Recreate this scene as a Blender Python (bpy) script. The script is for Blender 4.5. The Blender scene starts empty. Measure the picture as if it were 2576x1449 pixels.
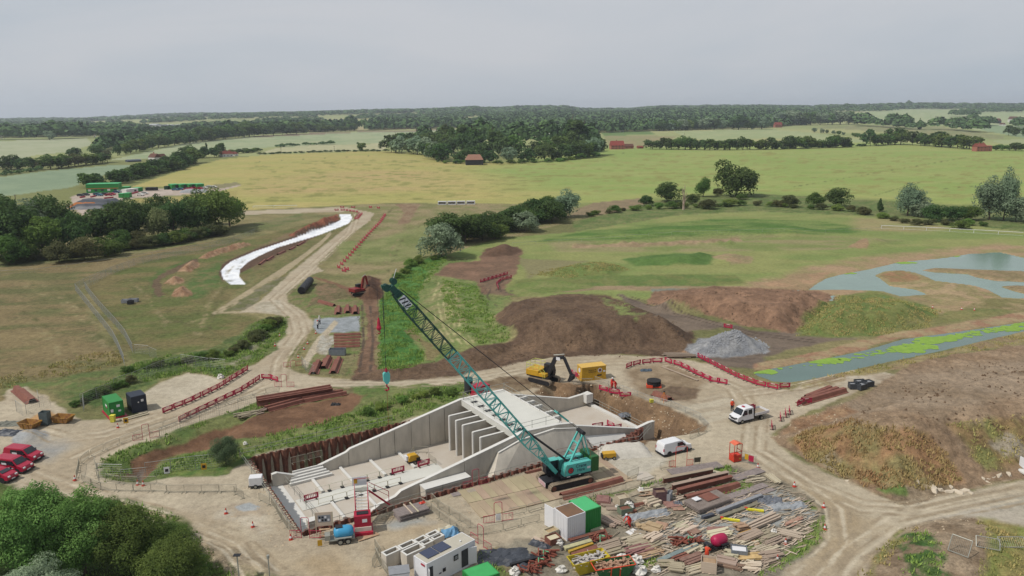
import bpy, math, random
import numpy as np
from mathutils import Vector, Matrix
random.seed(7); rng = np.random.default_rng(7)
R = math.radians
SC = bpy.context.scene
COL = SC.collection
# ---------------------------------------------------------------- camera
F = 1950.; HZ = 283.; H0 = 47.; ROLL = R(0.4)
PITCH = math.atan((724.5-HZ)/F)
cd = bpy.data.cameras.new('camera'); cam = bpy.data.objects.new('camera', cd); COL.objects.link(cam)
cam.location = (0, 0, H0)
cam.matrix_world = Matrix.Translation((0, 0, H0)) @ Matrix.Rotation(R(90)-PITCH, 4, 'X') @ Matrix.Rotation(-ROLL, 4, 'Z')
cd.sensor_width = 36; cd.lens = F/2576*36; cd.clip_start = .5; cd.clip_end = 40000
SC.camera = cam
# ---------------------------------------------------------------- world, sun, exposure
SUN_EL = R(52); SUN_TO = R(22)      # light travels towards +x and a little +y
w = bpy.data.worlds.new('World'); SC.world = w; w.use_nodes = True
nt = w.node_tree; nt.nodes.clear()
def N(nt, t, **k):
    n = nt.nodes.new(t)
    for a, b in k.items():
        if a[0] == '_': n.inputs[a[1:].replace('_', ' ')].default_value = b
        else: setattr(n, a, b)
    return n
sky = N(nt, 'ShaderNodeTexSky', sky_type='NISHITA', sun_disc=False)
sky.sun_elevation = SUN_EL; sky.sun_rotation = R(-90) - SUN_TO + R(0)
sky.air_density = 1.0; sky.dust_density = 3.0; sky.ozone_density = 2.0
bg1 = N(nt, 'ShaderNodeBackground'); bg1.inputs[1].default_value = 0.06
nt.links.new(sky.outputs[0], bg1.inputs[0])
tc = N(nt, 'ShaderNodeTexCoord'); mp = N(nt, 'ShaderNodeMapping'); mp.inputs['Scale'].default_value = (1, 1, 4.5)
nt.links.new(tc.outputs['Generated'], mp.inputs[0])
nz = N(nt, 'ShaderNodeTexNoise'); nz.inputs['Scale'].default_value = 1.6; nz.inputs['Detail'].default_value = 5; nz.inputs['Distortion'].default_value = .6
nt.links.new(mp.outputs[0], nz.inputs[0])
cr = N(nt, 'ShaderNodeValToRGB')
cr.color_ramp.elements[0].position = .36; cr.color_ramp.elements[0].color = (.41, .46, .515, 1)
cr.color_ramp.elements[1].position = .66; cr.color_ramp.elements[1].color = (.515, .53, .56, 1)
nt.links.new(nz.outputs[0], cr.inputs[0])
bg2 = N(nt, 'ShaderNodeBackground'); bg2.inputs[1].default_value = 1.05
nt.links.new(cr.outputs[0], bg2.inputs[0])
mx = N(nt, 'ShaderNodeMixShader'); mx.inputs[0].default_value = .9
nt.links.new(bg1.outputs[0], mx.inputs[1]); nt.links.new(bg2.outputs[0], mx.inputs[2])
wo = N(nt, 'ShaderNodeOutputWorld'); nt.links.new(mx.outputs[0], wo.inputs[0])
sl = bpy.data.lights.new('sun', 'SUN'); sun = bpy.data.objects.new('sun', sl); COL.objects.link(sun)
sl.energy = 3.3; sl.angle = R(1.6); sl.color = (1, .95, .88)
d = Vector((math.cos(SUN_TO)*math.cos(SUN_EL), math.sin(SUN_TO)*math.cos(SUN_EL), -math.sin(SUN_EL)))
sun.rotation_euler = d.to_track_quat('-Z', 'Y').to_euler()
sun.location = (-60, -20, 90)
SC.view_settings.view_transform = 'Standard'; SC.view_settings.look = 'None'; SC.view_settings.exposure = 0.17; SC.view_settings.gamma = 1
# ---------------------------------------------------------------- helpers
KA = .70
def lin(r, g, b, k=KA):
    return tuple(k*((c/255/12.92) if c/255 < .04045 else ((c/255+.055)/1.055)**2.4) for c in (r, g, b))
_m = {}
def mat(name, rgb, rough=.8, metal=0., var=.25, scale=2.0, bump=0., bscale=None, rgb2=None, stretch=None, spec=.3, objvar=0., k=KA):
    if name in _m: return _m[name]
    m = bpy.data.materials.new(name); m.use_nodes = True; _m[name] = m
    nt = m.node_tree; p = nt.nodes['Principled BSDF']; L = nt.links.new
    p.inputs['Roughness'].default_value = rough; p.inputs['Metallic'].default_value = metal; p.inputs['Specular IOR Level'].default_value = spec
    c = lin(*rgb, k=k)
    tc = N(nt, 'ShaderNodeTexCoord'); src = tc.outputs['Object']
    if stretch:
        mp = N(nt, 'ShaderNodeMapping'); mp.inputs['Scale'].default_value = stretch; L(src, mp.inputs[0]); src = mp.outputs[0]
    nz = N(nt, 'ShaderNodeTexNoise'); nz.inputs['Scale'].default_value = scale; nz.inputs['Detail'].default_value = 6; nz.inputs['Roughness'].default_value = .65
    L(src, nz.inputs[0])
    r = N(nt, 'ShaderNodeValToRGB'); e = r.color_ramp.elements; e[0].position = .32; e[1].position = .68
    c2 = lin(*rgb2, k=k) if rgb2 else tuple(min(1, x*(1+var*.5)) for x in c)
    e[0].color = (*[x*(1-var) for x in c], 1) if not rgb2 else (*c, 1); e[1].color = (*c2, 1)
    L(nz.outputs[0], r.inputs[0]); out = r.outputs[0]
    if objvar:
        oi = N(nt, 'ShaderNodeObjectInfo'); hs = N(nt, 'ShaderNodeHueSaturation')
        mr = N(nt, 'ShaderNodeMapRange'); mr.inputs[3].default_value = 1-objvar; mr.inputs[4].default_value = 1+objvar
        L(oi.outputs['Random'], mr.inputs[0]); L(mr.outputs[0], hs.inputs['Value']); 
        m2 = N(nt, 'ShaderNodeMath', operation='MULTIPLY_ADD'); m2.inputs[1].default_value = .05; m2.inputs[2].default_value = .475
        mm = N(nt, 'ShaderNodeMath', operation='FRACT'); m3 = N(nt, 'ShaderNodeMath', operation='MULTIPLY'); m3.inputs[1].default_value = 7.3
        L(oi.outputs['Random'], m3.inputs[0]); L(m3.outputs[0], mm.inputs[0]); L(mm.outputs[0], m2.inputs[0]); L(m2.outputs[0], hs.inputs['Hue'])
        L(out, hs.inputs['Color']); out = hs.outputs[0]
    L(out, p.inputs['Base Color'])
    if bump:
        b = N(nt, 'ShaderNodeBump'); b.inputs['Strength'].default_value = 1; b.inputs['Distance'].default_value = bump
        n2 = N(nt, 'ShaderNodeTexNoise'); n2.inputs['Scale'].default_value = bscale or scale*4; n2.inputs['Detail'].default_value = 4
        L(src, n2.inputs[0]); L(n2.outputs[0], b.inputs['Height']); L(b.outputs[0], p.inputs['Normal'])
    return m
class MB:
    def __init__(s): s.v = []; s.f = []; s.mi = []; s.cur = 0; s.M = None
    def xf(s, m): s.M = m; return s
    def add(s, vs, fs):
        b = len(s.v)
        if s.M is not None: vs = [s.M @ Vector(v) for v in vs]
        s.v += [tuple(v) for v in vs]; s.f += [tuple(i+b for i in f) for f in fs]; s.mi += [s.cur]*len(fs)
    def box(s, c, d, rz=0, taper=1.):
        x, y, z = [q/2 for q in d]; ca, sa = math.cos(rz), math.sin(rz); vs = []
        for k in (-1, 1):
            t = taper if k == 1 else 1
            for i, j in ((-1, -1), (1, -1), (1, 1), (-1, 1)):
                a, b = i*x*t, j*y*t
                vs.append((c[0]+a*ca-b*sa, c[1]+a*sa+b*ca, c[2]+k*z))
        s.add(vs, [(3, 2, 1, 0), (4, 5, 6, 7), (0, 1, 5, 4), (1, 2, 6, 5), (2, 3, 7, 6), (3, 0, 4, 7)]); return s
    def b(s, x0, x1, y0, y1, z0, z1): return s.box(((x0+x1)/2, (y0+y1)/2, (z0+z1)/2), (x1-x0, y1-y0, z1-z0))
    def beam(s, p, q, w, h=None, up=(0, 0, 1)):
        p, q = Vector(p), Vector(q); h = h or w; d = (q-p).normalized(); u = Vector(up)
        if abs(d.dot(u)) > .98: u = Vector((1, 0, 0))
        a = d.cross(u).normalized()*w/2; c = a.cross(d).normalized()*h/2
        s.add([p-a-c, p+a-c, p+a+c, p-a+c, q-a-c, q+a-c, q+a+c, q-a+c], [(0, 1, 2, 3), (7, 6, 5, 4), (4, 5, 1, 0), (5, 6, 2, 1), (6, 7, 3, 2), (7, 4, 0, 3)]); return s
    def tube(s, p, q, r, n=6, r2=None, caps=True):
        p, q = Vector(p), Vector(q); d = (q-p).normalized(); u = Vector((0, 0, 1)) if abs(d.z) < .95 else Vector((1, 0, 0))
        a = d.cross(u).normalized(); c = a.cross(d); r2 = r if r2 is None else r2; vs = []
        for k in range(n):
            t = 2*math.pi*k/n; o = a*math.cos(t)+c*math.sin(t); vs += [p+o*r, q+o*r2]
        fs = [(2*k, 2*((k+1) % n), 2*((k+1) % n)+1, 2*k+1) for k in range(n)]
        if caps: fs += [tuple(2*k for k in range(n))[::-1], tuple(2*k+1 for k in range(n))]
        s.add(vs, fs); return s
    def path(s, pts, r, n=5):
        for a, b in zip(pts[:-1], pts[1:]): s.tube(a, b, r, n)
        return s
    def prism(s, poly, z0, z1):
        n = len(poly); vs = [(x, y, z0) for x, y in poly]+[(x, y, z1) for x, y in poly]
        s.add(vs, [tuple(range(n))[::-1], tuple(range(n, 2*n))]+[(i, (i+1) % n, n+(i+1) % n, n+i) for i in range(n)]); return s
    def side(s, prof, y0, y1, y0t=None, y1t=None, zmax=None):
        # profile in (x,z) extruded along y; optional inward tumble towards top
        n = len(prof); zm = zmax or max(p[1] for p in prof); zl = min(p[1] for p in prof); vs = []
        for a, at in ((y0, y0t), (y1, y1t)):
            for x, z in prof:
                k = 0 if at is None else max(0, (z-zl)/(zm-zl))**2
                vs.append((x, a if at is None else a*(1-k)+at*k, z))
        s.add(vs, [tuple(range(n)), tuple(range(n, 2*n))[::-1]]+[(i, n+i, n+(i+1) % n, (i+1) % n) for i in range(n)]); return s
    def lathe(s, prof, c=(0, 0, 0), n=12, ax='z'):
        vs = []
        for r, z in prof:
            for k in range(n):
                t = 2*math.pi*k/n; a, b = r*math.cos(t), r*math.sin(t)
                vs.append({'z': (c[0]+a, c[1]+b, c[2]+z), 'y': (c[0]+a, c[1]+z, c[2]+b), 'x': (c[0]+z, c[1]+a, c[2]+b)}[ax])
        fs = [(j*n+k, j*n+(k+1) % n, (j+1)*n+(k+1) % n, (j+1)*n+k) for j in range(len(prof)-1) for k in range(n)]
        fs += [tuple(range(n))[::-1], tuple(range((len(prof)-1)*n, len(prof)*n))]
        s.add(vs, fs); return s
    def grid(s, c, sx, sy, nx, ny, amp, seed=0, h=.0):
        r = random.Random(seed); vs = []
        for j in range(ny+1):
            for i in range(nx+1):
                e = min(i, nx-i, j, ny-j)
                vs.append((c[0]+(i/nx-.5)*sx+r.uniform(-.3, .3)*sx/nx, c[1]+(j/ny-.5)*sy+r.uniform(-.3, .3)*sy/ny, c[2]+(h*min(1, e/2.)+r.random()*amp if e else 0)))
        s.add(vs, [(j*(nx+1)+i, j*(nx+1)+i+1, (j+1)*(nx+1)+i+1, (j+1)*(nx+1)+i) for j in range(ny) for i in range(nx)]); return s
    def build(s, name, m, parent=None, smooth=False, bevel=0.):
        me = bpy.data.meshes.new(name); me.from_pydata(s.v, [], s.f)
        for mm in (m if isinstance(m, (list, tuple)) else [m]): me.materials.append(mm)
        if isinstance(m, (list, tuple)): me.polygons.foreach_set('material_index', s.mi)
        if smooth: me.shade_smooth()
        me.update()
        o = bpy.data.objects.new(name, me); COL.objects.link(o)
        if parent: o.parent = parent
        if bevel:
            bv = o.modifiers.new('bevel', 'BEVEL'); bv.width = bevel; bv.segments = 2; bv.limit_method = 'ANGLE'; bv.angle_limit = R(35)
        return o
def tag(o, label=None, cat=None, group=None, kind=None):
    if label: o['label'] = label
    if cat: o['category'] = cat
    if group: o['group'] = group
    if kind: o['kind'] = kind
    return o
def thing(name, label, cat, loc, rz=0, group=None):
    o = bpy.data.objects.new(name, None); o.empty_display_size = .3; COL.objects.link(o)
    o.location = loc; o.rotation_euler = (0, 0, rz); return tag(o, label, cat, group)
KIDS = {}
def dup(root, loc, rz, label=None, group=None, sc=None):
    def cp(o, par):
        c = o.copy(); COL.objects.link(c)
        if par: c.parent = par
        for ch in list(o.children): cp(ch, c)
        return c
    c = cp(root, None); c.location = loc; c.rotation_euler = (0, 0, rz)
    if label: c['label'] = label
    if group: c['group'] = group
    if sc: c.scale = sc
    return c
ONES = 'first second third fourth fifth sixth seventh eighth ninth tenth eleventh twelfth thirteenth fourteenth fifteenth sixteenth seventeenth eighteenth nineteenth'.split()
TENS = 'twent thirt fort fift sixt sevent eight ninet'.split()
def ordw(n):
    if n < 20: return ONES[n-1]
    t, u = divmod(n, 10)
    return TENS[t-2]+'ieth' if u == 0 else TENS[t-2]+'y-'+ONES[u-1]
# ---------------------------------------------------------------- photo point -> place
CP, SP = math.cos(PITCH), math.sin(PITCH); CR, SR = math.cos(ROLL), math.sin(ROLL)
def ray(u, v):
    dx = (u-1288)/F; dy = -(v-724.5)/F
    dx, dy = dx*CR-dy*SR, dx*SR+dy*CR
    return dx, CP+dy*SP, -SP+dy*CP
def G(u, v, z=0.):
    X, Y, Z = ray(u, v); t = (z-H0)/Z
    return Vector((X*t, Y*t, z))
def Z1(x, y): return (644+x/5.143, 1046.5+y/5.143)
def Z2(x, y): return (939.1+x/5.143, 966+y/5.143)
def Z3(x, y): return (1247.7+x/5.143, 966+y/5.143)
def Z4(x, y): return (1274.5+x/7.2, 1059.8+y/7.2)
def Z5(x, y): return (939.1+x/4.8, 670.8+y/4.8)
def Z6(x, y): return (1274.5+x/6.4, 872+y/6.4)
def Z7(x, y): return (1609.9+x/4.909, 952.5+y/4.909)
def Z8(x, y): return (912.3+x/6.4, 1247.7+y/6.4)
def Z9(x, y): return (1274.5+x/6.4, 1247.7+y/6.4)
def Z10(x, y): return (1609.9+x/6.4, 1247.7+y/6.4)
def Z11(x, y): return (1542.8+x/6.4, 1140.4+y/6.4)
def c1(x, y): return (x/3., 965.7+y/3.)
def c2(x, y): return (643.7+x/3., 965.7+y/3.)
def c3(x, y): return (1287.5+x/3., 965.7+y/3.)
def c4(x, y): return (1931.6+x/3., 965.7+y/3.)
def m1(x, y): return (x/3., 483+y/3.)
def m2(x, y): return (643.7+x/3., 483+y/3.)
def m3(x, y): return (1287.5+x/3., 483+y/3.)
def m4(x, y): return (1931.6+x/3., 483+y/3.)
def t1(x, y): return (x/4., 234.8+y/4.)
def t2(x, y): return (644+x/4., 234.8+y/4.)
def t3(x, y): return (1288+x/4., 234.8+y/4.)
def t4(x, y): return (1932+x/4., 234.8+y/4.)
# culvert frame: s along the channel, t across it towards the yard
A32 = R(32); OX, OY = -10., 114.
def W(s, t, z=0.): return Vector((OX+math.cos(A32)*s+math.sin(A32)*t, OY+math.sin(A32)*s-math.cos(A32)*t, z))
def hsh(i, j, s):
    n = (i.astype(np.int64)*374761393+j.astype(np.int64)*668265263+s*974711) & 0xffffffff
    n = ((n ^ (n >> 13))*1274126177) & 0xffffffff
    return ((n ^ (n >> 16)) & 0xffff)/65535.
def vn(x, y, s=0):
    i, j = np.floor(x), np.floor(y); a, b = x-i, y-j; a = a*a*(3-2*a); b = b*b*(3-2*b)
    return (hsh(i, j, s)*(1-a)+hsh(i+1, j, s)*a)*(1-b)+(hsh(i, j+1, s)*(1-a)+hsh(i+1, j+1, s)*a)*b
def fbm(x, y, sc, s=0, o=4):
    t = 0; a = .5; x = x/sc; y = y/sc; n = 0
    for k in range(o): t = t+a*vn(x, y, s+k); n += a; x = x*2.03+5.1; y = y*2.03+3.7; a *= .55
    return t/n
def sdist(P, x, y):
    """signed distance to polygon (positive inside)"""
    P = np.asarray(P, float); d2 = np.full(x.shape, 1e18); ins = np.zeros(x.shape, bool)
    for (ax, ay), (bx, by) in zip(P, np.roll(P, -1, 0)):
        ex, ey = bx-ax, by-ay; L = ex*ex+ey*ey+1e-12
        t = np.clip(((x-ax)*ex+(y-ay)*ey)/L, 0, 1)
        d2 = np.minimum(d2, (x-ax-t*ex)**2+(y-ay-t*ey)**2)
        c = (ay > y) != (by > y)
        with np.errstate(divide='ignore', invalid='ignore'): ins ^= c & (x < (bx-ax)*(y-ay)/(by-ay+1e-18)+ax)
    d = np.sqrt(d2); return np.where(ins, d, -d)
def flat(px, z=0.): return [tuple(G(u, v, z)[:2]) for u, v in px]
FEAT = []   # (poly, height, slope width, roughness, seed)
def feat(poly, h, wd, rough=0.): 
    P = np.array(poly); FEAT.append((P, h, wd, rough, P.min(0)-2, P.max(0)+2))
HU = [-2600, 0, 200, 350, 620, 1000, 1200, 1260, 1330, 1420, 1460, 1590, 1650, 1900, 2020, 2200, 2576, 5200]; HV = [0, 0, 8, 24, 46, 50, 66, 56, 70, 72, 54, 56, 76, 78, 66, 74, 60, 60]
def hgt(x, y):
    x = np.atleast_1d(np.asarray(x, float)); y = np.atleast_1d(np.asarray(y, float)); z = np.zeros(x.shape)
    r = y; u = 1288+F*x/np.maximum(y, 1); t = np.clip((r-1600)/4600, 0, 1); t = t*t*(3-2*t)
    z += np.interp(u, HU, HV)*t + t*34*(fbm(x, y, 900, 9, 3)-.5)
    for P, h, wd, rough, lo, hi in FEAT:
        m = (x > lo[0]) & (x < hi[0]) & (y > lo[1]) & (y < hi[1])
        if not m.any(): continue
        xx, yy = x[m], y[m]; dd = sdist(P, xx, yy)
        if rough: dd = dd+(fbm(xx, yy, 5., 3)-.5)*rough*2
        k = np.clip(dd/wd, 0, 1); k = k*k*(3-2*k)*.5+k*.5
        hh = h*k
        z[m] = np.where(dd > 0, (np.minimum(z[m], hh) if h < 0 else np.maximum(z[m], hh)), z[m])
    return z
def hz(x, y): return float(hgt(x, y)[0])
RS = np.geomspace(58, 11000, 700)
def GP(u, v):
    """first place where the sight line meets the ground"""
    X, Y, Z = ray(u, v); r = RS; x = X/Y*r; y = r; z = H0+Z/Y*r
    h = hgt(x, y); b = np.nonzero(z <= h)[0]
    if len(b) == 0: k = len(r)-1; return Vector((x[k], y[k], h[k]))
    k = b[0]
    if k == 0: return Vector((x[0], y[0], h[0]))
    a0, a1 = z[k-1]-h[k-1], h[k]-z[k]; t = a0/(a0+a1+1e-9); rr = r[k-1]+(r[k]-r[k-1])*t
    return Vector((X/Y*rr, rr, h[k-1]*(1-t)+h[k]*t))
def GPL(px): return [tuple(GP(u, v)[:2]) for u, v in px]
def at(u, v, z=None):
    p = GP(u, v) if z is None else G(u, v, z); return p
def ang(p, q): return math.atan2(q[1]-p[1], q[0]-p[0])
# ---------------------------------------------------------------- relief
CANAL = [(1885,945),(1932,936),(2065,913),(2165,893),(2265,866),(2432,846),(2576,826),(2700,806),(2700,830),(2576,853),(2498,870),(2365,900),(2232,926),(2042,966),(1985,974),(1940,970),(1900,955)]
POND = [(2025,740),(2072,712),(2110,702),(2182,690),(2258,673),(2382,663),(2432,655),(2515,651),(2576,666),(2700,690),(2700,790),(2576,770),(2518,766),(2482,746),(2448,735),(2348,721),(2332,713),(2300,700),(2268,694),(2230,696),(2205,706),(2222,716),(2242,733),(2308,743),(2338,756),(2265,760),(2218,746),(2165,743),(2092,741)]
ISLE = [(2305,693),(2348,687),(2440,692),(2565,698),(2640,706),(2640,735),(2576,728),(2498,723),(2448,713),(2432,706),(2350,700)]
ISLE2 = [(2505,736),(2540,733),(2640,738),(2640,760),(2576,758),(2540,748)]
feat(flat(CANAL, -.1), -1.1, 2.5); feat(flat(POND, -.1), -1.1, 3.)
isles = [np.array(flat(ISLE, 0)), np.array(flat(ISLE2, 0))]
_h0 = hgt
feat([tuple(W(s, t)[:2]) for s, t in ((-29.8,-3.2),(2,-3.2),(2,-1),(29,-1),(29,17.6),(24,19.2),(20,21.2),(-29.8,21.4))], -4.3, .25)
feat(flat([(1330,985),(1376,962),(1410,966),(1509,967),(1548,984),(1603,1008),(1687,1032),(1775,1073),(1765,1092),(1690,1104),(1640,1112),(1500,1120),(1400,1040)]), -4.3, 6.5, 1.2)
# stream bank inside the bend of the path
feat(flat([(262,1150),(330,1118),(440,1083),(560,1045),(640,1020),(640,1040),(600,1075),(560,1110),(480,1135),(400,1165),(375,1200),(300,1203)]), -1.6, 4.0, 1.)
def mound(px, h, wd, rough=1., z=0): feat(flat(px, z), h, wd, rough)
mound([(1240,850),(1225,800),(1290,775),(1420,772),(1540,775),(1640,800),(1745,850),(1745,880),(1640,880),(1500,895),(1350,888)], 4.4, 8.)        # dark topsoil heap
mound([(1630,790),(1660,760),(1820,750),(2050,765),(2110,790),(2010,830),(1990,850),(1880,828),(1780,800)], 3.2, 6., 2.)
mound([(2005,850),(2050,790),(2150,785),(2260,785),(2350,800),(2330,830),(2200,852),(2090,855)], 3.0, 7.)
mound([(1728,885),(1760,862),(1820,852),(1890,860),(1932,880),(1920,897),(1820,905),(1740,905)], 3.3, 6.5)                                   # grey stone heap
mound([(1940,1108),(1990,1095),(2100,1070),(2250,1020),(2400,985),(2576,955),(2850,930),(2900,1150),(2576,1215),(2378,1250),(2265,1272),(2118,1210),(2045,1183)], 5.2, 10., 1.8)
mound([(430,732),(440,716),(460,708),(480,720),(484,732),(460,735)], 1.9, 3.5); mound([(412,702),(424,690),(440,682),(462,690),(462,700),(440,703)], 1.8, 3.5)
mound([(447,672),(465,655),(485,645),(504,650),(500,662),(480,672)], 1.9, 3.5); mound([(498,640),(520,627),(580,610),(625,602),(634,607),(600,617),(560,628),(520,640)], 1.8, 3.5)
mound([(728,585),(760,570),(800,552),(850,538),(858,545),(840,558),(800,573),(750,588)], 3.4, 6., 1.5)                                            # red spoil
mound([(885,742),(895,720),(925,690),(955,700),(965,735),(960,748),(915,748)], 3.2, 6., 1.5)
mound([(1210,640),(1225,626),(1262,620),(1300,622),(1315,632),(1290,642),(1240,645)], 2.2, 6.)
for px, h in (([(1300,855),(1260,900),(1150,925),(1000,945),(880,945),(940,932),(1100,915),(1200,885)], 1.3),): mound(px, h, 3., 2.)
for i in range(17):
    u = 1450+i*24+random.uniform(-6, 6); v = 622-random.uniform(0, 8); mound([(u-22, v), (u-12, v-4), (u+8, v-4), (u+22, v), (u+10, v+3), (u-10, v+3)], random.uniform(.8, 1.5), 3.5, 1.)
mound([(1780,672),(1800,650),(1850,645),(1890,655),(1890,668),(1840,674)], 1.2, 6.); mound([(1360,690),(1400,676),(1470,664),(1540,668),(1590,680),(1540,698),(1430,700)], 1.6, 7.)
mound([(1700,650),(1760,640),(1800,650),(1790,668),(1720,675),(1600,672),(1560,660),(1640,655)], 1.6, 7.)
mound([(2130,630),(2180,612),(2240,618),(2250,632),(2190,640)], 1.6, 6.); mound([(1450,600),(1640,575),(1900,570),(2080,585),(2040,610),(1700,612)], 1.5, 12.)
mound([(2190,1400),(2260,1350),(2350,1325),(2440,1322),(2520,1345),(2620,1400),(2620,1520),(2100,1520)], 1.3, 5., 1.5)
mound([(470,1345),(520,1350),(600,1372),(700,1400),(760,1440),(760,1500),(500,1500)], .8, 3., 1.5)
mound([(15,1090),(40,1070),(85,1062),(115,1075),(110,1092),(60,1100)], 1.3, 3.2)
mound([(74,1044),(92,1028),(118,1018),(140,1028),(146,1040),(110,1050)], 2.2, 3.)
mound([(700,1320),(690,1300),(640,1310),(595,1262),(600,1255),(660,1262)], .15, 2.)
_hb = hgt
def hgt(x, y):
    z = _hb(x, y); x = np.atleast_1d(np.asarray(x, float)); y = np.atleast_1d(np.asarray(y, float))
    for P in isles:
        m = (x > P[:, 0].min()) & (x < P[:, 0].max()) & (y > P[:, 1].min()) & (y < P[:, 1].max())
        if m.any():
            dd = sdist(P, x[m], y[m]); z[m] = np.where(dd > 0, np.minimum(dd*.25-.3, .3), z[m])
    return z
# ---------------------------------------------------------------- ground sheet (one fan-shaped grid, cut along land use)
vs = np.arange(284.6, 1560, 2.5); ys = H0/np.tan(PITCH+np.arctan((vs-724.5)/F)); ys = ys[(ys > 0) & (ys < 11000)]
ys = np.concatenate([np.geomspace(14000, ys[0]*1.05, 6), ys]); xr = np.arange(-1.02, 1.02, .00135)
NX, NY = len(xr), len(ys); X = (xr[None, :]*ys[:, None]).ravel(); Y = np.repeat(ys, NX)
Zt = hgt(X, Y)
colr = np.zeros((len(X), 3)); ctr = np.full(len(X), .5); rgh = np.full(len(X), .02); cls = np.zeros(len(X), np.int16)
CL = ['ground']; CM = {'ground': 0}
def paint(px, a, b=None, sc=6., soft=.6, warp=1.2, wsc=4., c=None, contrast=None, rough=None, world=False, th=.5, sharp=4., aniso=None, lo=0., k=KA):
    """tint the land inside an outline: colour a broken up by colour b; outline frayed by warp metres"""
    P = np.array(px if world else GPL(px)); e = warp*2+soft*2
    m = np.nonzero((X > P[:, 0].min()-e) & (X < P[:, 0].max()+e) & (Y > P[:, 1].min()-e) & (Y < P[:, 1].max()+e))[0]
    if len(m) == 0: return
    x, y = X[m], Y[m]; dd = sdist(P, x, y)+(fbm(x, y, wsc, 31, 3)-.5)*2*warp
    al = np.clip(dd/soft+.5, 0, 1)
    if lo: al = al*np.clip((fbm(x, y, sc, 77, 4)-lo)*6, 0, 1)
    a_ = np.array(lin(*a, k=k)); b_ = np.array(lin(*(b or a), k=k)); a_ = a_*.88+a_.mean()*.12; b_ = b_*.88+b_.mean()*.12
    if aniso:
        ca, sa = math.cos(aniso[0]), math.sin(aniso[0]); xx, yy = (x*ca+y*sa)/aniso[1], -x*sa+y*ca
    else: xx, yy = x, y
    n = np.clip((fbm(xx, yy, sc, len(px)+int(a[0]), 4)-th)*sharp+.5, 0, 1)
    cc = a_[None]*(1-n[:, None])+b_[None]*n[:, None]
    colr[m] = colr[m]*(1-al[:, None])+cc*al[:, None]
    if contrast is not None: ctr[m] = ctr[m]*(1-al)+contrast*al
    if rough is not None: rgh[m] = rgh[m]*(1-al)+rough*al
    if c:
        if c not in CM: CM[c] = len(CL); CL.append(c)
        cls[m[al > .5]] = CM[c]
colr[:] = lin(128,132,84)
far = Y > 900; n = fbm(X, Y, 260, 5); n2 = fbm(X, Y, 700, 6)
colr[far] = (np.array(lin(120,140,85))*(1-n[:, None])+np.array(lin(185,180,130))*n[:, None])[far]
big = [(-3000, 60), (3000, 60), (3000, 420), (-3000, 420)]
paint(big, (118,118,72), (142,132,88), sc=9, world=True, contrast=.8, rough=.08, aniso=(0, 2.5))
GR = 'crop_field'
# far fields
paint([(0,337),(225,332),(235,350),(180,366),(90,374),(0,402),(-200,410),(-200,340)], (163,170,132), (172,176,140), sc=40, c=GR, contrast=.3, warp=3)
paint([(-200,440),(0,428),(120,414),(280,402),(345,402),(215,440),(190,455),(0,478),(-200,500)], (132,152,120), (142,160,126), sc=25, c=GR, contrast=.3, warp=2)
paint([(285,388),(400,364),(480,347),(644,335),(950,326),(1125,325),(1100,342),(966,357),(850,357),(760,364),(700,360),(560,377),(480,378),(380,388)], (150,165,122), (166,174,132), sc=30, c=GR, contrast=.3, warp=2)
paint([(654,378),(700,364),(790,358),(966,357),(980,364),(966,374),(800,374)], (186,182,140), (176,174,130), sc=14, c=GR, contrast=.3)
paint([(644,333),(800,327),(1120,322),(1120,326),(900,328),(644,337)], (140,124,100), c=GR, contrast=.3)
paint([(720,322),(860,316),(1180,309),(1190,319),(980,320),(860,325)], (175,165,118), c=GR, contrast=.3, warp=3)
paint([(1525,346),(1640,346),(1705,350),(1690,360),(1640,374),(1600,380),(1540,380)], (158,146,104), (145,145,95), sc=12, c=GR, contrast=.4)
paint([(1517,336),(1640,335),(1655,343),(1525,345)], (110,135,75), c=GR, contrast=.3)
paint([(1700,336),(1932,332),(2060,346),(2185,366),(2185,374),(2100,371),(1932,356),(1800,362),(1730,352)], (156,168,115), (166,174,122), sc=30, c=GR, contrast=.3)
paint([(2010,331),(2200,327),(2400,336),(2530,360),(2530,368),(2440,362),(2260,347),(2110,335)], (150,148,102), (138,144,96), sc=20, c=GR, contrast=.4)
paint([(2105,302),(2180,293),(2300,284),(2576,280),(2800,280),(2800,370),(2576,352),(2500,350),(2400,330),(2250,322),(2170,318)], (158,172,122), (168,178,130), sc=40, c=GR, contrast=.3)
paint([(2450,330),(2576,335),(2800,345),(2800,372),(2576,364),(2480,345)], (140,160,118), c=GR, contrast=.3)
paint([(2495,371),(2576,367),(2800,365),(2800,390),(2576,386),(2540,384)], (160,168,118), c=GR, contrast=.3)
paint([(2040,282),(2150,280),(2280,283),(2180,293),(2060,290)], (178,176,132), c=GR, contrast=.3)
paint([(1570,282),(1660,282),(1660,285),(1570,285)], (190,180,135), c=GR, contrast=.3)
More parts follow.
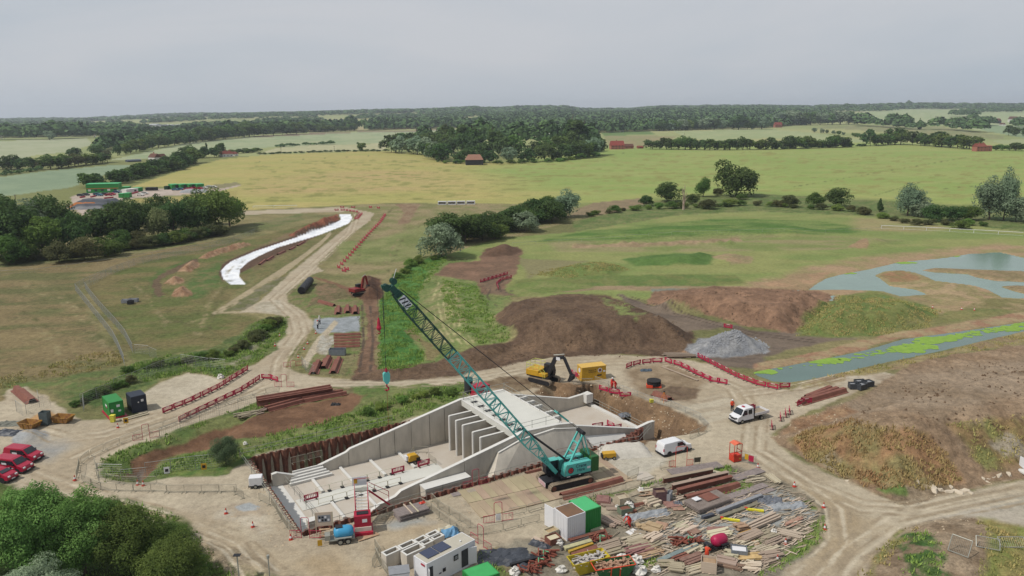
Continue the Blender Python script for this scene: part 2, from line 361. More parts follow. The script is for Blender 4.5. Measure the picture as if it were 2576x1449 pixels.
# main crop
WH = [(330,458),(480,410),(560,391),(690,380),(970,375),(1060,381),(1112,403),(1190,409),(1390,409),(1520,389),(1900,384),(2140,381),(2330,384),(2450,397),(2576,401),(2900,405),(2900,545),(2576,530),(2400,530),(2250,515),(2000,497),(1900,490),(1620,502),(1500,513),(1300,513),(1000,507),(700,519),(600,522),(600,500),(470,500),(470,480),(520,455)]
paint(WH, (182,168,98), (170,166,90), sc=22, c='wheat_field', contrast=.5, warp=.8, rough=.02, aniso=(.05, 3))
paint([(1480,375),(1700,375),(2200,370),(2900,395),(2900,560),(2250,520),(1850,500),(1450,515),(1200,430)], (144,164,82), (156,166,90), sc=20, soft=60, warp=12, wsc=40, contrast=.35, aniso=(.05, 3))
paint([(640,440),(900,425),(1100,430),(1150,470),(900,480),(640,480)], (184,162,104), (178,166,98), sc=20, soft=40, warp=10, wsc=40, aniso=(.05, 3))
for a, b in (((2000,480),(2450,410)), ((2200,505),(2330,470)), ((2380,490),(2520,480)), ((650,398),(960,386)), ((1300,380),(1600,390))):
    p, q = GP(*a), GP(*b); dv = (q-p).normalized(); nn = Vector((-dv.y, dv.x, 0))
    paint([tuple((k)[:2]) for k in (p+nn*.5, q+nn*.5, q-nn*.5, p-nn*.5)], (108,118,62), world=True, warp=.8, soft=.7)
paint([(640,400),(1100,395),(1900,390),(2700,410),(2700,530),(1900,490),(1000,500),(600,515)], (140,140,72), (150,148,80), sc=9, soft=4, aniso=(.08, 9), lo=.56)
# green margin beyond the works, right-hand meadow
paint([(600,520),(1000,506),(1300,513),(1460,520),(1440,560),(1100,640),(1040,640),(960,700),(810,680),(950,540)], (152,138,98), (128,128,78), sc=7, contrast=.7, soft=2)
paint([(830,600),(940,600),(1080,560),(1080,640),(1000,655),(870,650)], (140,142,88), (120,130,72), sc=7, contrast=.6, soft=4)
paint([(1000,510),(1060,510),(1030,560),(1000,560),(1020,530)], (138,112,86), (150,128,98), sc=3, contrast=.7)
paint([(1460,525),(1500,512),(1620,503),(1640,520),(1560,540),(1440,545)], (150,130,98), (138,122,92), sc=4)
paint([(1440,560),(1560,535),(1640,515),(1900,495),(2250,520),(2400,535),(2900,550),(2900,640),(2576,610),(2200,560),(1900,545),(1700,548),(1450,585)], (98,118,60), (122,128,76), sc=4, contrast=.9, rough=.25, soft=1.5, c='rough_grass')
MD = [(1120,640),(1250,600),(1450,585),(1700,548),(1900,540),(2250,560),(2576,600),(2900,640),(2900,700),(2576,660),(2380,660),(2040,720),(1900,740),(1300,745),(1190,700)]
paint(MD, (146,150,86), (128,144,76), sc=10, c='meadow', contrast=.5, rough=.05, aniso=(0, 2.5))
paint([(1350,608),(1450,588),(1620,570),(1800,558),(2060,566),(2200,590),(2150,598),(1800,602),(1500,615)], (86,120,50), (122,140,72), sc=7, contrast=.8, aniso=(0, 3), soft=2)
paint([(2150,560),(2300,565),(2400,590),(2300,598),(2150,590)], (158,146,98), (148,148,92), sc=8, soft=5, aniso=(0, 3))
paint([(1380,608),(1800,600),(2100,605),(2300,620),(2100,640),(1700,640),(1400,635)], (150,142,96), (128,140,76), sc=6, soft=3, aniso=(0, 3))
paint([(1440,618),(1860,606),(1870,614),(1700,622),(1440,627)], (166,142,108), (150,130,95), sc=2.5, soft=.8, rough=.2)
paint([(1560,655),(1700,642),(1800,650),(1790,672),(1600,674)], (96,126,60), (84,116,52), sc=4, soft=2, rough=.15)
paint([(1360,690),(1400,676),(1480,664),(1540,668),(1590,684),(1540,698),(1430,702)], (112,130,66), (130,130,72), sc=4, soft=2, rough=.15)
paint([(1300,650),(1480,660),(1360,690),(1330,700),(1320,680)], (138,132,90), sc=4, soft=2)
paint([(1300,705),(1400,698),(1700,695),(1850,700),(1880,722),(1700,730),(1450,725),(1280,720)], (104,124,62), (122,128,70), sc=4, soft=2, rough=.15)
paint([(1790,652),(1830,645),(1895,655),(1890,670),(1840,674)], (164,140,104), (148,138,94), sc=3)
paint([(2130,632),(2180,612),(2190,625),(2180,638)], (156,130,96), sc=3)
paint([(1290,738),(1480,722),(1700,726),(1900,728),(1900,742),(1640,736),(1480,733),(1310,745)], (160,138,104), (150,130,98), sc=4, soft=1)
paint([(1640,732),(1830,733),(1830,738),(1640,738)], (128,135,122))
# pond shores
paint([(1850,745),(1880,720),(2000,690),(2200,655),(2400,640),(2520,630),(2900,680),(2900,830),(2576,800),(2300,800),(2330,770),(2180,760),(2020,752)], (170,142,108), (150,140,92), sc=7, c='shore', contrast=.6, rough=.08, soft=5, warp=3)
paint([(1880,735),(2000,700),(2120,690),(2080,705),(2030,738),(2010,748)], (174,140,106), (160,136,100), sc=4, soft=2)
paint([(2205,700),(2268,690),(2340,716),(2450,735),(2480,770),(2400,775),(2338,762),(2230,735)], (174,150,112), (150,138,92), sc=3, soft=1, contrast=.7)
paint([(2215,705),(2265,694),(2330,718),(2300,720),(2240,722)], (158,122,86), (142,124,80), sc=3, soft=1)
for I in (ISLE, ISLE2): paint(I, (156,134,100), (140,125,88), sc=2, soft=.5, warp=.3, contrast=.7)
paint([(2480,765),(2576,772),(2900,790),(2900,830),(2560,800),(2400,800)], (156,138,98), (126,120,74), sc=4, contrast=.8, rough=.1)
# left fields
paint([(180,478),(217,472),(300,468),(420,462),(515,460),(545,458),(600,452),(610,457),(560,470),(470,478),(330,486),(300,494),(262,500),(215,515),(240,522),(258,530),(215,530),(195,515),(185,495)], (196,178,164), (180,164,148), sc=8, c='compound_ground', soft=.8, contrast=.4)
paint([(520,456),(600,449),(610,455),(560,464),(520,466)], (140,134,96), soft=1)
paint([(470,482),(600,470),(600,500),(480,500),(330,495),(335,488)], (166,154,88), sc=8, soft=1)
paint([(-400,680),(0,655),(250,640),(600,585),(620,600),(400,640),(215,700),(190,712),(240,800),(312,905),(300,930),(130,960),(0,990),(-400,1100)], (136,120,82), (108,108,66), sc=5, c='stubble_field', contrast=.9, rough=.06, soft=1.5, aniso=(.2, 2.5), th=.55)
paint([(0,940),(150,930),(310,905),(420,890),(400,940),(250,990),(180,1010),(130,960),(0,975)], (100,116,62), (124,118,74), sc=3, contrast=.9, rough=.15, soft=2)
paint([(-300,640),(0,625),(300,600),(600,560),(760,530),(770,545),(600,585),(250,640),(0,655),(-300,690)], (110,118,68), (130,124,84), sc=6, contrast=.8, rough=.1, soft=1.5, aniso=(.3, 3))
paint([(215,700),(350,650),(600,600),(770,558),(860,533),(830,577),(700,612),(640,650),(620,706),(540,775),(650,790),(640,815),(560,860),(330,895)], (124,114,72), (102,110,58), sc=6, c='stubble_field', contrast=.9, rough=.06, soft=1.5, aniso=(.2, 2))
paint([(385,735),(376,690),(400,668),(480,640),(500,648),(430,680),(400,690),(395,720),(415,735)], (86,108,52), (104,110,62), sc=2.5, soft=1)
paint([(388,728),(384,700),(398,680),(490,640),(500,646),(410,688),(402,700),(404,722),(418,728),(400,734)], (110,92,70), soft=.6, rough=.1)
paint([(470,690),(560,640),(560,700),(500,740),(470,730)], (88,112,56), (120,118,72), sc=3, soft=2)
paint([(640,615),(700,590),(840,533),(858,538),(860,548),(740,595),(640,628)], (132,112,82), (120,116,70), sc=3, soft=1)
for P in ([(430,733),(440,716),(460,708),(480,720),(484,732),(460,736)], [(412,702),(424,690),(440,682),(462,690),(462,700),(440,704)], [(447,672),(465,655),(485,645),(504,650),(500,662),(480,673)], [(498,641),(520,627),(580,610),(625,602),(634,607),(600,617),(560,628),(520,641)]):
    paint(flat(P), (168,136,104), (150,112,82), sc=1.5, soft=.4, warp=.4, rough=.12, world=True, c='earth_heap')
paint([(700,610),(830,577),(889,545),(914,536),(857,580),(794,630),(727,683),(650,746),(560,780),(620,720),(640,700),(640,650)], (128,120,76), (112,112,66), sc=3, contrast=.8, rough=.1, soft=1)
paint([(636,660),(700,626),(800,580),(830,570),(840,566),(700,640),(640,676)], (120,108,72), sc=2, soft=1)
paint(flat([(728,585),(760,570),(800,550),(850,534),(858,545),(840,558),(800,573),(750,590)]), (148,92,66), (122,72,52), sc=2, soft=.6, rough=.35, world=True, c='earth_heap')
LINER = [(556,672),(566,660),(582,648),(640,624),(740,592),(800,570),(835,558),(860,547),(856,533),(884,533),(889,545),(880,556),(850,568),(800,586),(700,614),(650,636),(625,650),(604,668),(602,686),(618,706),(580,706),(562,692)]
paint([(550,676),(560,655),(580,643),(640,618),(740,586),(830,553),(856,545),(858,560),(600,680),(560,700)], (100,78,62), soft=.4, warp=.3)
paint(LINER, (246,248,250), (226,230,236), sc=2, soft=.25, warp=.1, c='geotextile_liner', contrast=.05, rough=.01, k=.74)
# narrow side path
for poly in ([(530,778),(600,735),(680,685),(760,635),(820,590),(830,578),(838,580),(815,605),(750,655),(690,700),(620,745),(560,775),(650,772),(655,776),(535,780)],): paint(poly, (176,160,128), (166,152,118), sc=2, soft=.3, warp=.25, c='side_path', contrast=.4)
paint([(560,774),(650,716),(700,690),(720,690),(650,745),(640,768)], (128,122,96), (110,112,70), sc=2, soft=.5)
# the works: bare ground
SITE = [(-300,1010),(0,990),(20,962),(60,955),(120,985),(165,1020),(200,1042),(340,1035),(350,985),(400,950),(470,926),(520,935),(560,945),(640,908),(680,883),(724,812),(712,785),(640,778),(600,776),(650,752),(727,683),(794,630),(857,580),(914,536),(905,526),(600,531),(600,522),(870,515),(944,531),(933,550),(871,593),(831,626),(794,663),(814,675),(774,688),(717,730),(724,753),(754,770),(787,803),(771,833),(721,883),(712,916),(777,940),(877,950),(994,955),(1144,945),(1288,913),(1404,898),(1521,896),(1700,904),(1787,925),(1890,975),(1990,992),(2100,950),(2250,955),(2180,985),(2020,1050),(1932,1105),(1932,1129),(2045,1190),(2118,1219),(2215,1266),(2265,1284),(2378,1257),(2576,1226),(2900,1170),(2900,1700),(-300,1700)]
paint(SITE, (178,163,138), (190,176,150), sc=6, c='works_yard', contrast=.45, rough=.05, soft=.6, warp=.6, wsc=2)
# haul road: smoother, paler
RD = 'haul_road'
paint([(600,531),(600,523),(870,516),(940,531),(931,550),(871,593),(831,626),(794,663),(790,680),(717,730),(724,753),(754,770),(787,803),(771,833),(721,883),(712,916),(777,940),(877,950),(994,955),(1144,945),(1288,915),(1404,900),(1521,898),(1640,905),(1770,930),(1850,970),(1900,1000),(1900,1040),(1930,1100),(1990,1165),(2118,1225),(2265,1290),(2576,1232),(2900,1180),(2900,1270),(2576,1290),(2300,1330),(2200,1390),(2120,1470),(1960,1470),(2060,1380),(2070,1300),(1990,1230),(1860,1160),(1780,1110),(1790,1060),(1700,985),(1600,945),(1500,935),(1400,935),(1288,955),(1150,970),(1000,975),(860,972),(735,960),(650,968),(450,1052),(290,1112),(200,1150),(185,1195),(250,1228),(400,1260),(560,1320),(680,1380),(760,1470),(640,1470),(520,1350),(430,1290),(250,1250),(120,1230),(60,1180),(90,1100),(200,1062),(400,1020),(640,910),(680,883),(724,812),(710,785),(660,768),(727,683),(794,630),(857,580),(914,536),(900,526)],
      (186,172,146), (176,160,133), sc=5, c=RD, contrast=.35, rough=.03, soft=1.2, warp=.7, wsc=3, aniso=(.5, 3))
paint([(430,1290),(560,1320),(680,1380),(900,1400),(930,1300),(1000,1280),(1080,1330),(900,1470),(500,1470),(520,1350)], (172,152,120), (180,163,134), sc=5, contrast=.4, soft=3, warp=2)
paint([(1990,1230),(2100,1260),(2200,1330),(2050,1449),(1960,1470),(2060,1380),(2070,1300)], (166,147,116), (176,158,128), sc=5, contrast=.4, soft=3, warp=2)
paint([(2300,1330),(2400,1290),(2576,1255),(2900,1210),(2900,1330),(2576,1345),(2450,1320)], (182,172,154), (170,162,144), sc=4, contrast=.4, soft=2)
paint([(350,985),(400,950),(470,926),(520,935),(560,948),(400,1018),(380,1010)], (196,184,160), (184,172,148), sc=4, soft=.6)
paint([(640,770),(650,752),(700,745),(715,760),(710,785)], (190,180,158), (165,155,130), sc=2, soft=1)
# bend island, banks
paint([(247,1146),(330,1108),(440,1070),(520,1042),(600,1016),(640,1003),(720,978),(870,968),(1160,960),(1195,985),(1160,1006),(985,1077),(700,1130),(640,1148),(570,1180),(440,1188),(340,1205),(262,1200),(240,1178)], (96,116,58), (122,128,74), sc=2.5, c='bank_grass', contrast=.8, rough=.15, soft=.5)
paint([(640,1010),(720,985),(880,970),(880,985),(760,1010),(640,1028)], (140,118,90), (116,110,74), sc=2, soft=.6)
paint([(325,1150),(420,1108),(520,1076),(620,1046),(700,1022),(800,1000),(880,985),(915,990),(880,1028),(820,1058),(720,1072),(640,1092),(540,1112),(440,1130),(385,1150),(360,1190),(335,1190)], (132,98,72), (112,82,60), sc=3, c='bare_soil', contrast=.6, rough=.08, soft=.5)
paint([(262,1180),(300,1170),(340,1185),(330,1195),(280,1195)], (116,92,66), soft=.5)
paint([(335,1183),(345,1170),(358,1168),(352,1185),(350,1200)], (112,96,84), soft=.3, warp=.1, contrast=.1)
paint([(380,1190),(440,1170),(560,1150),(620,1130),(640,1140),(560,1170),(440,1185)], (118,132,64), (84,112,50), sc=1.5, soft=.5)
paint([(600,830),(650,795),(700,785),(722,800),(715,840),(680,880),(640,905),(560,940),(520,930),(470,922),(400,945),(340,985),(235,1010),(160,990),(250,960),(330,905),(420,880),(520,870)], (84,104,54), (112,122,68), sc=2.5, c='bank_grass', contrast=.9, rough=.2, soft=.8)
paint([(570,905),(610,890),(660,830),(672,800),(685,800),(660,850),(625,900),(590,915)], (150,146,122), (120,120,84), sc=1.2, soft=.8)
# ditch and meadow west of the heaps
paint([(1040,650),(1080,640),(1130,640),(1200,650),(1100,690),(1200,700),(1240,740),(1290,745),(1240,800),(1290,845),(1200,870),(1110,905),(1000,935),(950,930),(948,850),(955,745),(985,700)], (112,130,68), (132,138,80), sc=3, c='rough_grass', contrast=.9, rough=.2, soft=1)
paint([(955,750),(985,710),(1040,655),(1100,640),(1130,645),(1080,680),(1055,730),(1045,790),(1020,830),(1060,870),(1065,905),(1010,930),(950,928),(950,850)], (66,112,46), (88,130,58), sc=2.5, contrast=.9, rough=.3, soft=.6)
paint([(1060,750),(1110,700),(1150,705),(1160,760),(1180,840),(1100,870),(1060,820)], (148,142,94), (118,132,72), sc=1.2, soft=1, aniso=(1.2, 6), contrast=.7)
paint([(1020,830),(1035,820),(1060,850),(1110,880),(1090,905),(1065,905),(1060,870)], (134,122,80), sc=2, soft=.6)
paint([(905,740),(950,745),(950,760),(946,930),(910,942),(880,945),(915,850),(920,790)], (134,104,82), (116,90,70), sc=1.5, c='bare_soil', contrast=.7, rough=.15, soft=.5)
paint([(790,690),(830,700),(890,720),(960,700),(965,745),(900,745),(860,725)], (136,100,76), (122,92,70), sc=2, soft=.6, rough=.1)
paint(flat([(882,742),(895,718),(925,690),(955,698),(967,735),(960,748),(915,750)]), (112,82,62), (92,68,54), sc=2, soft=.6, rough=.3, world=True, c='earth_heap')
paint([(725,755),(735,720),(760,695),(790,700),(830,712),(880,740),(915,752),(915,850),(880,940),(780,938),(760,915),(770,880),(830,800),(790,800),(760,770)], (108,122,64), (132,124,84), sc=2, c='rough_grass', contrast=.9, rough=.15, soft=.6)
paint([(790,700),(850,710),(880,740),(800,760),(760,770),(800,735)], (140,116,88), (112,104,70), sc=2, soft=.8)
paint([(790,795),(905,790),(903,828),(800,832),(785,815)], (156,162,166), (142,148,150), sc=1.5, c='gravel_pad', contrast=.4, soft=.4, warp=.3)
paint([(756,905),(790,850),(840,800),(850,805),(800,870),(775,905),(770,918)], (186,172,146), soft=.4, warp=.2)
paint([(808,836),(838,838),(822,888),(798,886)], (178,174,160), (160,150,130), sc=1, soft=.3)
paint([(722,900),(735,870),(790,835),(795,840),(760,880),(745,905),(730,916)], (146,138,96), (116,118,70), sc=1, soft=.5)
# dark soils
paint([(880,945),(940,928),(1100,905),(1200,868),(1300,850),(1240,800),(1290,760),(1400,742),(1520,745),(1640,790),(1745,835),(1740,870),(1735,905),(1560,896),(1404,899),(1288,914),(1144,946),(994,956),(885,952)], (112,90,70), (98,78,62), sc=4, c='topsoil_heap', contrast=.9, rough=.24, soft=.6)
paint([(1290,870),(1500,862),(1700,880),(1560,880),(1420,885),(1300,905),(1100,925)], (128,102,78), (112,90,70), sc=3, soft=2)
paint([(1700,895),(1740,880),(1745,905),(1700,905)], (150,116,84), soft=1)
paint([(1470,748),(1560,770),(1640,790),(1700,800),(1600,810),(1560,800),(1520,770)], (128,138,76), (112,110,72), sc=2, soft=1, lo=.42)
paint([(1095,690),(1130,660),(1210,655),(1210,632),(1270,617),(1318,632),(1310,650),(1300,690),(1260,735),(1210,745),(1200,705)], (140,108,86), (122,96,76), sc=4, c='bare_soil', contrast=.6, rough=.05, soft=.8)
paint(flat([(1208,640),(1225,624),(1262,618),(1302,620),(1318,632),(1290,644),(1240,646)]), (110,84,66), (98,76,60), sc=3, world=True, soft=.8, rough=.15)
paint([(1260,740),(1290,715),(1400,705),(1500,725),(1340,745),(1290,748)], (116,132,66), (134,138,80), sc=3, soft=1)
paint([(1200,705),(1290,700),(1250,720),(1300,745),(1240,742)], (136,112,88), (120,100,80), sc=2, soft=.6)
paint([(1560,745),(1700,790),(1900,840),(2080,850),(2150,862),(2000,885),(1930,905),(1900,940),(1800,925),(1740,905),(1930,880),(1830,830),(1650,800)], (128,112,96), (112,98,86), sc=4, c='muddy_track', contrast=.5, rough=.06, soft=1, aniso=(-.4, 3))
paint([(1620,770),(1650,738),(1800,728),(2050,742),(2130,765),(2060,800),(2010,840),(1990,850),(1880,828),(1780,800)], (150,116,90), (130,100,78), sc=2, c='earth_heap', contrast=.7, rough=.3, soft=.6)
paint([(2000,855),(2030,800),(2110,755),(2200,745),(2350,790),(2380,820),(2200,858),(2090,862)], (126,130,70), (104,122,60), sc=3, c='rough_grass', contrast=.8, rough=.2, soft=1.5)
paint([(2200,850),(2380,800),(2480,790),(2560,800),(2400,825),(2280,850)], (138,132,80), (116,122,68), sc=3, soft=1.5)
paint([(1900,925),(2080,890),(2250,850),(2400,830),(2576,802),(2800,780),(2800,800),(2576,826),(2432,846),(2265,866),(2165,893),(2065,913),(1932,936),(1885,945)], (160,122,94), (166,146,108), sc=3, c='canal_bank', contrast=.6, rough=.08, soft=.6)
paint([(2042,966),(2232,926),(2365,900),(2498,870),(2576,853),(2900,810),(2900,900),(2576,880),(2350,915),(2200,955),(2000,990)], (156,142,98), (146,124,92), sc=3, contrast=.7, rough=.1, soft=.6)
paint([(2130,960),(2220,950),(2260,960),(2190,985),(2120,985)], (190,178,156), (176,160,136), sc=1.5, soft=.5)
paint(flat([(1724,888),(1760,860),(1820,850),(1890,858),(1936,880),(1922,899),(1820,908),(1735,907)]), (150,150,150), (128,130,134), sc=1.5, c='stone_heap', contrast=.8, rough=.2, soft=.5, world=True)
paint(flat([(12,1092),(40,1068),(85,1060),(118,1075),(112,1094),(60,1104)]), (160,162,162), (148,150,150), sc=1, c='gravel_heap', contrast=.4, rough=.04, soft=.5, world=True)
paint([(60,1040),(90,1020),(118,1010),(145,1025),(150,1045),(100,1055)], (196,152,96), (186,146,98), sc=1, c='sand_heap', contrast=.3, rough=.04, soft=.6)
paint([(100,1080),(180,1110),(120,1140),(60,1130),(20,1110)], (160,158,152), (172,164,148), sc=3, soft=3)
# right mound
RM = [(1932,1108),(1975,1082),(2020,1056),(2130,1020),(2200,985),(2300,930),(2400,905),(2576,885),(2900,850),(2900,1160),(2576,1222),(2378,1257),(2265,1284),(2118,1219),(2045,1190)]
paint(RM, (160,136,108), (140,116,90), sc=5, c='spoil_mound', contrast=.9, rough=.32, soft=.6)
paint([(2100,1035),(2250,960),(2400,935),(2576,920),(2700,910),(2576,1010),(2350,1060),(2150,1060)], (158,138,114), (142,122,98), sc=6, contrast=.7, soft=4)
paint([(2010,1060),(2120,1030),(2150,1050),(2050,1080),(1950,1110)], (164,132,98), (146,112,82), sc=2, soft=1)
paint([(1985,1110),(2060,1080),(2150,1078),(2250,1090),(2330,1115),(2400,1190),(2415,1228),(2370,1245),(2260,1240),(2170,1235),(2110,1210),(2030,1170)], (152,116,80), (138,126,80), sc=3, contrast=1., rough=.25, soft=1.2, c='rough_grass')
paint([(2040,1170),(2090,1150),(2110,1165),(2100,1200),(2070,1195)], (170,156,128), (140,124,90), sc=1.5, soft=.8)
paint([(2380,1080),(2450,1075),(2576,1065),(2900,1060),(2900,1150),(2576,1185),(2480,1205),(2440,1170)], (128,128,72), (136,112,74), sc=3, contrast=1., rough=.25, soft=1.2, c='rough_grass')
paint([(2480,1130),(2540,1115),(2576,1140),(2576,1170),(2520,1165)], (158,146,124), soft=.8)
paint([(2250,1245),(2330,1235),(2390,1240),(2380,1262),(2270,1284),(2240,1270)], (150,132,106), (130,112,88), sc=1.5, soft=.6, rough=.15)
paint([(2200,1243),(2260,1235),(2265,1252),(2220,1256)], (98,118,58), soft=.5)
# lower right
paint([(2140,1470),(2180,1410),(2260,1350),(2330,1322),(2440,1318),(2530,1345),(2700,1360),(2700,1600),(2100,1600)], (158,138,112), (132,112,88), sc=2, c='rough_ground', contrast=.9, rough=.15, soft=.8)
paint([(2150,1470),(2200,1400),(2260,1350),(2250,1380),(2200,1449),(2200,1500)], (128,132,74), (150,140,92), sc=1.5, soft=.8)
paint([(2260,1360),(2330,1360),(2370,1400),(2380,1470),(2260,1480),(2250,1400)], (70,104,48), (92,110,60), sc=1.2, soft=.6, lo=.36, rough=.3)
paint([(2460,1320),(2530,1335),(2700,1355),(2700,1600),(2450,1600),(2470,1400)], (126,132,66), (148,136,80), sc=2, soft=1, rough=.2, c='rough_grass')
# timber yard floor and rims
paint([(1290,1360),(1480,1365),(1520,1300),(1580,1250),(1700,1190),(1850,1180),(1990,1230),(2070,1290),(2060,1370),(1960,1470),(1200,1500),(1200,1390)], (146,137,118), (126,116,98), sc=2.5, c='storage_yard', contrast=.8, rough=.06, soft=.8)
paint([(1560,1380),(1600,1330),(1700,1310),(1820,1260),(1960,1240),(2040,1300),(2000,1330),(1850,1350),(1700,1375),(1620,1400)], (160,162,158), (144,142,134), sc=1.5, soft=.6, contrast=.6)
paint([(1190,1390),(1240,1375),(1300,1400),(1300,1470),(1190,1470)], (110,120,66), (140,124,96), sc=1.2, soft=.5)
for P in ([(1660,1215),(1760,1190),(1820,1180),(1830,1190),(1700,1220)], [(1720,1260),(1820,1230),(1850,1228),(1850,1240),(1750,1270)], [(2030,1340),(2065,1310),(2060,1370),(1960,1440),(1900,1449),(1990,1380)], [(1840,1225),(1880,1230),(1880,1250),(1850,1250)], [(1470,1260),(1580,1232),(1640,1215),(1640,1222),(1560,1250)], [(1560,1420),(1640,1405),(1640,1425),(1580,1435)], [(1990,1270),(2030,1270),(2050,1290),(2030,1292)], [(1780,1240),(1800,1225),(1870,1215),(1880,1225)], [(1860,1370),(1930,1360),(1920,1385),(1870,1390)]):
    paint(P, (96,122,56), (124,132,72), sc=1, soft=.5, warp=.6, rough=.15)
paint([(1440,1250),(1640,1195),(1650,1200),(1460,1262)], (176,162,136), soft=.5)
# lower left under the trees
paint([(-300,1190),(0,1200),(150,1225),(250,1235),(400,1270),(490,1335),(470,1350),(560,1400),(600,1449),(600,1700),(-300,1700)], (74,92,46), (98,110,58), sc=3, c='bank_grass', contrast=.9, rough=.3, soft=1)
paint([(430,1390),(520,1380),(620,1410),(720,1449),(700,1600),(500,1600)], (106,112,64), (160,146,116), sc=1.5, soft=1, contrast=.9, rough=.15)
paint([(470,1345),(500,1342),(600,1375),(640,1400),(560,1405),(500,1390)], (170,154,126), (142,124,96), sc=1, soft=.6, rough=.15)
# round the pit
paint([(1376,962),(1509,967),(1603,1008),(1687,1032),(1775,1073),(1765,1092),(1690,1104),(1640,1112),(1600,1130),(1400,1060),(1330,990)], (140,112,82), (118,94,70), sc=3, c='excavation', contrast=.8, rough=.3, soft=.6)
paint([(1180,965),(1260,945),(1380,955),(1380,990),(1290,985)], (132,114,88), (112,92,70), sc=1.5, soft=.8, rough=.15)
paint([(1690,1035),(1790,995),(1900,1040),(1860,1060),(1770,1072)], (190,178,154), (172,156,130), sc=2, soft=.5, aniso=(.5, 6), contrast=.4)
paint([(1560,935),(1700,915),(1780,960),(1740,1020),(1600,1000)], (160,140,112), (140,120,94), sc=2, soft=2, rough=.1)
paint([(1630,1000),(1680,975),(1765,985),(1755,1010),(1690,1010)], (126,106,84), (112,92,74), sc=1.2, soft=.6, rough=.3)
paint([(1100,1130),(1400,1090),(1440,1110),(1500,1100),(1540,1110),(1560,1150),(1340,1190),(1250,1220),(1080,1260)], (178,164,138), (160,146,118), sc=3, soft=1)
paint([(1480,1120),(1550,1105),(1600,1120),(1590,1140),(1500,1150)], (198,192,178), (186,178,160), sc=1.2, soft=.5)
paint([(1520,1160),(1620,1140),(1680,1160),(1620,1200),(1560,1205)], (190,182,164), soft=.8)
paint([(600,1255),(650,1262),(700,1330),(640,1340),(590,1300),(540,1290),(560,1265)], (192,180,158), (176,160,136), sc=1.5, soft=1)
paint([(592,1266),(620,1258),(650,1265),(640,1278),(605,1278)], (164,168,168), soft=.3)
paint([(1000,1300),(1060,1300),(1080,1310),(1000,1330),(930,1320)], (160,160,154), (176,168,150), sc=2, soft=1.5)
def stroke(px, wd, a, soft=.3, warp=.25, off=0., lo=.3, b=None):
    P = [GP(u, v) for u, v in px]; Lf, Rt = [], []
    for i, p in enumerate(P):
        q = (P[min(i+1, len(P)-1)]-P[max(i-1, 0)]); q.z = 0; q.normalize(); n = Vector((-q.y, q.x, 0)); c = p+n*off; Lf.append((c+n*wd/2)[:2]); Rt.append((c-n*wd/2)[:2])
    paint(Lf+Rt[::-1], a, b, sc=2.5, world=True, soft=soft, warp=warp, wsc=1.5, lo=lo)
DR, DL = (162,145,118), (198,184,158)
for px in ([(900,530),(880,580),(800,650),(690,745),(740,790),(750,830),(700,900),(690,945),(560,1000),(420,1050),(280,1095),(180,1140)], [(790,960),(1000,965),(1200,955),(1400,918),(1560,915),(1700,925),(1840,985),(1890,1060),(1880,1140),(1990,1215),(2080,1290),(2090,1370),(2000,1460)], [(2576,1255),(2400,1285),(2240,1320),(2120,1400),(2080,1449)], [(1900,1150),(2020,1230),(2160,1290),(2300,1300),(2576,1245)], [(60,1180),(220,1240),(420,1300),(560,1350),(660,1430)], [(430,1310),(560,1370),(620,1440)], [(40,1060),(150,1090),(260,1080),(400,1035)], [(1860,1000),(2000,985),(2110,960)]):
    for o_, c_ in ((-1.3, DR), (-.55, DL), (.6, DR), (1.3, DL), (2.2, DR)): stroke(px, .38, c_, off=o_)
for px in ([(1560,745),(1700,790),(1900,850),(2050,870)], [(1290,735),(1230,725),(1215,745),(1240,770)], [(920,760),(925,850),(915,930)]):
    for o_ in (-1., 1.): stroke(px, .5, (92,78,66), off=o_)
for k in range(5): stroke([(1105+k*14,705),(1085+k*15,760),(1100+k*14,820),(1125+k*17,865)], .5, (176,168,116), lo=.4)
for px in ([(700,690),(640,720),(560,760),(480,800),(400,810)], [(60,700),(180,760),(260,860)], [(110,700),(230,790),(280,900)], [(20,760),(120,830),(180,920)], [(330,690),(420,800),(560,850)], [(980,520),(900,600),(880,660)], [(1080,540),(1000,600),(960,680)], [(600,640),(520,760),(500,830)]): stroke(px, 1.0, (146,134,94), soft=1., warp=.9, lo=.5); stroke(px, .8, (104,102,62), soft=1., warp=.8, off=2., lo=.45)
# contact wear: height noise on the finished sheet
Zt = Zt+(fbm(X, Y, 2.2, 21, 4)-.5)*rgh*2.2+(fbm(X, Y, .7, 22, 2)-.5)*rgh*.8*(Y < 260)
ins = (Zt > -3.6) | True
me_all = None
gm = bpy.data.materials.new('land'); gm.use_nodes = True
nt = gm.node_tree; p = nt.nodes['Principled BSDF']; L = nt.links.new; p.inputs['Roughness'].default_value = .95; p.inputs['Specular IOR Level'].default_value = .1
at1 = N(nt, 'ShaderNodeAttribute', attribute_name='Col'); at2 = N(nt, 'ShaderNodeAttribute', attribute_name='Ctr')
geo = N(nt, 'ShaderNodeNewGeometry')
def nse(sc, det=5, ro=.7, vec=None):
    n = N(nt, 'ShaderNodeTexNoise'); n.inputs['Scale'].default_value = sc; n.inputs['Detail'].default_value = det; n.inputs['Roughness'].default_value = ro
    L(vec or geo.outputs['Position'], n.inputs[0]); return n.outputs[0]
a = nse(.9, 7, .75); b_ = nse(.12, 4, .6); c_ = nse(4.5, 3, .7)
def mth(op, x, y=None, z=None):
    n = N(nt, 'ShaderNodeMath', operation=op)
    for i, q in enumerate((x, y, z)):
        if q is None: continue
        if isinstance(q, (int, float)): n.inputs[i].default_value = q
        else: L(q, n.inputs[i])
    return n.outputs[0]
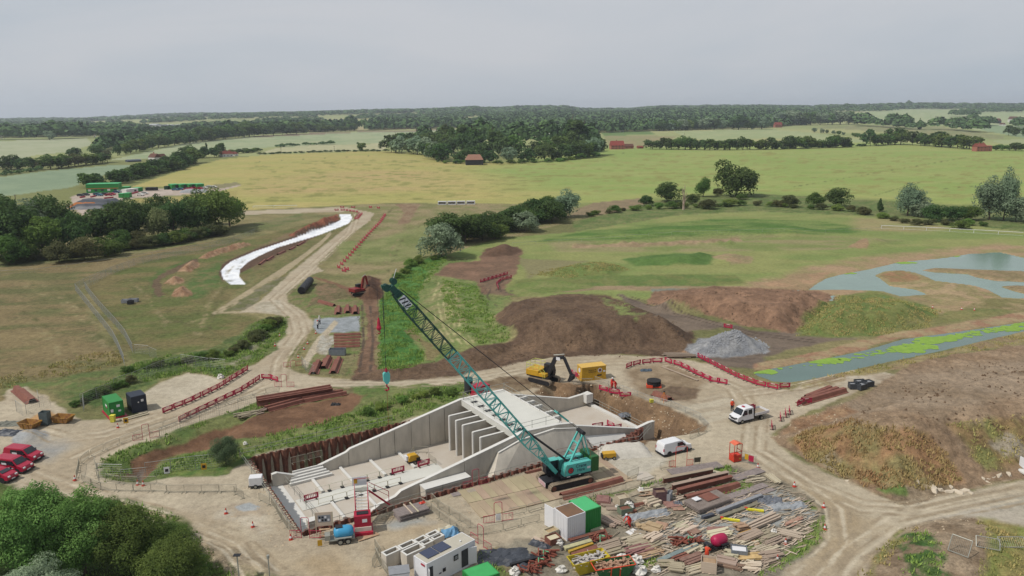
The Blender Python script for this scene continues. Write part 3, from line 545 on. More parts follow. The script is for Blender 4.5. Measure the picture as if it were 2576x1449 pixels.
s1 = mth('ADD', mth('MULTIPLY', mth('SUBTRACT', a, .5), 1.5), mth('MULTIPLY', mth('SUBTRACT', b_, .5), .55)); s1 = mth('ADD', s1, mth('MULTIPLY', mth('SUBTRACT', c_, .5), .9))
val = mth('MAXIMUM', mth('ADD', mth('MULTIPLY', s1, mth('ADD', mth('MULTIPLY', at2.outputs['Fac'], 1.35), .2)), 1.0), .25)
vm = N(nt, 'ShaderNodeVectorMath', operation='SCALE'); L(at1.outputs['Color'], vm.inputs[0]); L(val, vm.inputs['Scale'])
L(vm.outputs[0], p.inputs['Base Color'])
bp = N(nt, 'ShaderNodeBump'); bp.inputs['Distance'].default_value = .12; L(mth('MULTIPLY', mth('ADD', a, mth('MULTIPLY', c_, .4)), mth('ADD', at2.outputs['Fac'], .1)), bp.inputs['Height']); L(bp.outputs[0], p.inputs['Normal'])
ii = (np.arange(NY-1)[:, None]*NX+np.arange(NX-1)[None, :]).ravel(); quads = np.stack([ii+NX, ii+NX+1, ii+1, ii], 1)
fc = cls[ii]
LABEL = {'geotextile_liner': ('long white liner sheet laid in the curved trench beside the haul road', 'liner sheet'), 'earth_heap': None}
NICE = {'wheat_field': 'field', 'crop_field': 'field', 'stubble_field': 'field', 'haul_road': 'road', 'works_yard': 'yard'}
def submesh(name, F4):
    used = np.unique(F4); mp = np.full(len(X), -1, np.int64); mp[used] = np.arange(len(used))
    me = bpy.data.meshes.new(name); co = np.stack([X[used], Y[used], Zt[used]], 1).astype(np.float32)
    f = mp[F4]; me.vertices.add(len(used)); me.vertices.foreach_set('co', co.ravel())
    me.loops.add(f.size); me.loops.foreach_set('vertex_index', f.ravel().astype(np.int32))
    me.polygons.add(len(f)); me.polygons.foreach_set('loop_start', np.arange(0, f.size, 4, dtype=np.int32)); me.polygons.foreach_set('loop_total', np.full(len(f), 4, np.int32))
    me.update(calc_edges=True)
    ca = me.attributes.new('Col', 'FLOAT_COLOR', 'POINT'); ca.data.foreach_set('color', np.concatenate([colr[used], np.ones((len(used), 1))], 1).astype(np.float32).ravel())
    cb = me.attributes.new('Ctr', 'FLOAT', 'POINT'); cb.data.foreach_set('value', ctr[used].astype(np.float32))
    me.materials.append(gm); me.shade_smooth()
    o = bpy.data.objects.new(name, me); COL.objects.link(o); return o
for k, nm in enumerate(CL):
    q = quads[fc == k]
    if not len(q): continue
    o = submesh(nm, q)
    if nm == 'geotextile_liner': tag(o, *LABEL[nm])
    else: tag(o, kind='structure')
# ---------------------------------------------------------------- water
def water(name, P, z, rgb):
    mb = MB(); n = len(P); mb.add([(x, y, z) for x, y in P], [tuple(range(n))])
    m = mat(name+'_surface', rgb, .14, spec=.36, var=.12, scale=.12, bump=.004, bscale=5)
    return tag(mb.build(name, m), kind='structure')
def grow(P, e):
    c = np.array(P).mean(0); return [tuple(np.array(p)+(np.array(p)-c)/np.linalg.norm(np.array(p)-c)*e) for p in P]
pc = flat(POND, -.1); pa = np.array(pc)
water('pond_water', [(pa[:, 0].min()-4, pa[:, 1].min()-3), (pa[:, 0].max()+4, pa[:, 1].min()-3), (pa[:, 0].max()+4, pa[:, 1].max()+4), (pa[:, 0].min()-4, pa[:, 1].max()+4)], -.12, (122,148,134))
pc = flat(CANAL, -.5)
water('canal_water', flat([(1870,938),(1932,925),(2165,883),(2432,836),(2720,790),(2720,850),(2576,866),(2365,912),(2042,978),(1975,985),(1900,968)], -.12), -.12, (98,122,112))
def inpoly(P, n, seed=0):
    r = np.random.default_rng(seed); P = np.array(P); lo, hi = P.min(0), P.max(0); out = []
    while len(out) < n:
        q = r.uniform(lo, hi, (n*3, 2)); k = sdist(P, q[:, 0], q[:, 1]) > 0; out += [tuple(z) for z in q[k]]
        if not k.any(): break
    return out[:n]
mb = MB(); r_ = random.Random(3)
AL = flat([(1930,940),(1985,933),(2080,916),(2180,898),(2270,880),(2370,862),(2450,848),(2560,832),(2700,812),(2700,830),(2576,848),(2480,856),(2380,872),(2330,885),(2200,905),(2090,925),(1980,944)], -.1)
for x, y in inpoly(AL, 560, 5):
    u = 1288+F*x/y; big_ = r_.uniform(.25, .9)*(1.2 if u > 2300 else .8); n = 9; dens = min(.75, max(.15, (u-1900)/700))
    if r_.random() > dens: continue
    mb.add([(x+math.cos(6.283*k/n)*big_*r_.uniform(.7, 1.5), y+math.sin(6.283*k/n)*big_*r_.uniform(.5, 1.1), -.105+r_.random()*.02) for k in range(n)], [tuple(range(n))])
for u, v, s in ((1915,943,1.6),(2077,919,1.9),(2108,916,1.3),(2285,897,1.6),(2320,887,1.8),(2355,868,2.4),(2280,675,1.8),(2135,699,1.4),(2400,660,1.2)):
    p_ = G(u, v, -.1)
    for q in range(4): mb.add([(p_.x+q*s*.6-s+math.cos(6.283*k/11)*s*r_.uniform(.7, 1.3), p_.y+math.sin(6.283*k/11)*s*r_.uniform(.6, 1.)+r_.uniform(-.5, .5), -.1+q*.003) for k in range(11)], [tuple(range(11))])
tag(mb.build('pond_weed', mat('weed', (146,180,72), .8, rgb2=(124,160,60), scale=.8)), 'bright green duckweed mats floating on the canal', 'pond weed', kind='stuff')
# ---------------------------------------------------------------- materials
CONC = mat('concrete', (206,198,184), .85, k=.78, var=.2, scale=.7, stretch=(1, 1, .3), bump=.01, bscale=6)
CONC_W = mat('pale_concrete', (224,222,216), .8, var=.07, scale=.4)
CONC_T = mat('floor_concrete', (192,180,164), .85, var=.14, scale=.25, rgb2=(204,196,184))
CONC_B = mat('new_concrete', (218,217,208), .8, var=.08, scale=.3)
RUST = mat('rusty_steel', (122,76,64), .75, var=.35, scale=1.2, rgb2=(146,96,80), spec=.3)
RUSTD = mat('dark_rust', (96,66,56), .8, var=.4, scale=1.5, rgb2=(150,98,76))
GALV = mat('galvanised', (170,170,160), .5, .3, var=.1)
PGREY = mat('barrier_steel', (176,170,152), .6, .1, var=.1)
RED = mat('red_plastic', (186,34,76), .45, var=.15, spec=.4)
REDP = mat('red_paint', (178,36,62), .45, var=.08)
ORR = mat('orange_red_paint', (214,66,44), .45, var=.08)
TEAL = mat('teal_paint', (98,198,188), .4, var=.08, spec=.4)
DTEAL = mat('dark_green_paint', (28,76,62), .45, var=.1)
BLACK = mat('black_steel', (44,44,48), .55, var=.2)
RUBBER = mat('rubber', (46,44,44), .8, var=.2)
GLASS = mat('dark_glass', (40,46,52), .08, spec=.6, var=.05)
WHITE = mat('white_paint', (236,236,238), .4, var=.04)
GREEN = mat('green_paint', (48,140,66), .5, var=.10, scale=.8)
DGREEN = mat('machine_green', (46,104,52), .5, var=.08)
NAVY = mat('navy_paint', (44,52,66), .5, var=.08)
YEL = mat('yellow_paint', (214,166,48), .45, var=.12)
WOOD = mat('timber', (194,180,156), .85, var=.3, scale=1.5, stretch=(.3, 4, 4), rgb2=(210,196,172), objvar=.15)
WOODG = mat('weathered_timber', (152,138,122), .9, var=.3, scale=1.5, stretch=(.3, 4, 4), rgb2=(178,160,138), objvar=.15)
PLY = mat('shutter_ply', (172,140,112), .8, var=.15, rgb2=(196,166,136), objvar=.12)
PLYR = mat('red_ply', (132,98,88), .8, var=.2, rgb2=(160,126,112), objvar=.12)
TRACKM = mat('track_plates', (150,134,114), .85, var=.3, scale=3)
GREYM = mat('grey_sheet', (150,152,156), .6, var=.15)
ORANGE = mat('orange_cloth', (232,84,52), .8, var=.1)
SKIN = mat('skin', (190,140,115), .6, var=.03)
DENIM = mat('dark_cloth', (48,50,58), .9, var=.15)
def text(s, size, m, parent, M, name='lettering', ext=.01):
    c = bpy.data.curves.new(name, 'FONT'); c.body = s; c.size = size; c.extrude = ext; c.align_x = 'CENTER'; c.align_y = 'CENTER'
    o = bpy.data.objects.new('tmp', c); COL.objects.link(o); bpy.context.view_layer.update()
    me = bpy.data.meshes.new_from_object(o.evaluated_get(bpy.context.evaluated_depsgraph_get())); bpy.data.objects.remove(o)
    me.name = name; me.materials.clear(); me.materials.append(m); me.transform(M)
    q = bpy.data.objects.new(name, me); COL.objects.link(q); q.parent = parent; return q
def face_y(x, y, z): # text reading along +x on a face looking towards -y
    return Matrix.Translation((x, y, z)) @ Matrix.Rotation(R(90), 4, 'X')
def face_x(x, y, z): # on a face looking towards -x
    return Matrix.Translation((x, y, z)) @ Matrix.Rotation(R(-90), 4, 'Z') @ Matrix.Rotation(R(90), 4, 'X')
# ---------------------------------------------------------------- culvert
cul = thing('concrete_culvert', 'long pale concrete culvert with wing walls, piers and deck, set in the sheet piled pit', 'culvert', W(0, 0, -4.3), A32)
# local frame: x along s, y = -t, z from -4.3
MC = Matrix.Translation((0, 0, 4.3))
def cm(): return MB().xf(MC)
FL = -3.4
cm().b(-28, 28, -16.6, .5, -4.2, FL).build('floor_slab', CONC_T, cul)
cm().b(-26.4, -5.5, -9.4, -6.1, FL, FL+.05).build('ramp', CONC_B, cul)
def wallp(name, prof, t0, t1, zb, cap=True):
    mb = cm(); pr = [(s, z) for s, z in prof]+[(prof[-1][0], zb), (prof[0][0], zb)]
    mb.side(pr, -t1, -t0); o = mb.build(name, CONC, cul)
    if cap:
        c = cm()
        for (a, za), (b, zb_) in zip(prof[:-1], prof[1:]):
            c.add([(a, -t1-.03, za+.003), (b, -t1-.03, zb_+.003), (b, -t0+.03, zb_+.003), (a, -t0+.03, za+.003), (a, -t1-.03, za+.10), (b, -t1-.03, zb_+.10), (b, -t0+.03, zb_+.10), (a, -t0+.03, za+.10)], [(3, 2, 1, 0), (4, 5, 6, 7), (0, 1, 5, 4), (2, 3, 7, 6), (3, 0, 4, 7), (1, 2, 6, 5)])
        c.build('coping', CONC_W, o)
    return o
farp = [(-21.3,-2.45),(-21,-2.3),(-16.9,-1.3),(-16.3,-.9),(-12.3,-.12),(-6.55,1.05)]
wallp('wing_wall', farp, -.5, 0, FL-.3); wallp('wing_wall', [(-6.5,1.1),(-6.0,1.25),(2.2,2.9)], -.5, 0, FL-.3)
wallp('wing_wall', [(-22.3,-3.1),(-20.5,-2.6),(-18.6,-1.6),(-16.4,-1.1),(-15.6,-.55),(-13.2,-.1),(-6.35,1.22)], 16.1, 16.6, FL-.3)
wallp('wing_wall', [(-6.3,1.25),(2.0,2.9),(3.2,3.25),(9.2,2.95),(11.8,2.55),(12.4,2.0)], 16.1, 16.62, FL-.3)
wallp('wing_wall', [(12.4,2.0),(13.4,1.75),(24.1,-1.15),(26.7,-.75),(27.8,-.75)], 16.1, 16.6, -4.2)
wallp('wing_wall', [(2.2,2.9),(10.2,2.9),(11.0,1.95),(23.3,-1.35),(26.2,-1.2),(27.6,-1.0)], -.5, 0, FL-.3)
cm().b(26.3, 27.7, -1.0, .1, -2.5, -.93).build('end_block', CONC_W, cul)
wallp('end_wall', [(-27.9,-1.6),(-27.2,-1.5),(-24.4,-2.65),(-23.9,-2.8)], .2, .7, FL-.3)
wallp('end_wall', [(-27.4,-2.0),(-26,-2.0),(-24.4,-2.2)], 14.2, 15.2, FL-.3)
for k in range(5): cm().b(-25.8+k*.25-.02*k, -19.7-k*.28, -1.75+k*.42, .15 if k == 4 else -1.33+k*.42, FL, -3.05+k*.24).build('step', CONC_W, cul)
for s in (-22.6, -18.0, -13.4, -8.8):
    cm().b(s-.2, s+.2, -6.0, -.02, FL, FL+.3).build('baffle', CONC_W, cul, bevel=.04)
    if s < -16: cm().b(s-.15, s+.25, -14.2, -9.45, FL, FL+.28).build('baffle', CONC_W, cul, bevel=.04)
cm().b(-28.2, -27.6, -15.5, -.5, FL-.5, FL+.12).b(-27.6, -26.6, -15.5, -.5, FL-.5, FL+.03).build('sill', CONC_W, cul)
for t in (3.3, 5.5, 7.6, 10.6, 12.8):
    o = cm().b(-1.6, 12.3, -t-.18, -t+.18, FL, 2.14).build('pier', CONC, cul)
    c = cm(); c.tube((-1.62, -t, FL), (-1.62, -t, 2.2), .2, 10); c.b(-1.65, 2.15, -t-.2, -t+.2, 2.2, 2.26); c.build('nose', CONC_W, o); cm().b(10.25, 12.4, -t-.2, -t+.2, 2.145, 2.5).build('pier_cap', CONC_W, o)
dk = cm().b(2.2, 10.2, -16.08, -.02, 2.0, 2.9).build('deck', CONC_B, cul)
cm().b(2.17, 2.5, -16.05, -.05, 2.905, 2.98).b(9.9, 10.22, -16.05, -.05, 2.905, 3.0).build('deck_kerb', CONC_W, dk)
for k in range(7): t = 1.9+k*2.15; cm().b(3.0, 4.0, -t-.35, -t+.35, 2.905, 2.95).build('slot_cover', BLACK, dk)
for s in (-16.6, -11.7, -9.3, -3.4, -.8):
    for t0 in (.002, ): cm().b(s-.02, s+.02, -.03, -.004, FL, {-16.6: -1.3, -11.7: -.2, -9.3: .3, -3.4: 1.6, -.8: 2.1}[s]).build('joint', BLACK, cul)
for t in (4.4, 9.1, 14.2): cm().b(10.3, 12.1, -t-.8, -t+.8, .9, 1.0).build('grating', GALV, cul)
# battered outer faces
mb = cm(); rg = [(-1.2, 1.3), (2.6, 2.35), (8.2, 2.65), (12.6, 1.75)]; ft = [(-4.6, -4.1), (1, -4.1), (8, -4.1), (15.2, -4.1)]
vs_ = [(s, -17.0, z) for s, z in rg]+[(s, -16.64, z) for s, z in rg]+[(s, -19.7, z) for s, z in ft]+[(s, -16.64, z) for s, z in ft]
mb.add(vs_, [(8, 9, 1, 0), (9, 10, 2, 1), (10, 11, 3, 2), (0, 1, 5, 4), (1, 2, 6, 5), (2, 3, 7, 6), (12, 8, 0, 4), (11, 15, 7, 3)]); mb.build('buttress', CONC, cul)
mb = cm(); mb.add([(s, y, z+.012) for s, z in rg for y in (-17.02, -16.66)]+[(s, y, z+.09) for s, z in rg for y in (-17.06, -16.66)], [(8, 9, 11, 10), (10, 11, 13, 12), (12, 13, 15, 14), (0, 2, 10, 8), (2, 4, 12, 10), (4, 6, 14, 12)]); mb.build('coping', CONC_W, cul)
cm().b(-13.0, -6.35, -18.3, -16.64, -4.2, -.35).build('buttress', CONC, cul); cm().b(-13.05, -6.32, -18.35, -16.64, -.345, -.22).build('coping', CONC_W, cul)
mb = cm(); mb.add([(14.8, -18.6, -1.4), (21.2, -18.6, -2.3), (21.6, -16.64, -1.2), (13.6, -16.64, .2), (14.8, -18.9, -4.1), (21.2, -18.9, -4.1), (21.6, -16.64, -4.1), (13.6, -16.64, -4.1)], [(0, 1, 2, 3), (4, 5, 1, 0), (5, 6, 2, 1), (7, 4, 0, 3)]); mb.build('buttress', CONC_W, cul)
cm().b(14, 27.6, -16.05, -.05, FL+.004, FL+.16).build('inlet_apron', CONC_T, cul)
cm().b(27.2, 27.9, -16.05, -.05, FL+.17, FL+.5).build('sill', CONC_W, cul)
# ---------------------------------------------------------------- sheet piles and hand rails
def piles(name, a, b, z0, z1, label, jag=.0, amp=.22, m=RUST, phase=0.):
    a, b = Vector((*a, 0)), Vector((*b, 0)); L_ = (b-a).length; d = (b-a).normalized(); n = Vector((-d.y, d.x, 0)); P = []; x = 0
    pat = [(0, -1), (.38, -1), (.6, 1), (.98, 1)]; k = 0; r = random.Random(1); 
    while x < L_:
        z = z1(x/L_) if callable(z1) else z1+r.uniform(-jag, jag)
        for q, s in pat:
            if x+q <= L_: P.append((x+q, s*amp, z))
        x += 1.2
    o = thing('sheet_pile_wall', label, 'sheet pile wall', a+Vector((0, 0, z0)), ang(a, b))
    mb = MB()
    for (x, y, z), (x2, y2, zz) in zip(P[:-1], P[1:]): 
        e = Vector((x2-x, y2-y, 0)).normalized()*.0; q = Vector((-(y2-y), x2-x, 0)).normalized()*.05
        mb.add([(x-q.x, y-q.y, 0), (x2-q.x, y2-q.y, 0), (x2+q.x, y2+q.y, 0), (x+q.x, y+q.y, 0), (x-q.x, y-q.y, z-z0), (x2-q.x, y2-q.y, z-z0), (x2+q.x, y2+q.y, z-z0), (x+q.x, y+q.y, z-z0)], [(4, 5, 6, 7), (0, 1, 5, 4), (2, 3, 7, 6), (1, 2, 6, 5), (3, 0, 4, 7)])
    mb.build('piling', m, o); return o
fw = piles('n', W(-30,-3.0).xy, W(2,-3.0).xy, -4.3, .1, 'tall rusty sheet pile wall with painted numbers, behind the culvert floor under the grass bank', .05, m=RUSTD)
CH = mat('faded_red_paint', (150,52,44), .9)
for i, q in enumerate(['2','3','4','5','6','2','5','2']): text(q, .9, CH, fw, face_y(2.0+i*1.2*1.0+.78, -.02-.0, 2.3) @ Matrix.Translation((0, 0, .06)), 'painted_number', .004)
piles('n', W(-30, 20.6).xy, W(21, 20.6).xy, -4.3, lambda f: .22, 'rusty sheet pile wall along the crane side of the culvert, scalloped top edge showing', .1)
piles('n', W(-30,-3.0).xy, W(-30, 20.4).xy, -4.3, .05, 'low sheet pile wall closing the stepped left end of the pit')
piles('n', (W(8,-3)).xy, W(14.5,-3).xy, -4.3, -.6, 'short dark sheet pile wall behind the far inlet wing wall', m=RUSTD)
piles('n', W(14.5,21.2).xy, W(23.8,18.3).xy, -4.3, -.1, 'short rusty sheet pile return beside the near inlet wing wall')
def rail(label, pts, h=1.1, sp=2.4, r=.03, double=True, name='guard_rail', m=None, base=True, cat='guard rail', over=0):
    o = thing(name, label, cat, pts[0]); o0 = Vector(pts[0]); m = m or GALV; n = 0
    rb = MB()
    for a, b in zip(pts[:-1], pts[1:]):
        a, b = Vector(a)-o0, Vector(b)-o0; L_ = (b-a).length; k = max(1, round(L_/sp)); dv = (b-a).normalized()*over
        for hh in ([h, h*.5] if double else [h]): rb.tube(a-dv+Vector((0, 0, hh)), b+dv+Vector((0, 0, hh)), r, 5)
        for i in range(k+1):
            p = a.lerp(b, i/k); n += 1
            if n < 95: MB().tube(p, p+Vector((0, 0, h+.12)), r, 5).build('post', m, o)
    rb.build('rails', m, o); return o
def Wl(*a): return [W(s, t, z) for s, t, z in a]
rail('scaffold tube guard rail along the grass edge above the tall rusty sheet piles', Wl((-31,-3.9,.1),(-20,-3.7,.2),(-8,-3.7,.2)), sp=2.2)
rail('scaffold tube guard rail between the culvert sheet piles and the crane pad', Wl((-30,21.3,.1),(-12,21.3,.1),(3,21.5,.1),(13,21.6,.1)), sp=2.4)
rail('angled guard rail by the white gravel heap at the inlet corner of the pit', Wl((13,21.6,.1),(19,23,.1),(24,20,.0)), sp=2.2)
rail('long low guard rail along the stepped left end of the pit', Wl((-31,-3.5,.1),(-30.8,8,.1),(-30.8,19.5,.1)), sp=2.6)
rail('inner handrail running across the low end of the culvert floor', Wl((-26.2,-.0,FL+.1),(-26.0,7,FL+.1),(-25.8,14,FL+.1)), h=1.3, sp=2.3)
rail('guard rail on the downstream front edge of the white culvert deck', Wl((2.6,.2,2.95),(2.6,15.8,2.95)), h=1.2, sp=3.1)
rail('guard rail on the upstream back edge of the white culvert deck', Wl((9.9,.2,2.95),(9.9,15.8,2.95)), h=1.2, sp=2.6)
rail('guard rail with a timber toe board on the crane side edge of the culvert deck', Wl((2.8,15.7,3.0),(10,15.7,3.0)), h=1.2, sp=2.4)
rail('guard rail across the far side edge of the culvert deck', Wl((2.4,.3,2.95),(10,.3,2.95)), h=1.3, sp=2.5, over=.8)
rail('guard rail down the outer sill of the inlet apron', Wl((27.9,1,FL+.5),(27.9,8,FL+.5),(27.9,16,FL+.5)), h=1.0, sp=2.4)
# ---------------------------------------------------------------- crawler crane
CH_ = R(25.3); CC = Vector((6.7, 93.0, 0)); CR_ = thing('crawler_crane', 'teal lattice boom crawler crane lettered Crane Hire, standing on the matted pad beside the culvert', 'crane', CC, CH_)
Mi = (Matrix.Translation(CC) @ Matrix.Rotation(CH_, 4, 'Z')).inverted()
def on_plane(u, v, yl=0.):
    """crane-local point where a sight line meets the crane's own vertical mid plane"""
    o = Mi @ Vector((0, 0, H0)); d_ = (Mi.to_3x3() @ Vector(ray(u, v))); t = (yl-o.y)/d_.y; return o+d_*t
for sy in (-1, 1):
    y = sy*1.72; mb = MB(); r0 = .48; n = 9; pr = []
    for k in range(n): a_ = math.pi/2+math.pi*k/(n-1); pr.append((-2.65+r0*math.cos(a_), .5+r0*math.sin(a_)))
    for k in range(n): a_ = -math.pi/2+math.pi*k/(n-1); pr.append((2.65+r0*math.cos(a_), .5+r0*math.sin(a_)))
    tr = MB().side([(x*.99, z*.92+.03) for x, z in pr], y-.3, y+.3).build('track_frame', BLACK, CR_)
    # shoes
    sh = MB(); per = []; tot = 0
    for a, b in zip(pr, pr[1:]+pr[:1]): per.append((a, b, math.dist(a, b))); tot += math.dist(a, b)
    d0 = 0; step = tot/56; nxt = 0; acc = 0
    for a, b, l in per:
        while nxt < acc+l:
            f = (nxt-acc)/l; x = a[0]+(b[0]-a[0])*f; z = a[1]+(b[1]-a[1])*f; e = (Vector((b[0]-a[0], 0, b[1]-a[1])).normalized()); nn = Vector((e.z, 0, -e.x))
            c_ = Vector((x, y, z)); sh.beam(c_-e*step*.42, c_+e*step*.42, .78, .07, up=(nn.x, 0, nn.z) if abs(nn.z) < .9 else (0, 0, 1)); nxt += step
        acc += l
    sh.build('track_shoes', TRACKM, tr)
    for xe in (-2.65, 2.65): MB().lathe([(.2, -.34), (.33, -.34), (.33, .34), (.2, .34)], (xe, y, .5), 12, 'y').build('sprocket', RUSTD, tr)
MB().b(-1.8, 1.8, -1.35, 1.35, .35, 1.0).b(-2.6, 2.6, -.5, .5, .45, .85).build('carbody', BLACK, CR_)
bw = MB().b(-3.35, -2.15, -.95, .95, .3, .95).build('carbody_weight', BLACK, CR_)
mb = MB()
for k in range(7):
    y0 = -.95+k*.28; mb.add([(-3.36, y0, .34), (-3.36, y0+.14, .34), (-3.36, min(.95, y0+.36), .92), (-3.36, min(.93, y0+.22), .92)], [(0, 3, 2, 1)])
MB().b(-3.358, -3.351, -.95, .95, .32, .94).build('warning_board', WHITE, bw); 
o_ = mb.build('chevrons', REDP, bw)
MB().lathe([(1.0, 1.0), (1.0, 1.3)], n=20).build('slew_ring', BLACK, CR_)
MB().b(-1.3, 3.2, -1.5, 1.5, 1.3, 1.5).b(-2.2, -1.2, .45, 1.5, 1.2, 1.4).build('turntable', BLACK, CR_)
hs = MB().side([(-.9, 1.5), (3.05, 1.5), (3.05, 3.05), (-.45, 3.05), (-.6, 2.8)], -1.5, -.45).build('engine_house', TEAL, CR_, bevel=.04)
MB().b(-.5, 3.02, .45, 1.5, 1.5, 2.95).build('engine_house', TEAL, CR_, bevel=.04); MB().b(-.3, 1.0, 1.505, 1.52, 1.7, 2.7).b(.9, 2.2, .43, .445, 2.0, 2.8).build('dark_panel', BLACK, CR_)
MB().b(3.1, 4.25, -1.5, 1.5, 1.35, 3.4).build('counterweight', DGREEN, CR_, bevel=.06)
MB().b(.2, 2.6, -.4, .4, 1.5, 2.2).lathe([(.5, -.38), (.5, .38)], (.4, 0, 2.4), 14, 'y').lathe([(.45, -.38), (.45, .38)], (1.7, 0, 2.5), 14, 'y').build('winch', BLACK, CR_)
cb = MB().side([(-2.5, 1.35), (-.75, 1.35), (-.75, 3.0), (-2.1, 3.0), (-2.5, 2.3)], .5, 1.5).build('cab', BLACK, CR_, bevel=.04)
MB().side([(-2.45, 1.7), (-.85, 1.7), (-.85, 2.85), (-2.1, 2.85), (-2.47, 2.25)], .48, .495).b(-2.0, -.85, .6, 1.4, 3.0, 3.04).build('cab_window', GLASS, cb); MB().b(-2.15, -.7, .48, 1.52, 3.005, 3.06).build('cab_roof', TEAL, cb)
text('Crane', .62, mat('navy_letter', (40,48,92), .5), CR_, face_y(1.55, -1.51, 2.6)); text('Hire', .62, mat('navy_letter', (40,48,92)), CR_, face_y(1.55, -1.51, 2.05))
MB().lathe([(.42, -.01), (.42, 0)], (.05, -1.51, 2.2), 24, 'y').build('round_badge', mat('navy_letter', (40,48,92)), CR_); MB().lathe([(.33, -.02), (.33, 0)], (.02, -1.515, 2.2), 24, 'y').build('round_badge', ORR, CR_)
text('Q', .5, mat('navy_letter', (40,48,92)), CR_, face_y(.03, -1.54, 2.22), 'badge_letter'); MB().b(2.45, 2.95, -1.51, -1.5, 2.0, 2.3).b(-.55, -.05, -1.52, -1.51, 1.36, 1.48).b(1.2, 1.5, -1.52, -1.51, 1.36, 1.48).build('small_plates', WHITE, CR_)
# boom
foot = Vector((-1.45, 0, 1.75)); tip = on_plane(982, 716); BD = (tip-foot); BL = BD.length; BD.normalize(); BS = Vector((0, 1, 0)); BU = BS.cross(BD).normalized()
if BU.z < 0: BU = -BU
def bsz(f): return (1.35 if f > .16 else .95+.4*f/.16, .12+1.25*min(1, f/.17)) if f < .9 else (1.35-.55*(f-.9)/.1, 1.37-.75*(f-.9)/.1)
def lattice(f0, f1, n, m, name):
    mb = MB(); sec = []
    for k in range(n+1):
        f = f0+(f1-f0)*k/n; w_, h_ = bsz(f); c_ = foot+BD*BL*f; sec.append([c_+BS*w_/2*a+BU*h_/2*b for a, b in ((-1, -1), (1, -1), (1, 1), (-1, 1))])
    for k in range(n):
        for i in range(4):
            mb.beam(sec[k][i], sec[k+1][i], .11)
            j = (i+1) % 4; a_, b_ = (i, j) if k % 2 else (j, i); mb.beam(sec[k][a_], sec[k+1][b_], .065)
            if k % 2 == 0 or True: mb.beam(sec[k][i], sec[k][j], .05)
    for i in range(4): mb.beam(sec[n][i], sec[n][(i+1) % 4], .1)
    return mb.build(name, m, CR_)
MB().beam(foot+BS*.4, foot+BD*2.6+BS*.45, .14, .5, up=BU).beam(foot-BS*.4, foot+BD*2.6-BS*.45, .14, .5, up=BU).beam(foot+BD*2.0-BS*.5, foot+BD*2.0+BS*.5, .1, .4, up=BU).build('boom_foot', TEAL, CR_)
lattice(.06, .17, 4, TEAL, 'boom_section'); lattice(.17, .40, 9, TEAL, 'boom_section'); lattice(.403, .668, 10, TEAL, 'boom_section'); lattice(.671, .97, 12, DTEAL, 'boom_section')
hd = MB().beam(foot+BD*BL*.955, foot+BD*BL*1.0, .9, .7, up=BU)
for s_ in (-.3, 0, .3): hd.lathe([(.42, s_-.06), (.42, s_+.06)], tuple(tip+Vector((-.5, 0, -.1))), 14, 'y'); hd.lathe([(.36, s_-.06), (.36, s_+.06)], tuple(tip+Vector((.35, 0, .55))), 14, 'y')
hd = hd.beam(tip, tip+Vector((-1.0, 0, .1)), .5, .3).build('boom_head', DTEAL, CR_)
c_ = foot+BD*BL*.93; mb = MB(); mb.beam(c_-BD*.75-BS*.62-BU*0, c_+BD*.75-BS*.56, .03, .9, up=BU); mb.build('striped_panel', WHITE, hd)
mb = MB(); 
for k in range(3): mb.beam(c_+BD*(-.6+k*.5)-BS*.66+BU*.35, c_+BD*(-.3+k*.5)-BS*.62-BU*.35, .02, .16, up=BD)
mb.build('panel_stripes', BLACK, hd); MB().tube(tip+Vector((.3, 0, .6)), tip+Vector((.75, 0, 1.9)), .03, 5).build('aerial', WHITE, hd)
# gantry
gt = on_plane(*Z4(1310, 200)); mb = MB()
gb = Vector((.35, 0, 3.0))
for s_ in (-1, 1):
    mb.beam(gb+BS*.75*s_, gt+BS*.6*s_, .24, .2)
for f in (.3, .62): mb.beam((gb+BS*.75).lerp(gt+BS*.6, f), (gb-BS*.75).lerp(gt-BS*.6, f), .18)
gan = mb.build('gantry', TEAL, CR_)
MB().lathe([(.28, -.75), (.28, .75)], tuple(gt), 12, 'y').build('sheaves', BLACK, gan)
for s_ in (-.55, .55): MB().beam(gt+BS*s_, Vector((3.3, s_, 3.3)), .13).build('back_stay', TEAL, gan)
mb = MB()
for s_ in (-.3, -.1, .1, .3): mb.tube(gt+BS*s_, Vector((2.6, s_*.8, 2.7)), .018, 4)
mb.build('luffing_rope', BLACK, gan)
bp0 = foot+BD*BL*.235+BU*.6; MB().tube(bp0+BS*.5, Vector((.2, .45, 3.0)), .13, 8).tube(bp0-BS*.5, Vector((.2, -.45, 3.0)), .13, 8).build('backstop_strut', BLACK, CR_)
bt = tip-BD*1.2+BU*.7; mb = MB(); fr = .86
for s_ in (-.45, .45): mb.tube(bt+BS*s_, (bt+BS*s_).lerp(gt+BS*s_, fr), .03, 4)
mb.build('pendant', BLACK, CR_); pa_, pb_ = bt.lerp(gt, fr-.02), bt.lerp(gt, fr+.05)
MB().beam(pa_, pb_, .9, .22).build('bridle', TEAL, CR_); mb = MB()
for s_ in (-.4, -.2, 0, .2, .4): mb.tube(pb_+BS*s_, gt+BS*s_, .018, 4)
mb.build('luffing_rope', BLACK, CR_)
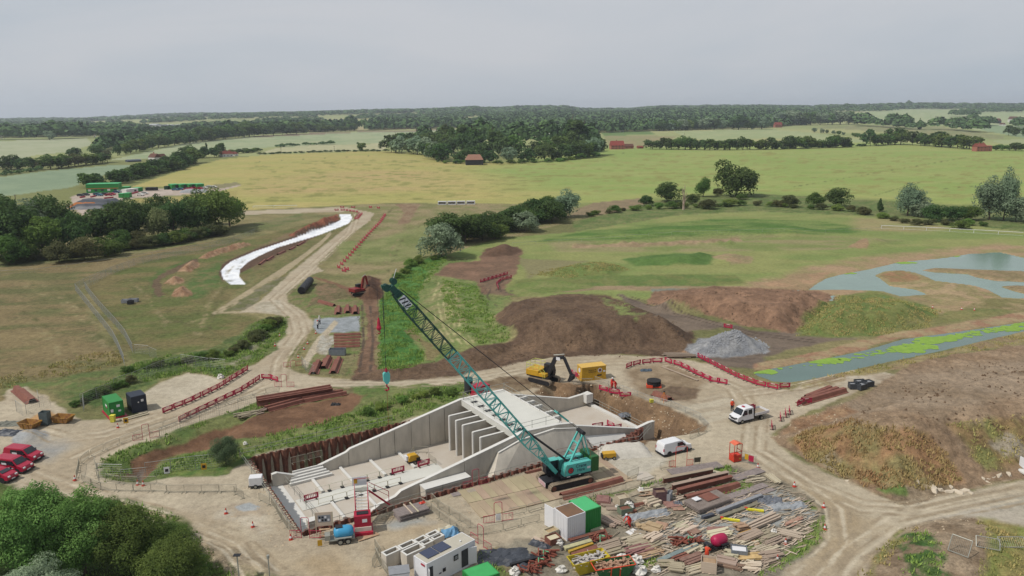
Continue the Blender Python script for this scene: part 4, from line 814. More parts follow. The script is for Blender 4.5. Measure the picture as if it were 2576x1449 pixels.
# falls and hooks
Minv = Mi.inverted(); tw = Minv @ tip
def zat(pl, v):  # crane-local z on the vertical line through pl at picture height v
    lo, hi = -6., 40.
    for _ in range(40):
        m_ = (lo+hi)/2; q = Minv @ Vector((pl.x, pl.y, m_)); c_ = q.y*SP*0
        dz = q.z-H0; dd = q.y*CP-dz*SP; up = q.y*SP+dz*CP; vv = 724.5-F*(-(q.x/dd)*SR*1+up/dd*CR)
        if vv > v: lo = m_
        else: hi = m_
    return m_
hp = tip+Vector((-.9, 0, -.3)); zb = zat(hp, 934); mb = MB()
for s_ in (-.3, -.12, .12, .3): mb.tube(hp+BS*s_, Vector((hp.x+s_*.3, s_*.6, zb)), .013, 4)
mb.build('hoist_rope', BLACK, CR_)
hk = MB().side([(-.38+hp.x, zb-.1), (-.28+hp.x, zb+.1), (.28+hp.x, zb+.1), (.38+hp.x, zb-.1), (.34+hp.x, zb-.9), (.12+hp.x, zb-1.25), (-.12+hp.x, zb-1.25), (-.34+hp.x, zb-.9)], -.22, .22).build('hook_block', TEAL, CR_)
MB().path([(hp.x, 0, zb-1.2), (hp.x, 0, zb-1.6), (hp.x+.2, 0, zb-1.75), (hp.x+.2, 0, zb-1.95), (hp.x, 0, zb-2.1), (hp.x-.2, 0, zb-1.95)], .09, 6).lathe([(.2, zb+.2), (.08, zb+.6)], (hp.x, 0, 0), 8).build('hook', REDP, hk)
zc = zat(hp, 1078); MB().tube((hp.x, 0, zb-2.0), (hp.x, 0, zc+.2), .02, 5).build('chain', mat('chain_red', (140,50,40), .6), hk); MB().path([(hp.x, 0, zc+.3), (hp.x+.12, 0, zc+.1), (hp.x, 0, zc), (hp.x-.1, 0, zc+.1)], .05, 5).build('hook', mat('chain_red', (140,50,40)), hk)
h2 = tip+Vector((-1.5, 0, 0)); z2 = zat(h2, 805); MB().tube(h2, (h2.x, 0, z2), .014, 4).build('hoist_rope', BLACK, CR_)
MB().lathe([(.05, .9), (.16, .5), (.2, 0), (.3, -.25), (.2, -.55), (.06, -.6)], (h2.x, 0, z2-.4), 10).path([(h2.x, 0, z2-1), (h2.x+.15, 0, z2-1.2), (h2.x, 0, z2-1.4), (h2.x-.12, 0, z2-1.25)], .06, 5).build('auxiliary_hook', REDP, CR_)
rl = MB()
for pts in ([(-.8,-1.5,1.5),(-.8,-1.5,2.5),(-.5,-1.5,3.1)], [(3,-1.4,3.4),(3,-1.4,4.3),(4.2,-1.4,4.3),(4.2,-1.4,3.4)], [(4.2,-1.4,4.3),(4.2,1.4,4.3),(4.2,1.4,3.4)], [(-.4,1.45,3),(-.4,1.45,4),(3,1.45,4),(3,1.45,3)], [(-.4,1.45,3.5),(3,1.45,3.5)]): rl.path(pts, .022, 4)
rl.build('hand_rails', RUSTD, CR_)
# ---------------------------------------------------------------- helpers for placing
def near_side(P, Q, wd):
    P, Q = Vector(P), Vector(Q); h = ang(P, Q); n = Vector((-math.sin(h), math.cos(h), 0)); n = n if n.y > 0 else -n
    return (P+Q)/2+n*wd/2, h
def rect(a, b, c, z=0., g=G):
    """rectangle with corner b and neighbours a, c seen at height z: centre, heading along b->c, length, width, side sign"""
    A, B, C = (g(*a, z), g(*b, z), g(*c, z)); h = ang(B, C); L_ = (C-B).length; n = Vector((-math.sin(h), math.cos(h), 0)); w_ = (A-B).dot(n)
    d_ = Vector((math.cos(h), math.sin(h), 0)); ce = B+d_*L_/2+n*w_/2; ce.z = 0; return ce, h, L_, abs(w_)
def wheel(mb_parent, x, y, r=.33, w_=.22, name='wheel'):
    t = MB().lathe([(r*.62, -w_/2), (r*.95, -w_/2), (r, -w_*.3), (r, w_*.3), (r*.95, w_/2), (r*.62, w_/2)], (x, y, r), 18, 'y').build(name, RUBBER, mb_parent)
    MB().lathe([(r*.6, -w_/2-.004), (r*.6, w_/2+.004)], (x, y, r), 12, 'y').build('rim', GALV, t)
def van(label, P, Q, paint_, group=None, H=1.92, L_=4.95, WD=1.9, windows=False, stripe=None, cat='van', name='panel_van', flip=False):
    c_, h = near_side(P, Q, WD); o = thing(name, label, cat, c_, h, group); y = WD/2
    fx = L_/2; prof = [(-fx, .38), (fx-.05, .32), (fx, .75), (fx-.18, 1.02), (fx-1.0, 1.20), (fx-1.72, H-.08), (fx-2.1, H), (-fx+.18, H), (-fx+.04, H-.35), (-fx-.02, .8)]
    b_ = MB().side(prof, -y, y, -y+.16, y-.16).build('body', paint_, o, bevel=.05)
    MB().b(-fx-.06, fx+.04, -y-.01, y+.01, .2, .42).build('lower_trim', BLACK, o)
    def scr(pts, name, m=GLASS): MB().add(pts, [(0, 1, 2, 3)]); mb = MB(); mb.add(pts, [(0, 1, 2, 3)]); return mb.build(name, m, b_)
    e = .03
    mb = MB(); mb.add([(fx-1.0+e, -y+.14, 1.26), (fx-1.0+e, y-.14, 1.26), (fx-1.66+e, y-.24, H-.1+e), (fx-1.66+e, -y+.24, H-.1+e)], [(0, 1, 2, 3)]); mb.build('windscreen', GLASS, b_)
    for s in (-1, 1):
        ys = s*(y+.012); ysb = s*(y-.085)
        wl = [(fx-2.55, fx-1.35)]+([(fx-3.7, fx-2.65)] if windows else [])
        for i, (x0, x1) in enumerate(wl):
            xt = x1-.35 if i == 0 else x1
            mb = MB(); q = [(x0, ys*.985, 1.2), (x1+.1 if i == 0 else x1, ys*.985, 1.2), (xt, ysb, H-.22), (x0, ysb, H-.22)]; mb.add(q, [(0, 1, 2, 3) if s < 0 else (3, 2, 1, 0)]); mb.build('side_window', GLASS, b_)
        for x in (-fx+.95, fx-.95): 
            MB().lathe([(.42, s*y-.02), (.42, s*y+.012)], (x, 0, .36), 16, 'y').build('wheel_arch', BLACK, b_)
            wheel(o, x, s*(y-.1))
        MB().b(fx-.16, fx+.02, s*(y-.35)-.16, s*(y-.35)+.16, .78, .95).build('headlight', WHITE, o)
        MB().b(-fx-.035, -fx+.06, s*(y-.1)-.08, s*(y-.1)+.08, .85, 1.25).build('tail_light', REDP, o)
        MB().b(fx-1.5, fx-1.35, s*(y+.1)-.08, s*(y+.1)+.08, 1.15, 1.4).build('mirror', BLACK, o)
        if stripe: MB().b(fx-2.4, fx-1.5, s*(y+.012)-.006, s*(y+.012)+.006, .72, .8).b(-.9, -.1, s*(y+.012)-.006, s*(y+.012)+.006, 1.15, 1.4).build('side_marking', WHITE, b_)
    MB().b(fx+.0, fx+.045, -.26, .26, .42, .54).b(-fx-.07, -fx-.05, -.26, .26, .5, .62).build('number_plate', WHITE, o)
    return o
wv = van('white panel van parked on the yard beside the inlet corner of the pit', G(*Z7(320,992)), G(*Z7(560,932)), WHITE)
MB().b(-1.0, .75, -.966, -.955, .42, .5).build('red_reflector', REDP, wv)
CRIM = mat('crimson_paint', (176,22,58), .3, var=.05, spec=.5)
van('crimson crew van with side windows, farthest of the red vehicles at the left edge', G(*c1(48,530)), G(*c1(200,548)), CRIM, 'crimson site vehicles at the left edge', windows=True, stripe=True)
van('crimson crew van between the farthest red van and the small red car', G(*c1(-32,608)), G(*c1(120,630)), CRIM, 'crimson site vehicles at the left edge', windows=True, stripe=True)
van('crimson small car, only its bonnet in view below the two red vans', G(*c1(-125,675)), G(*c1(22,700)), CRIM, 'crimson site vehicles at the left edge', windows=True, H=1.5, L_=4.1, WD=1.75, cat='car', name='small_car')
# crew cab dropside truck
c_, h = near_side(G(*Z7(1490,545)), G(*Z7(1250,600)), 2.05); tk = thing('dropside_truck', 'white crew cab dropside truck with red barriers on its load bed, facing left', 'truck', c_, h); y = 1.0; fx = 3.1
b_ = MB().side([(-.2, .45), (fx-.05, .38), (fx, .85), (fx-.12, 1.15), (fx-.75, 1.35), (fx-1.35, 2.2), (fx-1.7, 2.3), (-.15, 2.3), (-.2, 2.2)], -y, y, -y+.18, y-.18).build('cab', WHITE, tk, bevel=.05)
mb = MB(); mb.add([(fx-.73, -y+.14, 1.4), (fx-.73, y-.14, 1.4), (fx-1.3, y-.25, 2.18), (fx-1.3, -y+.25, 2.18)], [(0, 1, 2, 3)]); mb.build('windscreen', GLASS, b_)
for s in (-1, 1):
    for x0, x1, xt in ((fx-1.95, fx-.95, fx-1.35), (fx-2.9, fx-2.2, fx-2.2)):
        mb = MB(); q = [(x0, s*(y-.0), 1.35), (x1, s*(y-.0), 1.35), (xt, s*(y-.1), 2.05), (x0, s*(y-.1), 2.05)]; mb.add(q, [(0, 1, 2, 3) if s < 0 else (3, 2, 1, 0)]); mb.build('side_window', GLASS, b_)
    wheel(tk, fx-.95, s*(y-.1), .35, .24); wheel(tk, -1.75, s*(y-.05), .35, .4)
    MB().b(fx-.12, fx+.03, s*(y-.32)-.18, s*(y-.32)+.18, .85, 1.05).build('headlight', GLASS, tk); MB().b(fx-1.1, fx-.95, s*(y+.12)-.1, s*(y+.12)+.1, 1.35, 1.65).build('mirror', BLACK, tk)
MB().b(-.1, fx+.03, -y-.01, y+.01, .3, .5).b(fx-.03, fx+.05, -.5, .5, .7, .95).build('bumper', BLACK, tk)
bed = MB().b(-3.3, -.35, -1.05, 1.05, .85, .97).build('load_bed', WOODG, tk)
for s in (-1, 1): MB().b(-3.3, -.35, s*1.06-.02, s*1.06+.02, .9, 1.3).build('side_board', WHITE, bed)
MB().b(-3.34, -3.3, -1.05, 1.05, .9, 1.3).build('tail_board', WHITE, bed); MB().b(-.33, -.25, -1.0, 1.0, .9, 2.1).build('headboard', BLACK, bed); MB().b(-3.2, fx-.3, -.4, .4, .5, .8).build('chassis', BLACK, tk)
MB().b(1.0, 1.3, -.25, .25, 2.3, 2.42).build('beacon', REDP, tk)
# ---------------------------------------------------------------- barriers and cones
def red_barrier():
    o = thing('red_barrier', '', 'barrier', (0, 0, 0)); mb = MB()
    mb.b(-1, 1, -.025, .025, .16, .3).b(-1, 1, -.025, .025, .84, 1.0).b(-1, -.72, -.025, .025, .3, .84).b(.72, 1, -.025, .025, .3, .84)
    for k in range(6): mb.b(-.62+k*.235, -.54+k*.235, -.015, .015, .3, .84)
    mb.b(-.72, .72, -.018, .018, .3, .42); mb.build('panel', RED, o)
    for s in (-1, 1): MB().b(s*.7-.1, s*.7+.1, -.28, .28, 0, .1).b(s*.7-.04, s*.7+.04, -.04, .04, .1, .18).build('foot', mat('foot_rubber', (120,108,98), .9), o)
    MB().b(-.35, .35, -.03, .03, .86, .97).build('reflector', mat('reflector', (236,220,214), .4), o)
    return o
PB = red_barrier()
def grey_barrier():
    o = thing('pedestrian_barrier', '', 'barrier', (0, 0, 0)); mb = MB(); hh = 1.1
    mb.path([(-1.12, 0, .2), (-1.12, 0, 1.0), (-1.05, 0, hh), (1.05, 0, hh), (1.12, 0, 1.0), (1.12, 0, .2), (-1.12, 0, .2)], .028, 5); mb.build('frame', PGREY, o)
    m2 = MB()
    for k in range(15): m2.tube((-.98+k*.14, 0, .2), (-.98+k*.14, 0, hh), .012, 4, caps=False)
    m2.build('bars', PGREY, o)
    for s in (-1, 1): MB().b(s*.85-.03, s*.85+.03, -.3, .3, 0, .05).b(s*.85-.02, s*.85+.02, -.02, .02, .05, .2).build('foot', PGREY, o)
    return o
PG = grey_barrier()
def loop_barrier():
    o = thing('loop_barrier', '', 'barrier', (0, 0, 0)); mb = MB(); mt = mat('cream_plastic', (226,222,200), .5, var=.05)
    mb.path([(-.95, 0, .15), (-.95, 0, .9), (-.82, 0, 1.0), (.82, 0, 1.0), (.95, 0, .9), (.95, 0, .15)], .04, 6).path([(-.95, 0, .3), (.95, 0, .3)], .03, 5); mb.build('loop', mt, o)
    MB().b(.7, 1.15, -.3, .3, 0, .1).build('foot', BLACK, o); return o
PL = loop_barrier()
def cone():
    o = thing('traffic_cone', '', 'traffic cone', (0, 0, 0)); MB().lathe([(.19, .05), (.14, .25)], n=12).lathe([(.095, .5), (.04, .75)], n=12).b(-.22, .22, -.22, .22, 0, .05).build('cone', mat('cone_red', (206,74,58), .5), o)
    MB().lathe([(.142, .25), (.096, .5)], n=12).build('white_band', WHITE, o); return o
PC = cone()
def spare(o):
    for c in list(o.children): spare(c)
    bpy.data.objects.remove(o)
def walk(pts, sp):
    out = []; carry = 0; P_ = [Vector(p) for p in pts]
    tot = sum((b-a).length for a, b in zip(P_, P_[1:])); n = max(1, round(tot/sp)); st = tot/n; target = st/2; acc = 0
    for a, b in zip(P_, P_[1:]):
        l = (b-a).length
        while target <= acc+l+1e-6: out.append((a.lerp(b, (target-acc)/l), ang(a, b))); target += st
        acc += l
    return out
def row(proto, px, sp, what, where, group, first='the left', jit=.03, turn=0., z=None, pts=None, yj=.05):
    P_ = pts or [GP(u, v) for u, v in px]; W_ = walk(P_, sp)
    for i, (p, h) in enumerate(W_):
        if z is None: p.z = hz(p.x, p.y)
        p = p+Vector((0, random.uniform(-yj, yj), 0))
        dup(proto, p, h+turn+random.uniform(-jit, jit), '%s, %s from %s %s' % (what, ordw(i+1), first, where), group)
RB = 'red barrier'
row(PB, [(405,1029),(470,1004),(547,968),(622,922)], 2.05, RB, 'in the row beyond the haul road bend', 'red barriers beside the haul road', jit=.06)
row(PB, [(444,1052),(520,1016),(600,979),(652,946)], 2.05, RB, 'in the row this side of the haul road bend', 'red barriers beside the haul road', jit=.06)
row(PB, [(654,945),(675,946),(697,953)], 2.05, RB, 'of the short row at the road fork', 'red barriers beside the haul road')
row(PB, [(1570,932),(1600,923),(1640,918),(1675,918),(1708,928),(1745,948),(1785,967)], 2.25, RB, 'of the curved row round the levelled plot', 'red barriers round the levelled plot', jit=.15)
row(PB, [(1785,968),(1822,975)], 1.4, RB, 'of the bunch ending the curved row', 'red barriers round the levelled plot', jit=.2)
row(PB, [(1751,905),(1790,926),(1850,958),(1900,978),(1940,987),(1985,986)], 2.08, RB, 'of the row along the canal end', 'red barriers along the canal', jit=.05)
row(PB, [(1208,711),(1278,691)], 2.1, RB, 'of the straight row above the brown track', 'red barriers by the brown track')
row(PB, [(1254,730),(1250,716),(1262,706),(1288,700)], 2.1, RB, 'of the hooked row beside the brown track', 'red barriers by the brown track')
row(PB, [(1814,831),(1846,837)], 2.1, RB, 'of the row behind the grey stone heap', 'red barriers behind the stone heap')
row(PB, [(849,673),(880,640),(925,590),(960,555),(972,536)], 5.3, 'end-on red barrier', 'of the line across the dry field', 'red barriers crossing the dry field', first='the near end', turn=R(38))
row(PB, [(863,680),(876,672)], 3., 'end-on red barrier', 'of the short line by the soil heap', 'red barriers crossing the dry field', turn=R(60))
row(PB, [(898,548),(905,540),(911,533)], 4., 'end-on red barrier', 'of the bunch inside the road loop', 'red barriers at the far road loop', turn=R(70))
row(PB, [(842,524),(870,524),(905,530)], 3.2, RB, 'of the row along the far road loop', 'red barriers at the far road loop')
row(PB, [(850,517),(905,518)], 5., RB, 'of the rear row beyond the far road loop', 'red barriers at the far road loop')
row(PB, [(925,517),(965,521)], 6., RB, 'of the sparse row right of the far road loop', 'red barriers at the far road loop')
row(PB, [Z6(1025,460),Z6(1185,570)], 1.9, RB, 'of the row left of the yellow generator', 'red barriers round the generator')
row(PB, [Z6(1180,430),Z6(1500,385)], 2.1, RB, 'of the row behind the yellow generator', 'red barriers round the generator')
for i, (u, v) in enumerate(((1936,1086),(1958,1065),(1971,1056),(1981,1049))):
    p = GP(u, v); dup(PB, p, R(75), 'leaning red barrier at the foot of the spoil mound, %s from the near end' % ordw(i+1), 'red barriers at the foot of the spoil mound')
for i, (x, y_, a_) in enumerate(((2010,1030,.6),(2024,1026,.2))): dup(PB, GP(x, y_), a_, 'red barrier against the end of the rusty pile stack, '+('left one', 'right one')[i], 'red barriers by the pile stack')
for i, (s, t, a_) in enumerate(((-11.6,6.3,.3),(-7.5,6.2,.35),(-24.6,7.3,.3))): dup(PB, W(s, t, FL+.05), A32+a_-.3, ('red barrier on the culvert floor, left of the yellow compressor', 'red barrier on the culvert floor, just below the yellow compressor', 'red barrier at the low left end of the culvert floor')[i], 'red barriers on the culvert floor')
for i in range(7): s, t, a_ = 22.2+(i % 2)*2.1, 9.3+i*.75, R((20, -60, 32, 28, 80, 25, 35)[i]); dup(PB, W(s, t, FL+.18), a_, 'red barrier in the bunch on the inlet apron, %s from the far side' % ordw(i+1), 'red barriers on the inlet apron')
for i, (s, t) in enumerate(((29.5,1.6),(29.8,4.2),(30.2,6.6))): p = W(s, t); p.z = hz(p.x, p.y); dup(PB, p, R(-45+i*20), 'red barrier on the slope outside the inlet sill, %s from the far side' % ordw(i+1), 'red barriers outside the inlet sill')
p = tk.matrix_world if False else None
for i in range(2):
    q = tk.location+Vector((math.cos(h)*-(.9)-math.sin(h)*(-.5-i*.35), math.sin(h)*-(.9)+math.cos(h)*(-.5-i*.35), .97)); dup(PB, q, h, 'red barrier carried on the load bed of the white truck, '+('near one', 'far one')[i], 'red barriers on the truck')
GB = 'grey steel barrier'
for px, where, g in (([(187,1190),(195,1156),(217,1138),(247,1124),(280,1111),(313,1098),(353,1083),(397,1068),(443,1053)], 'of the row round the road bend', 'bend'),
    ([(447,1054),(500,1032),(560,1010),(640,988),(700,978)], 'of the row above the grass strip', 'bend'),
    ([(200,1197),(250,1220),(297,1223),(383,1225),(430,1228),(573,1228),(607,1246)], 'of the row above the foreground track', 'track'),
    ([(233,1150),(240,1196),(300,1204),(390,1206)], 'of the inner row at the stream', 'stream'),
    ([(645,1250),(680,1268),(711,1320),(737,1342)], 'of the row left of the pit steps', 'pit end'),
    ([(928,1311),(967,1294),(1003,1281),(1050,1269)], 'of the row behind the mesh stack', 'mesh stack'),
    ([(1050,1269),(1078,1285),(1101,1306),(1128,1324),(1153,1339)], 'of the walkway row nearer the cabin', 'walkway'),
    ([(1078,1258),(1100,1280),(1134,1300),(1156,1314),(1176,1327)], 'of the walkway row nearer the crane', 'walkway'),
    ([(1156,1346),(1208,1345),(1251,1338),(1300,1325),(1349,1314)], 'of the row behind the white cabin', 'crane pad'),
    ([(1400,1272),(1543,1244),(1643,1219)], 'of the row below the long rusty pile', 'crane pad'),
    ([(1270,1301),(1306,1294),(1343,1284),(1362,1278)], 'of the upper row on the crane pad', 'crane pad'),
    ([(1658,1188),(1684,1182)], 'of the row by the red gate', 'gate'), ([(1570,1212),(1601,1199)], 'of the row at the pale slab', 'slab'),
    ([(1928-0,1190),(1953,1205)], 'of the row behind the red basket', 'basket') if 0 else ([Z7(590,780),Z7(720,720),Z7(800,680)], 'of the row at the brown slope', 'slope'),
    ([(930,1421),(945,1390),(935,1375)], 'of the row left of the concrete troughs', 'troughs'), ([(935,1395),(965,1449)], 'of the row in front of the concrete troughs', 'troughs'),
    ([Z2(440,960),Z2(500,870),Z2(690,880)], 'of the pen round the yellow compressor', 'pen'), ([Z2(700,980),Z2(770,1030)], 'of the near side of the compressor pen', 'pen')):
    if g == 'pen': pts = [G(u, v, FL) for u, v in px]; row(PG, None, 1.9, GB, where, 'grey barriers round the compressor', pts=pts, z=1)
    else: row(PG, px, 2.32, GB, where, 'grey barriers: '+g, jit=.05)
row(PL, None, 1.95, 'cream loop barrier', 'of the far row on the culvert floor', 'cream loop barriers on the culvert floor', pts=Wl((-23.5,6.05,FL+.05),(-12.5,6.05,FL+.05)), z=1, jit=.02)
row(PL, None, 1.95, 'cream loop barrier', 'of the near row on the culvert floor', 'cream loop barriers on the culvert floor', pts=Wl((-24.3,9.3,FL+.05),(-12.5,9.3,FL+.05)), z=1, jit=.02)
row(PG, None, 2.4, GB, 'of the pair above the concrete steps', 'grey barriers above the steps', pts=Wl((-24.8,-1.2,-1.6),(-20,-1.2,-1.6)), z=1)
CL_ = [(182,1193,'at the left road bend'),(340,1207,'left one of the pair above the foreground track'),(354,1209,'right one of the pair above the foreground track'),(292,1062,'in front of the green container'),(561,1282,'on the pale ground left of the pit'),(628,1317,'near the foreground track below the pit steps'),(723,1350,'by the red gate at the pit corner'),
  (702,838,'on the verge of the haul road, farther one'),(690,862,'on the verge of the haul road, nearer one'),(772,858,'on the grass strip, farthest one'),(763,872,'on the grass strip, middle one'),(748,892,'on the grass strip, nearest one'),(793,832,'at the corner of the gravel pad'),
  (1991,1234,'on the right haul road beside the timber'),(2064,1288,'at the right rim of the timber yard, farther one'),(2066,1343,'at the right rim of the timber yard, nearer one'),(1946,1420,'at the lower rim of the timber yard'),(1900,1186,'left of the right haul road by the grey mats'),(1967,1378,'in the grass beside the stacked planks'),(2418,795,'on the grass ridge by the pond'),(2450,797,'farther right on the grass ridge'),(2345,790,'left on the grass ridge')]
for u, v, wh in CL_: dup(PC, GP(u, v), random.random()*3, 'red and white traffic cone '+wh, 'traffic cones')
for o in (PB, PG, PL, PC): spare(o)
# ---------------------------------------------------------------- containers and cabins
def corr(mb, x0, x1, y, z0, z1, out, ax='x', step=.28):
    n = max(2, int((x1-x0)/step))
    for k in range(n):
        a_ = x0+(x1-x0)*(k+.25)/n; b__ = x0+(x1-x0)*(k+.75)/n
        if ax == 'x': mb.b(a_, b__, min(y, y+out), max(y, y+out), z0, z1)
        else: mb.b(min(y, y+out), max(y, y+out), a_, b__, z0, z1)
def container(label, r_, m, H=2.6, name='container', ribs=True, roofm=None, group=None, z0=0.):
    c_, h, L_, wd = r_; o = thing(name, label, 'container', (c_.x, c_.y, z0), h, group); x, y = L_/2, wd/2
    mb = MB().b(-x+.04, x-.04, -y+.04, y-.04, .12, H-.06)
    if ribs:
        for s in (-1, 1): corr(mb, -x+.1, x-.1, s*(y-.04), .15, H-.12, s*.035); corr(mb, -y+.1, y-.1, s*(x-.04), .15, H-.12, s*.035, 'y')
    mb.build('walls', m, o)
    MB().b(-x, x, -y, y, 0, .15).b(-x, x, -y, y, H-.06, H).b(-x, -x+.12, -y, -y+.12, .15, H-.06).b(x-.12, x, -y, -y+.12, .15, H-.06).b(x-.12, x, y-.12, y, .15, H-.06).b(-x, -x+.12, y-.12, y, .15, H-.06).build('frame', m, o)
    MB().b(-x+.1, x-.1, -y+.1, y-.1, H+.003, H+.02).build('roof', roofm or m, o); return o
rg_ = rect(c1(700,178), c1(820,222), c1(930,198)); gc = container('green steel container with small white notices, beside the navy tank at the left', rg_, GREEN, 2.6, ribs=False)
x, y = rg_[2]/2, rg_[3]/2
MB().b(-x+.2, x-.2, -y-.02, -y+.0, .3, 2.4).build('door', GREEN, gc); MB().b(.0, .5, -y-.035, -y-.022, 1.7, 2.1).b(-.9, -.5, -y-.035, -y-.022, 1.0, 1.5).b(.2, .6, -y-.035, -y-.022, .9, 1.2).build('notice', WHITE, gc); MB().b(-x-.02, -x-.005, -.9, .2, 1.5, 1.9).build('logo_panel', WHITE, gc); MB().b(-x-.03, -x-.02, -.7, -.2, 1.3, 1.6).build('logo_spot', REDP, gc)
MB().b(-x-.25, x+.3, -y-.5, y+.2, -.05, .12).build('bund_tray', REDP, gc)
rn_ = rect(c1(930,150), c1(988,185), c1(1102,160)); nv = container('dark navy steel fuel tank beside the green container', rn_, NAVY, 2.75, name='fuel_tank', ribs=False)
MB().b(.3, .7, -rn_[3]/2-.02, -rn_[3]/2-.003, 1.7, 2.1).b(-.2, .0, -rn_[3]/2-.02, -rn_[3]/2-.003, 1.6, 1.8).build('notice', WHITE, nv)
rw_ = rect(Z9(640,590), Z9(918,745), Z9(1210,648)); wc = container('white corrugated container with rust-brown roof and its door open, in the timber yard', rw_, WHITE, 2.9, roofm=mat('brown_roof', (108,88,74), .85, rgb2=(140,104,74), scale=.6))
dmb = MB(); dmb.xf(Matrix.Translation((-rw_[2]/2, rw_[3]/2, 0)) @ Matrix.Rotation(R(100), 4, 'Z')); dmb.b(0, 1.5, -.04, .04, .15, 2.8); dmb.build('door', WHITE, wc)
c_, h, L_, wd = rw_; n = Vector((-math.sin(h), math.cos(h), 0)); d_ = Vector((math.cos(h), math.sin(h), 0)); gl = (G(*Z9(1480,512))-G(*Z9(1210,600))).length
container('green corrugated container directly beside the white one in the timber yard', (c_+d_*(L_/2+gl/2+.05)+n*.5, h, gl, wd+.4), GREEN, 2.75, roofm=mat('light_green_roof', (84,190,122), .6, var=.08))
MB().xf(None)
rb_ = rect(Z8(690,972), Z8(965,1078), Z8(1752,692), 2.75); cabn = container('long white welfare cabin with solar panels on its grey roof and an open door', rb_, WHITE, 2.75, name='welfare_cabin', ribs=False, roofm=mat('cabin_roof', (196,190,174), .8, var=.08))
x, y = rb_[2]/2, rb_[3]/2
for k, xx in enumerate((-x+.6, -x+2.2)): MB().box((xx+.8, .25, 2.84), (1.5, 1.5, .05)).build('solar_panel', mat('solar', (58,66,92), .2, var=.05, spec=.6), cabn)
MB().b(x-1.9, x-1.0, -y-.02, -y+.0, .25, 2.2).build('doorway', mat('dark_inside', (70,72,74), .9), cabn); MB().b(-x+.25, -x+.8, -y-.02, -y+.0, .25, 2.2).build('doorway', mat('dark_inside', (70,72,74)), cabn); MB().xf(Matrix.Translation((x-1.0, -y, 0)) @ Matrix.Rotation(R(-25), 4, 'Z')).b(0, .95, -.04, .04, .25, 2.2).build('door', WHITE, cabn); MB().xf(Matrix.Translation((-x+.25, -y, 0)) @ Matrix.Rotation(R(-120), 4, 'Z')).b(0, .6, -.04, .04, .25, 2.2).build('door', WHITE, cabn)
MB().b(.3, .9, -y-.03, -y-.005, 1.5, 2.1).build('window', GLASS, cabn); MB().b(.42, .78, -y-.045, -y-.031, 1.62, 1.98).build('blind', GREYM, cabn); MB().b(-1.2, -.8, -y-.03, -y-.005, .9, 1.3).b(-1.7, -1.4, -y-.03, -y-.005, .9, 1.0).build('logo', BLACK, cabn); MB().b(-x-.03, -x-.005, -y+.3, -y+.9, 2.3, 2.5).build('red_badge', REDP, cabn)
MB().lathe([(.1, 2.75), (.1, 2.9)], (x-1.4, -.3, 0)).build('vent', WHITE, cabn)
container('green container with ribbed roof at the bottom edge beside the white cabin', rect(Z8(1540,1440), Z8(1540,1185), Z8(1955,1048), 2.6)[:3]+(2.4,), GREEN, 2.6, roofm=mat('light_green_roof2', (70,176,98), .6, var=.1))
def rebase(): pass
# precast troughs
def trough(label, r_, H, grp):
    c_, h, L_, wd = r_; o = thing('precast_trough', label, 'concrete trough', c_, h, grp); x, y, t = L_/2, wd/2, .16
    MB().b(-x, x, -y, -y+t, 0, H-.06).b(-x, x, y-t, y, 0, H-.06).b(-x, -x+t, -y+t, y-t, 0, H-.06).b(x-t, x, -y+t, y-t, 0, H-.06).b(-x+t, x-t, -y+t, y-t, 0, .12).build('trough_body', CONC, o)
    MB().b(-x-.01, x+.01, -y-.01, -y+t+.02, H-.06, H).b(-x-.01, x+.01, y-t-.02, y+.01, H-.06, H).b(-x-.01, -x+t+.02, -y+t+.02, y-t-.02, H-.06, H).b(x-t-.02, x+.01, -y+t+.02, y-t-.02, H-.06, H).build('rim', CONC_W, o); return o
TR = [((222,880),(318,937),(562,832),1.7,'near left one'),((500,772),(580,830),(822,725),1.7,'second along the far row'),((745,688),(840,735),(1010,650),1.4,'third along the far row'),((935,600),(1020,640),(1190,565),1.4,'farthest one'),((530,870),(650,935),(955,800),1.7,'large one at the middle'),((855,725),(930,770),(1085,700),1.3,'small one beside the cabin roof'),((1020,645),(1095,685),(1262,612),1.3,'far right one')]
for a, b, c, H_, nm in TR: trough('pale precast concrete trough beside the white cabin, '+nm, rect(Z8(*a), Z8(*b), Z8(*c), H_), H_, 'precast concrete troughs')
# generators, compressor, bowsers
rge = rect(Z6(1165,500), Z6(1200,590), Z6(1590,550)); rge = (rge[0], rge[1], rge[2], 2.2); ge = thing('generator', 'large yellow generator box with two lines of lettering and a round emblem', 'generator', rge[0], rge[1]); x, y = rge[2]/2, 1.1
MB().b(-x, x, -y, y, .25, 2.5).build('housing', YEL, ge, bevel=.03); MB().b(-x-.05, x+.05, -y-.05, y+.05, 2.505, 2.6).build('lid', mat('pale_yellow', (226,184,90), .5, var=.08), ge); MB().b(-x-.1, x+.1, -y, y, 0, .25).build('skid', YEL, ge)
text('Watkins &', .34, BLACK, ge, face_y(-.35, -y-.01, 1.95)); text('Williamson', .34, BLACK, ge, face_y(-.35, -y-.01, 1.6)); MB().lathe([(.42, -.02), (.42, 0)], (1.15, -y, 1.8), 20, 'y').build('round_emblem', WHITE, ge); MB().lathe([(.28, -.02), (.28, 0)], (1.15, -y-.01, 1.8), 20, 'y').build('emblem_centre', RUST, ge)
MB().b(.6, 1.5, -y-.012, -y, .75, 1.0).build('vent', BLACK, ge); MB().b(x-.55, x-.15, -y-.012, -y, 1.4, 1.7).build('notice', WHITE, ge); MB().lathe([(.42, -.02), (.42, 0)], (-x, 0, 1.8), 20, 'x').build('round_emblem', WHITE, ge)
cp = thing('air_compressor', 'yellow and black towable compressor inside grey barriers on the culvert floor', 'compressor', W(-8.3, 4.2, FL), A32)
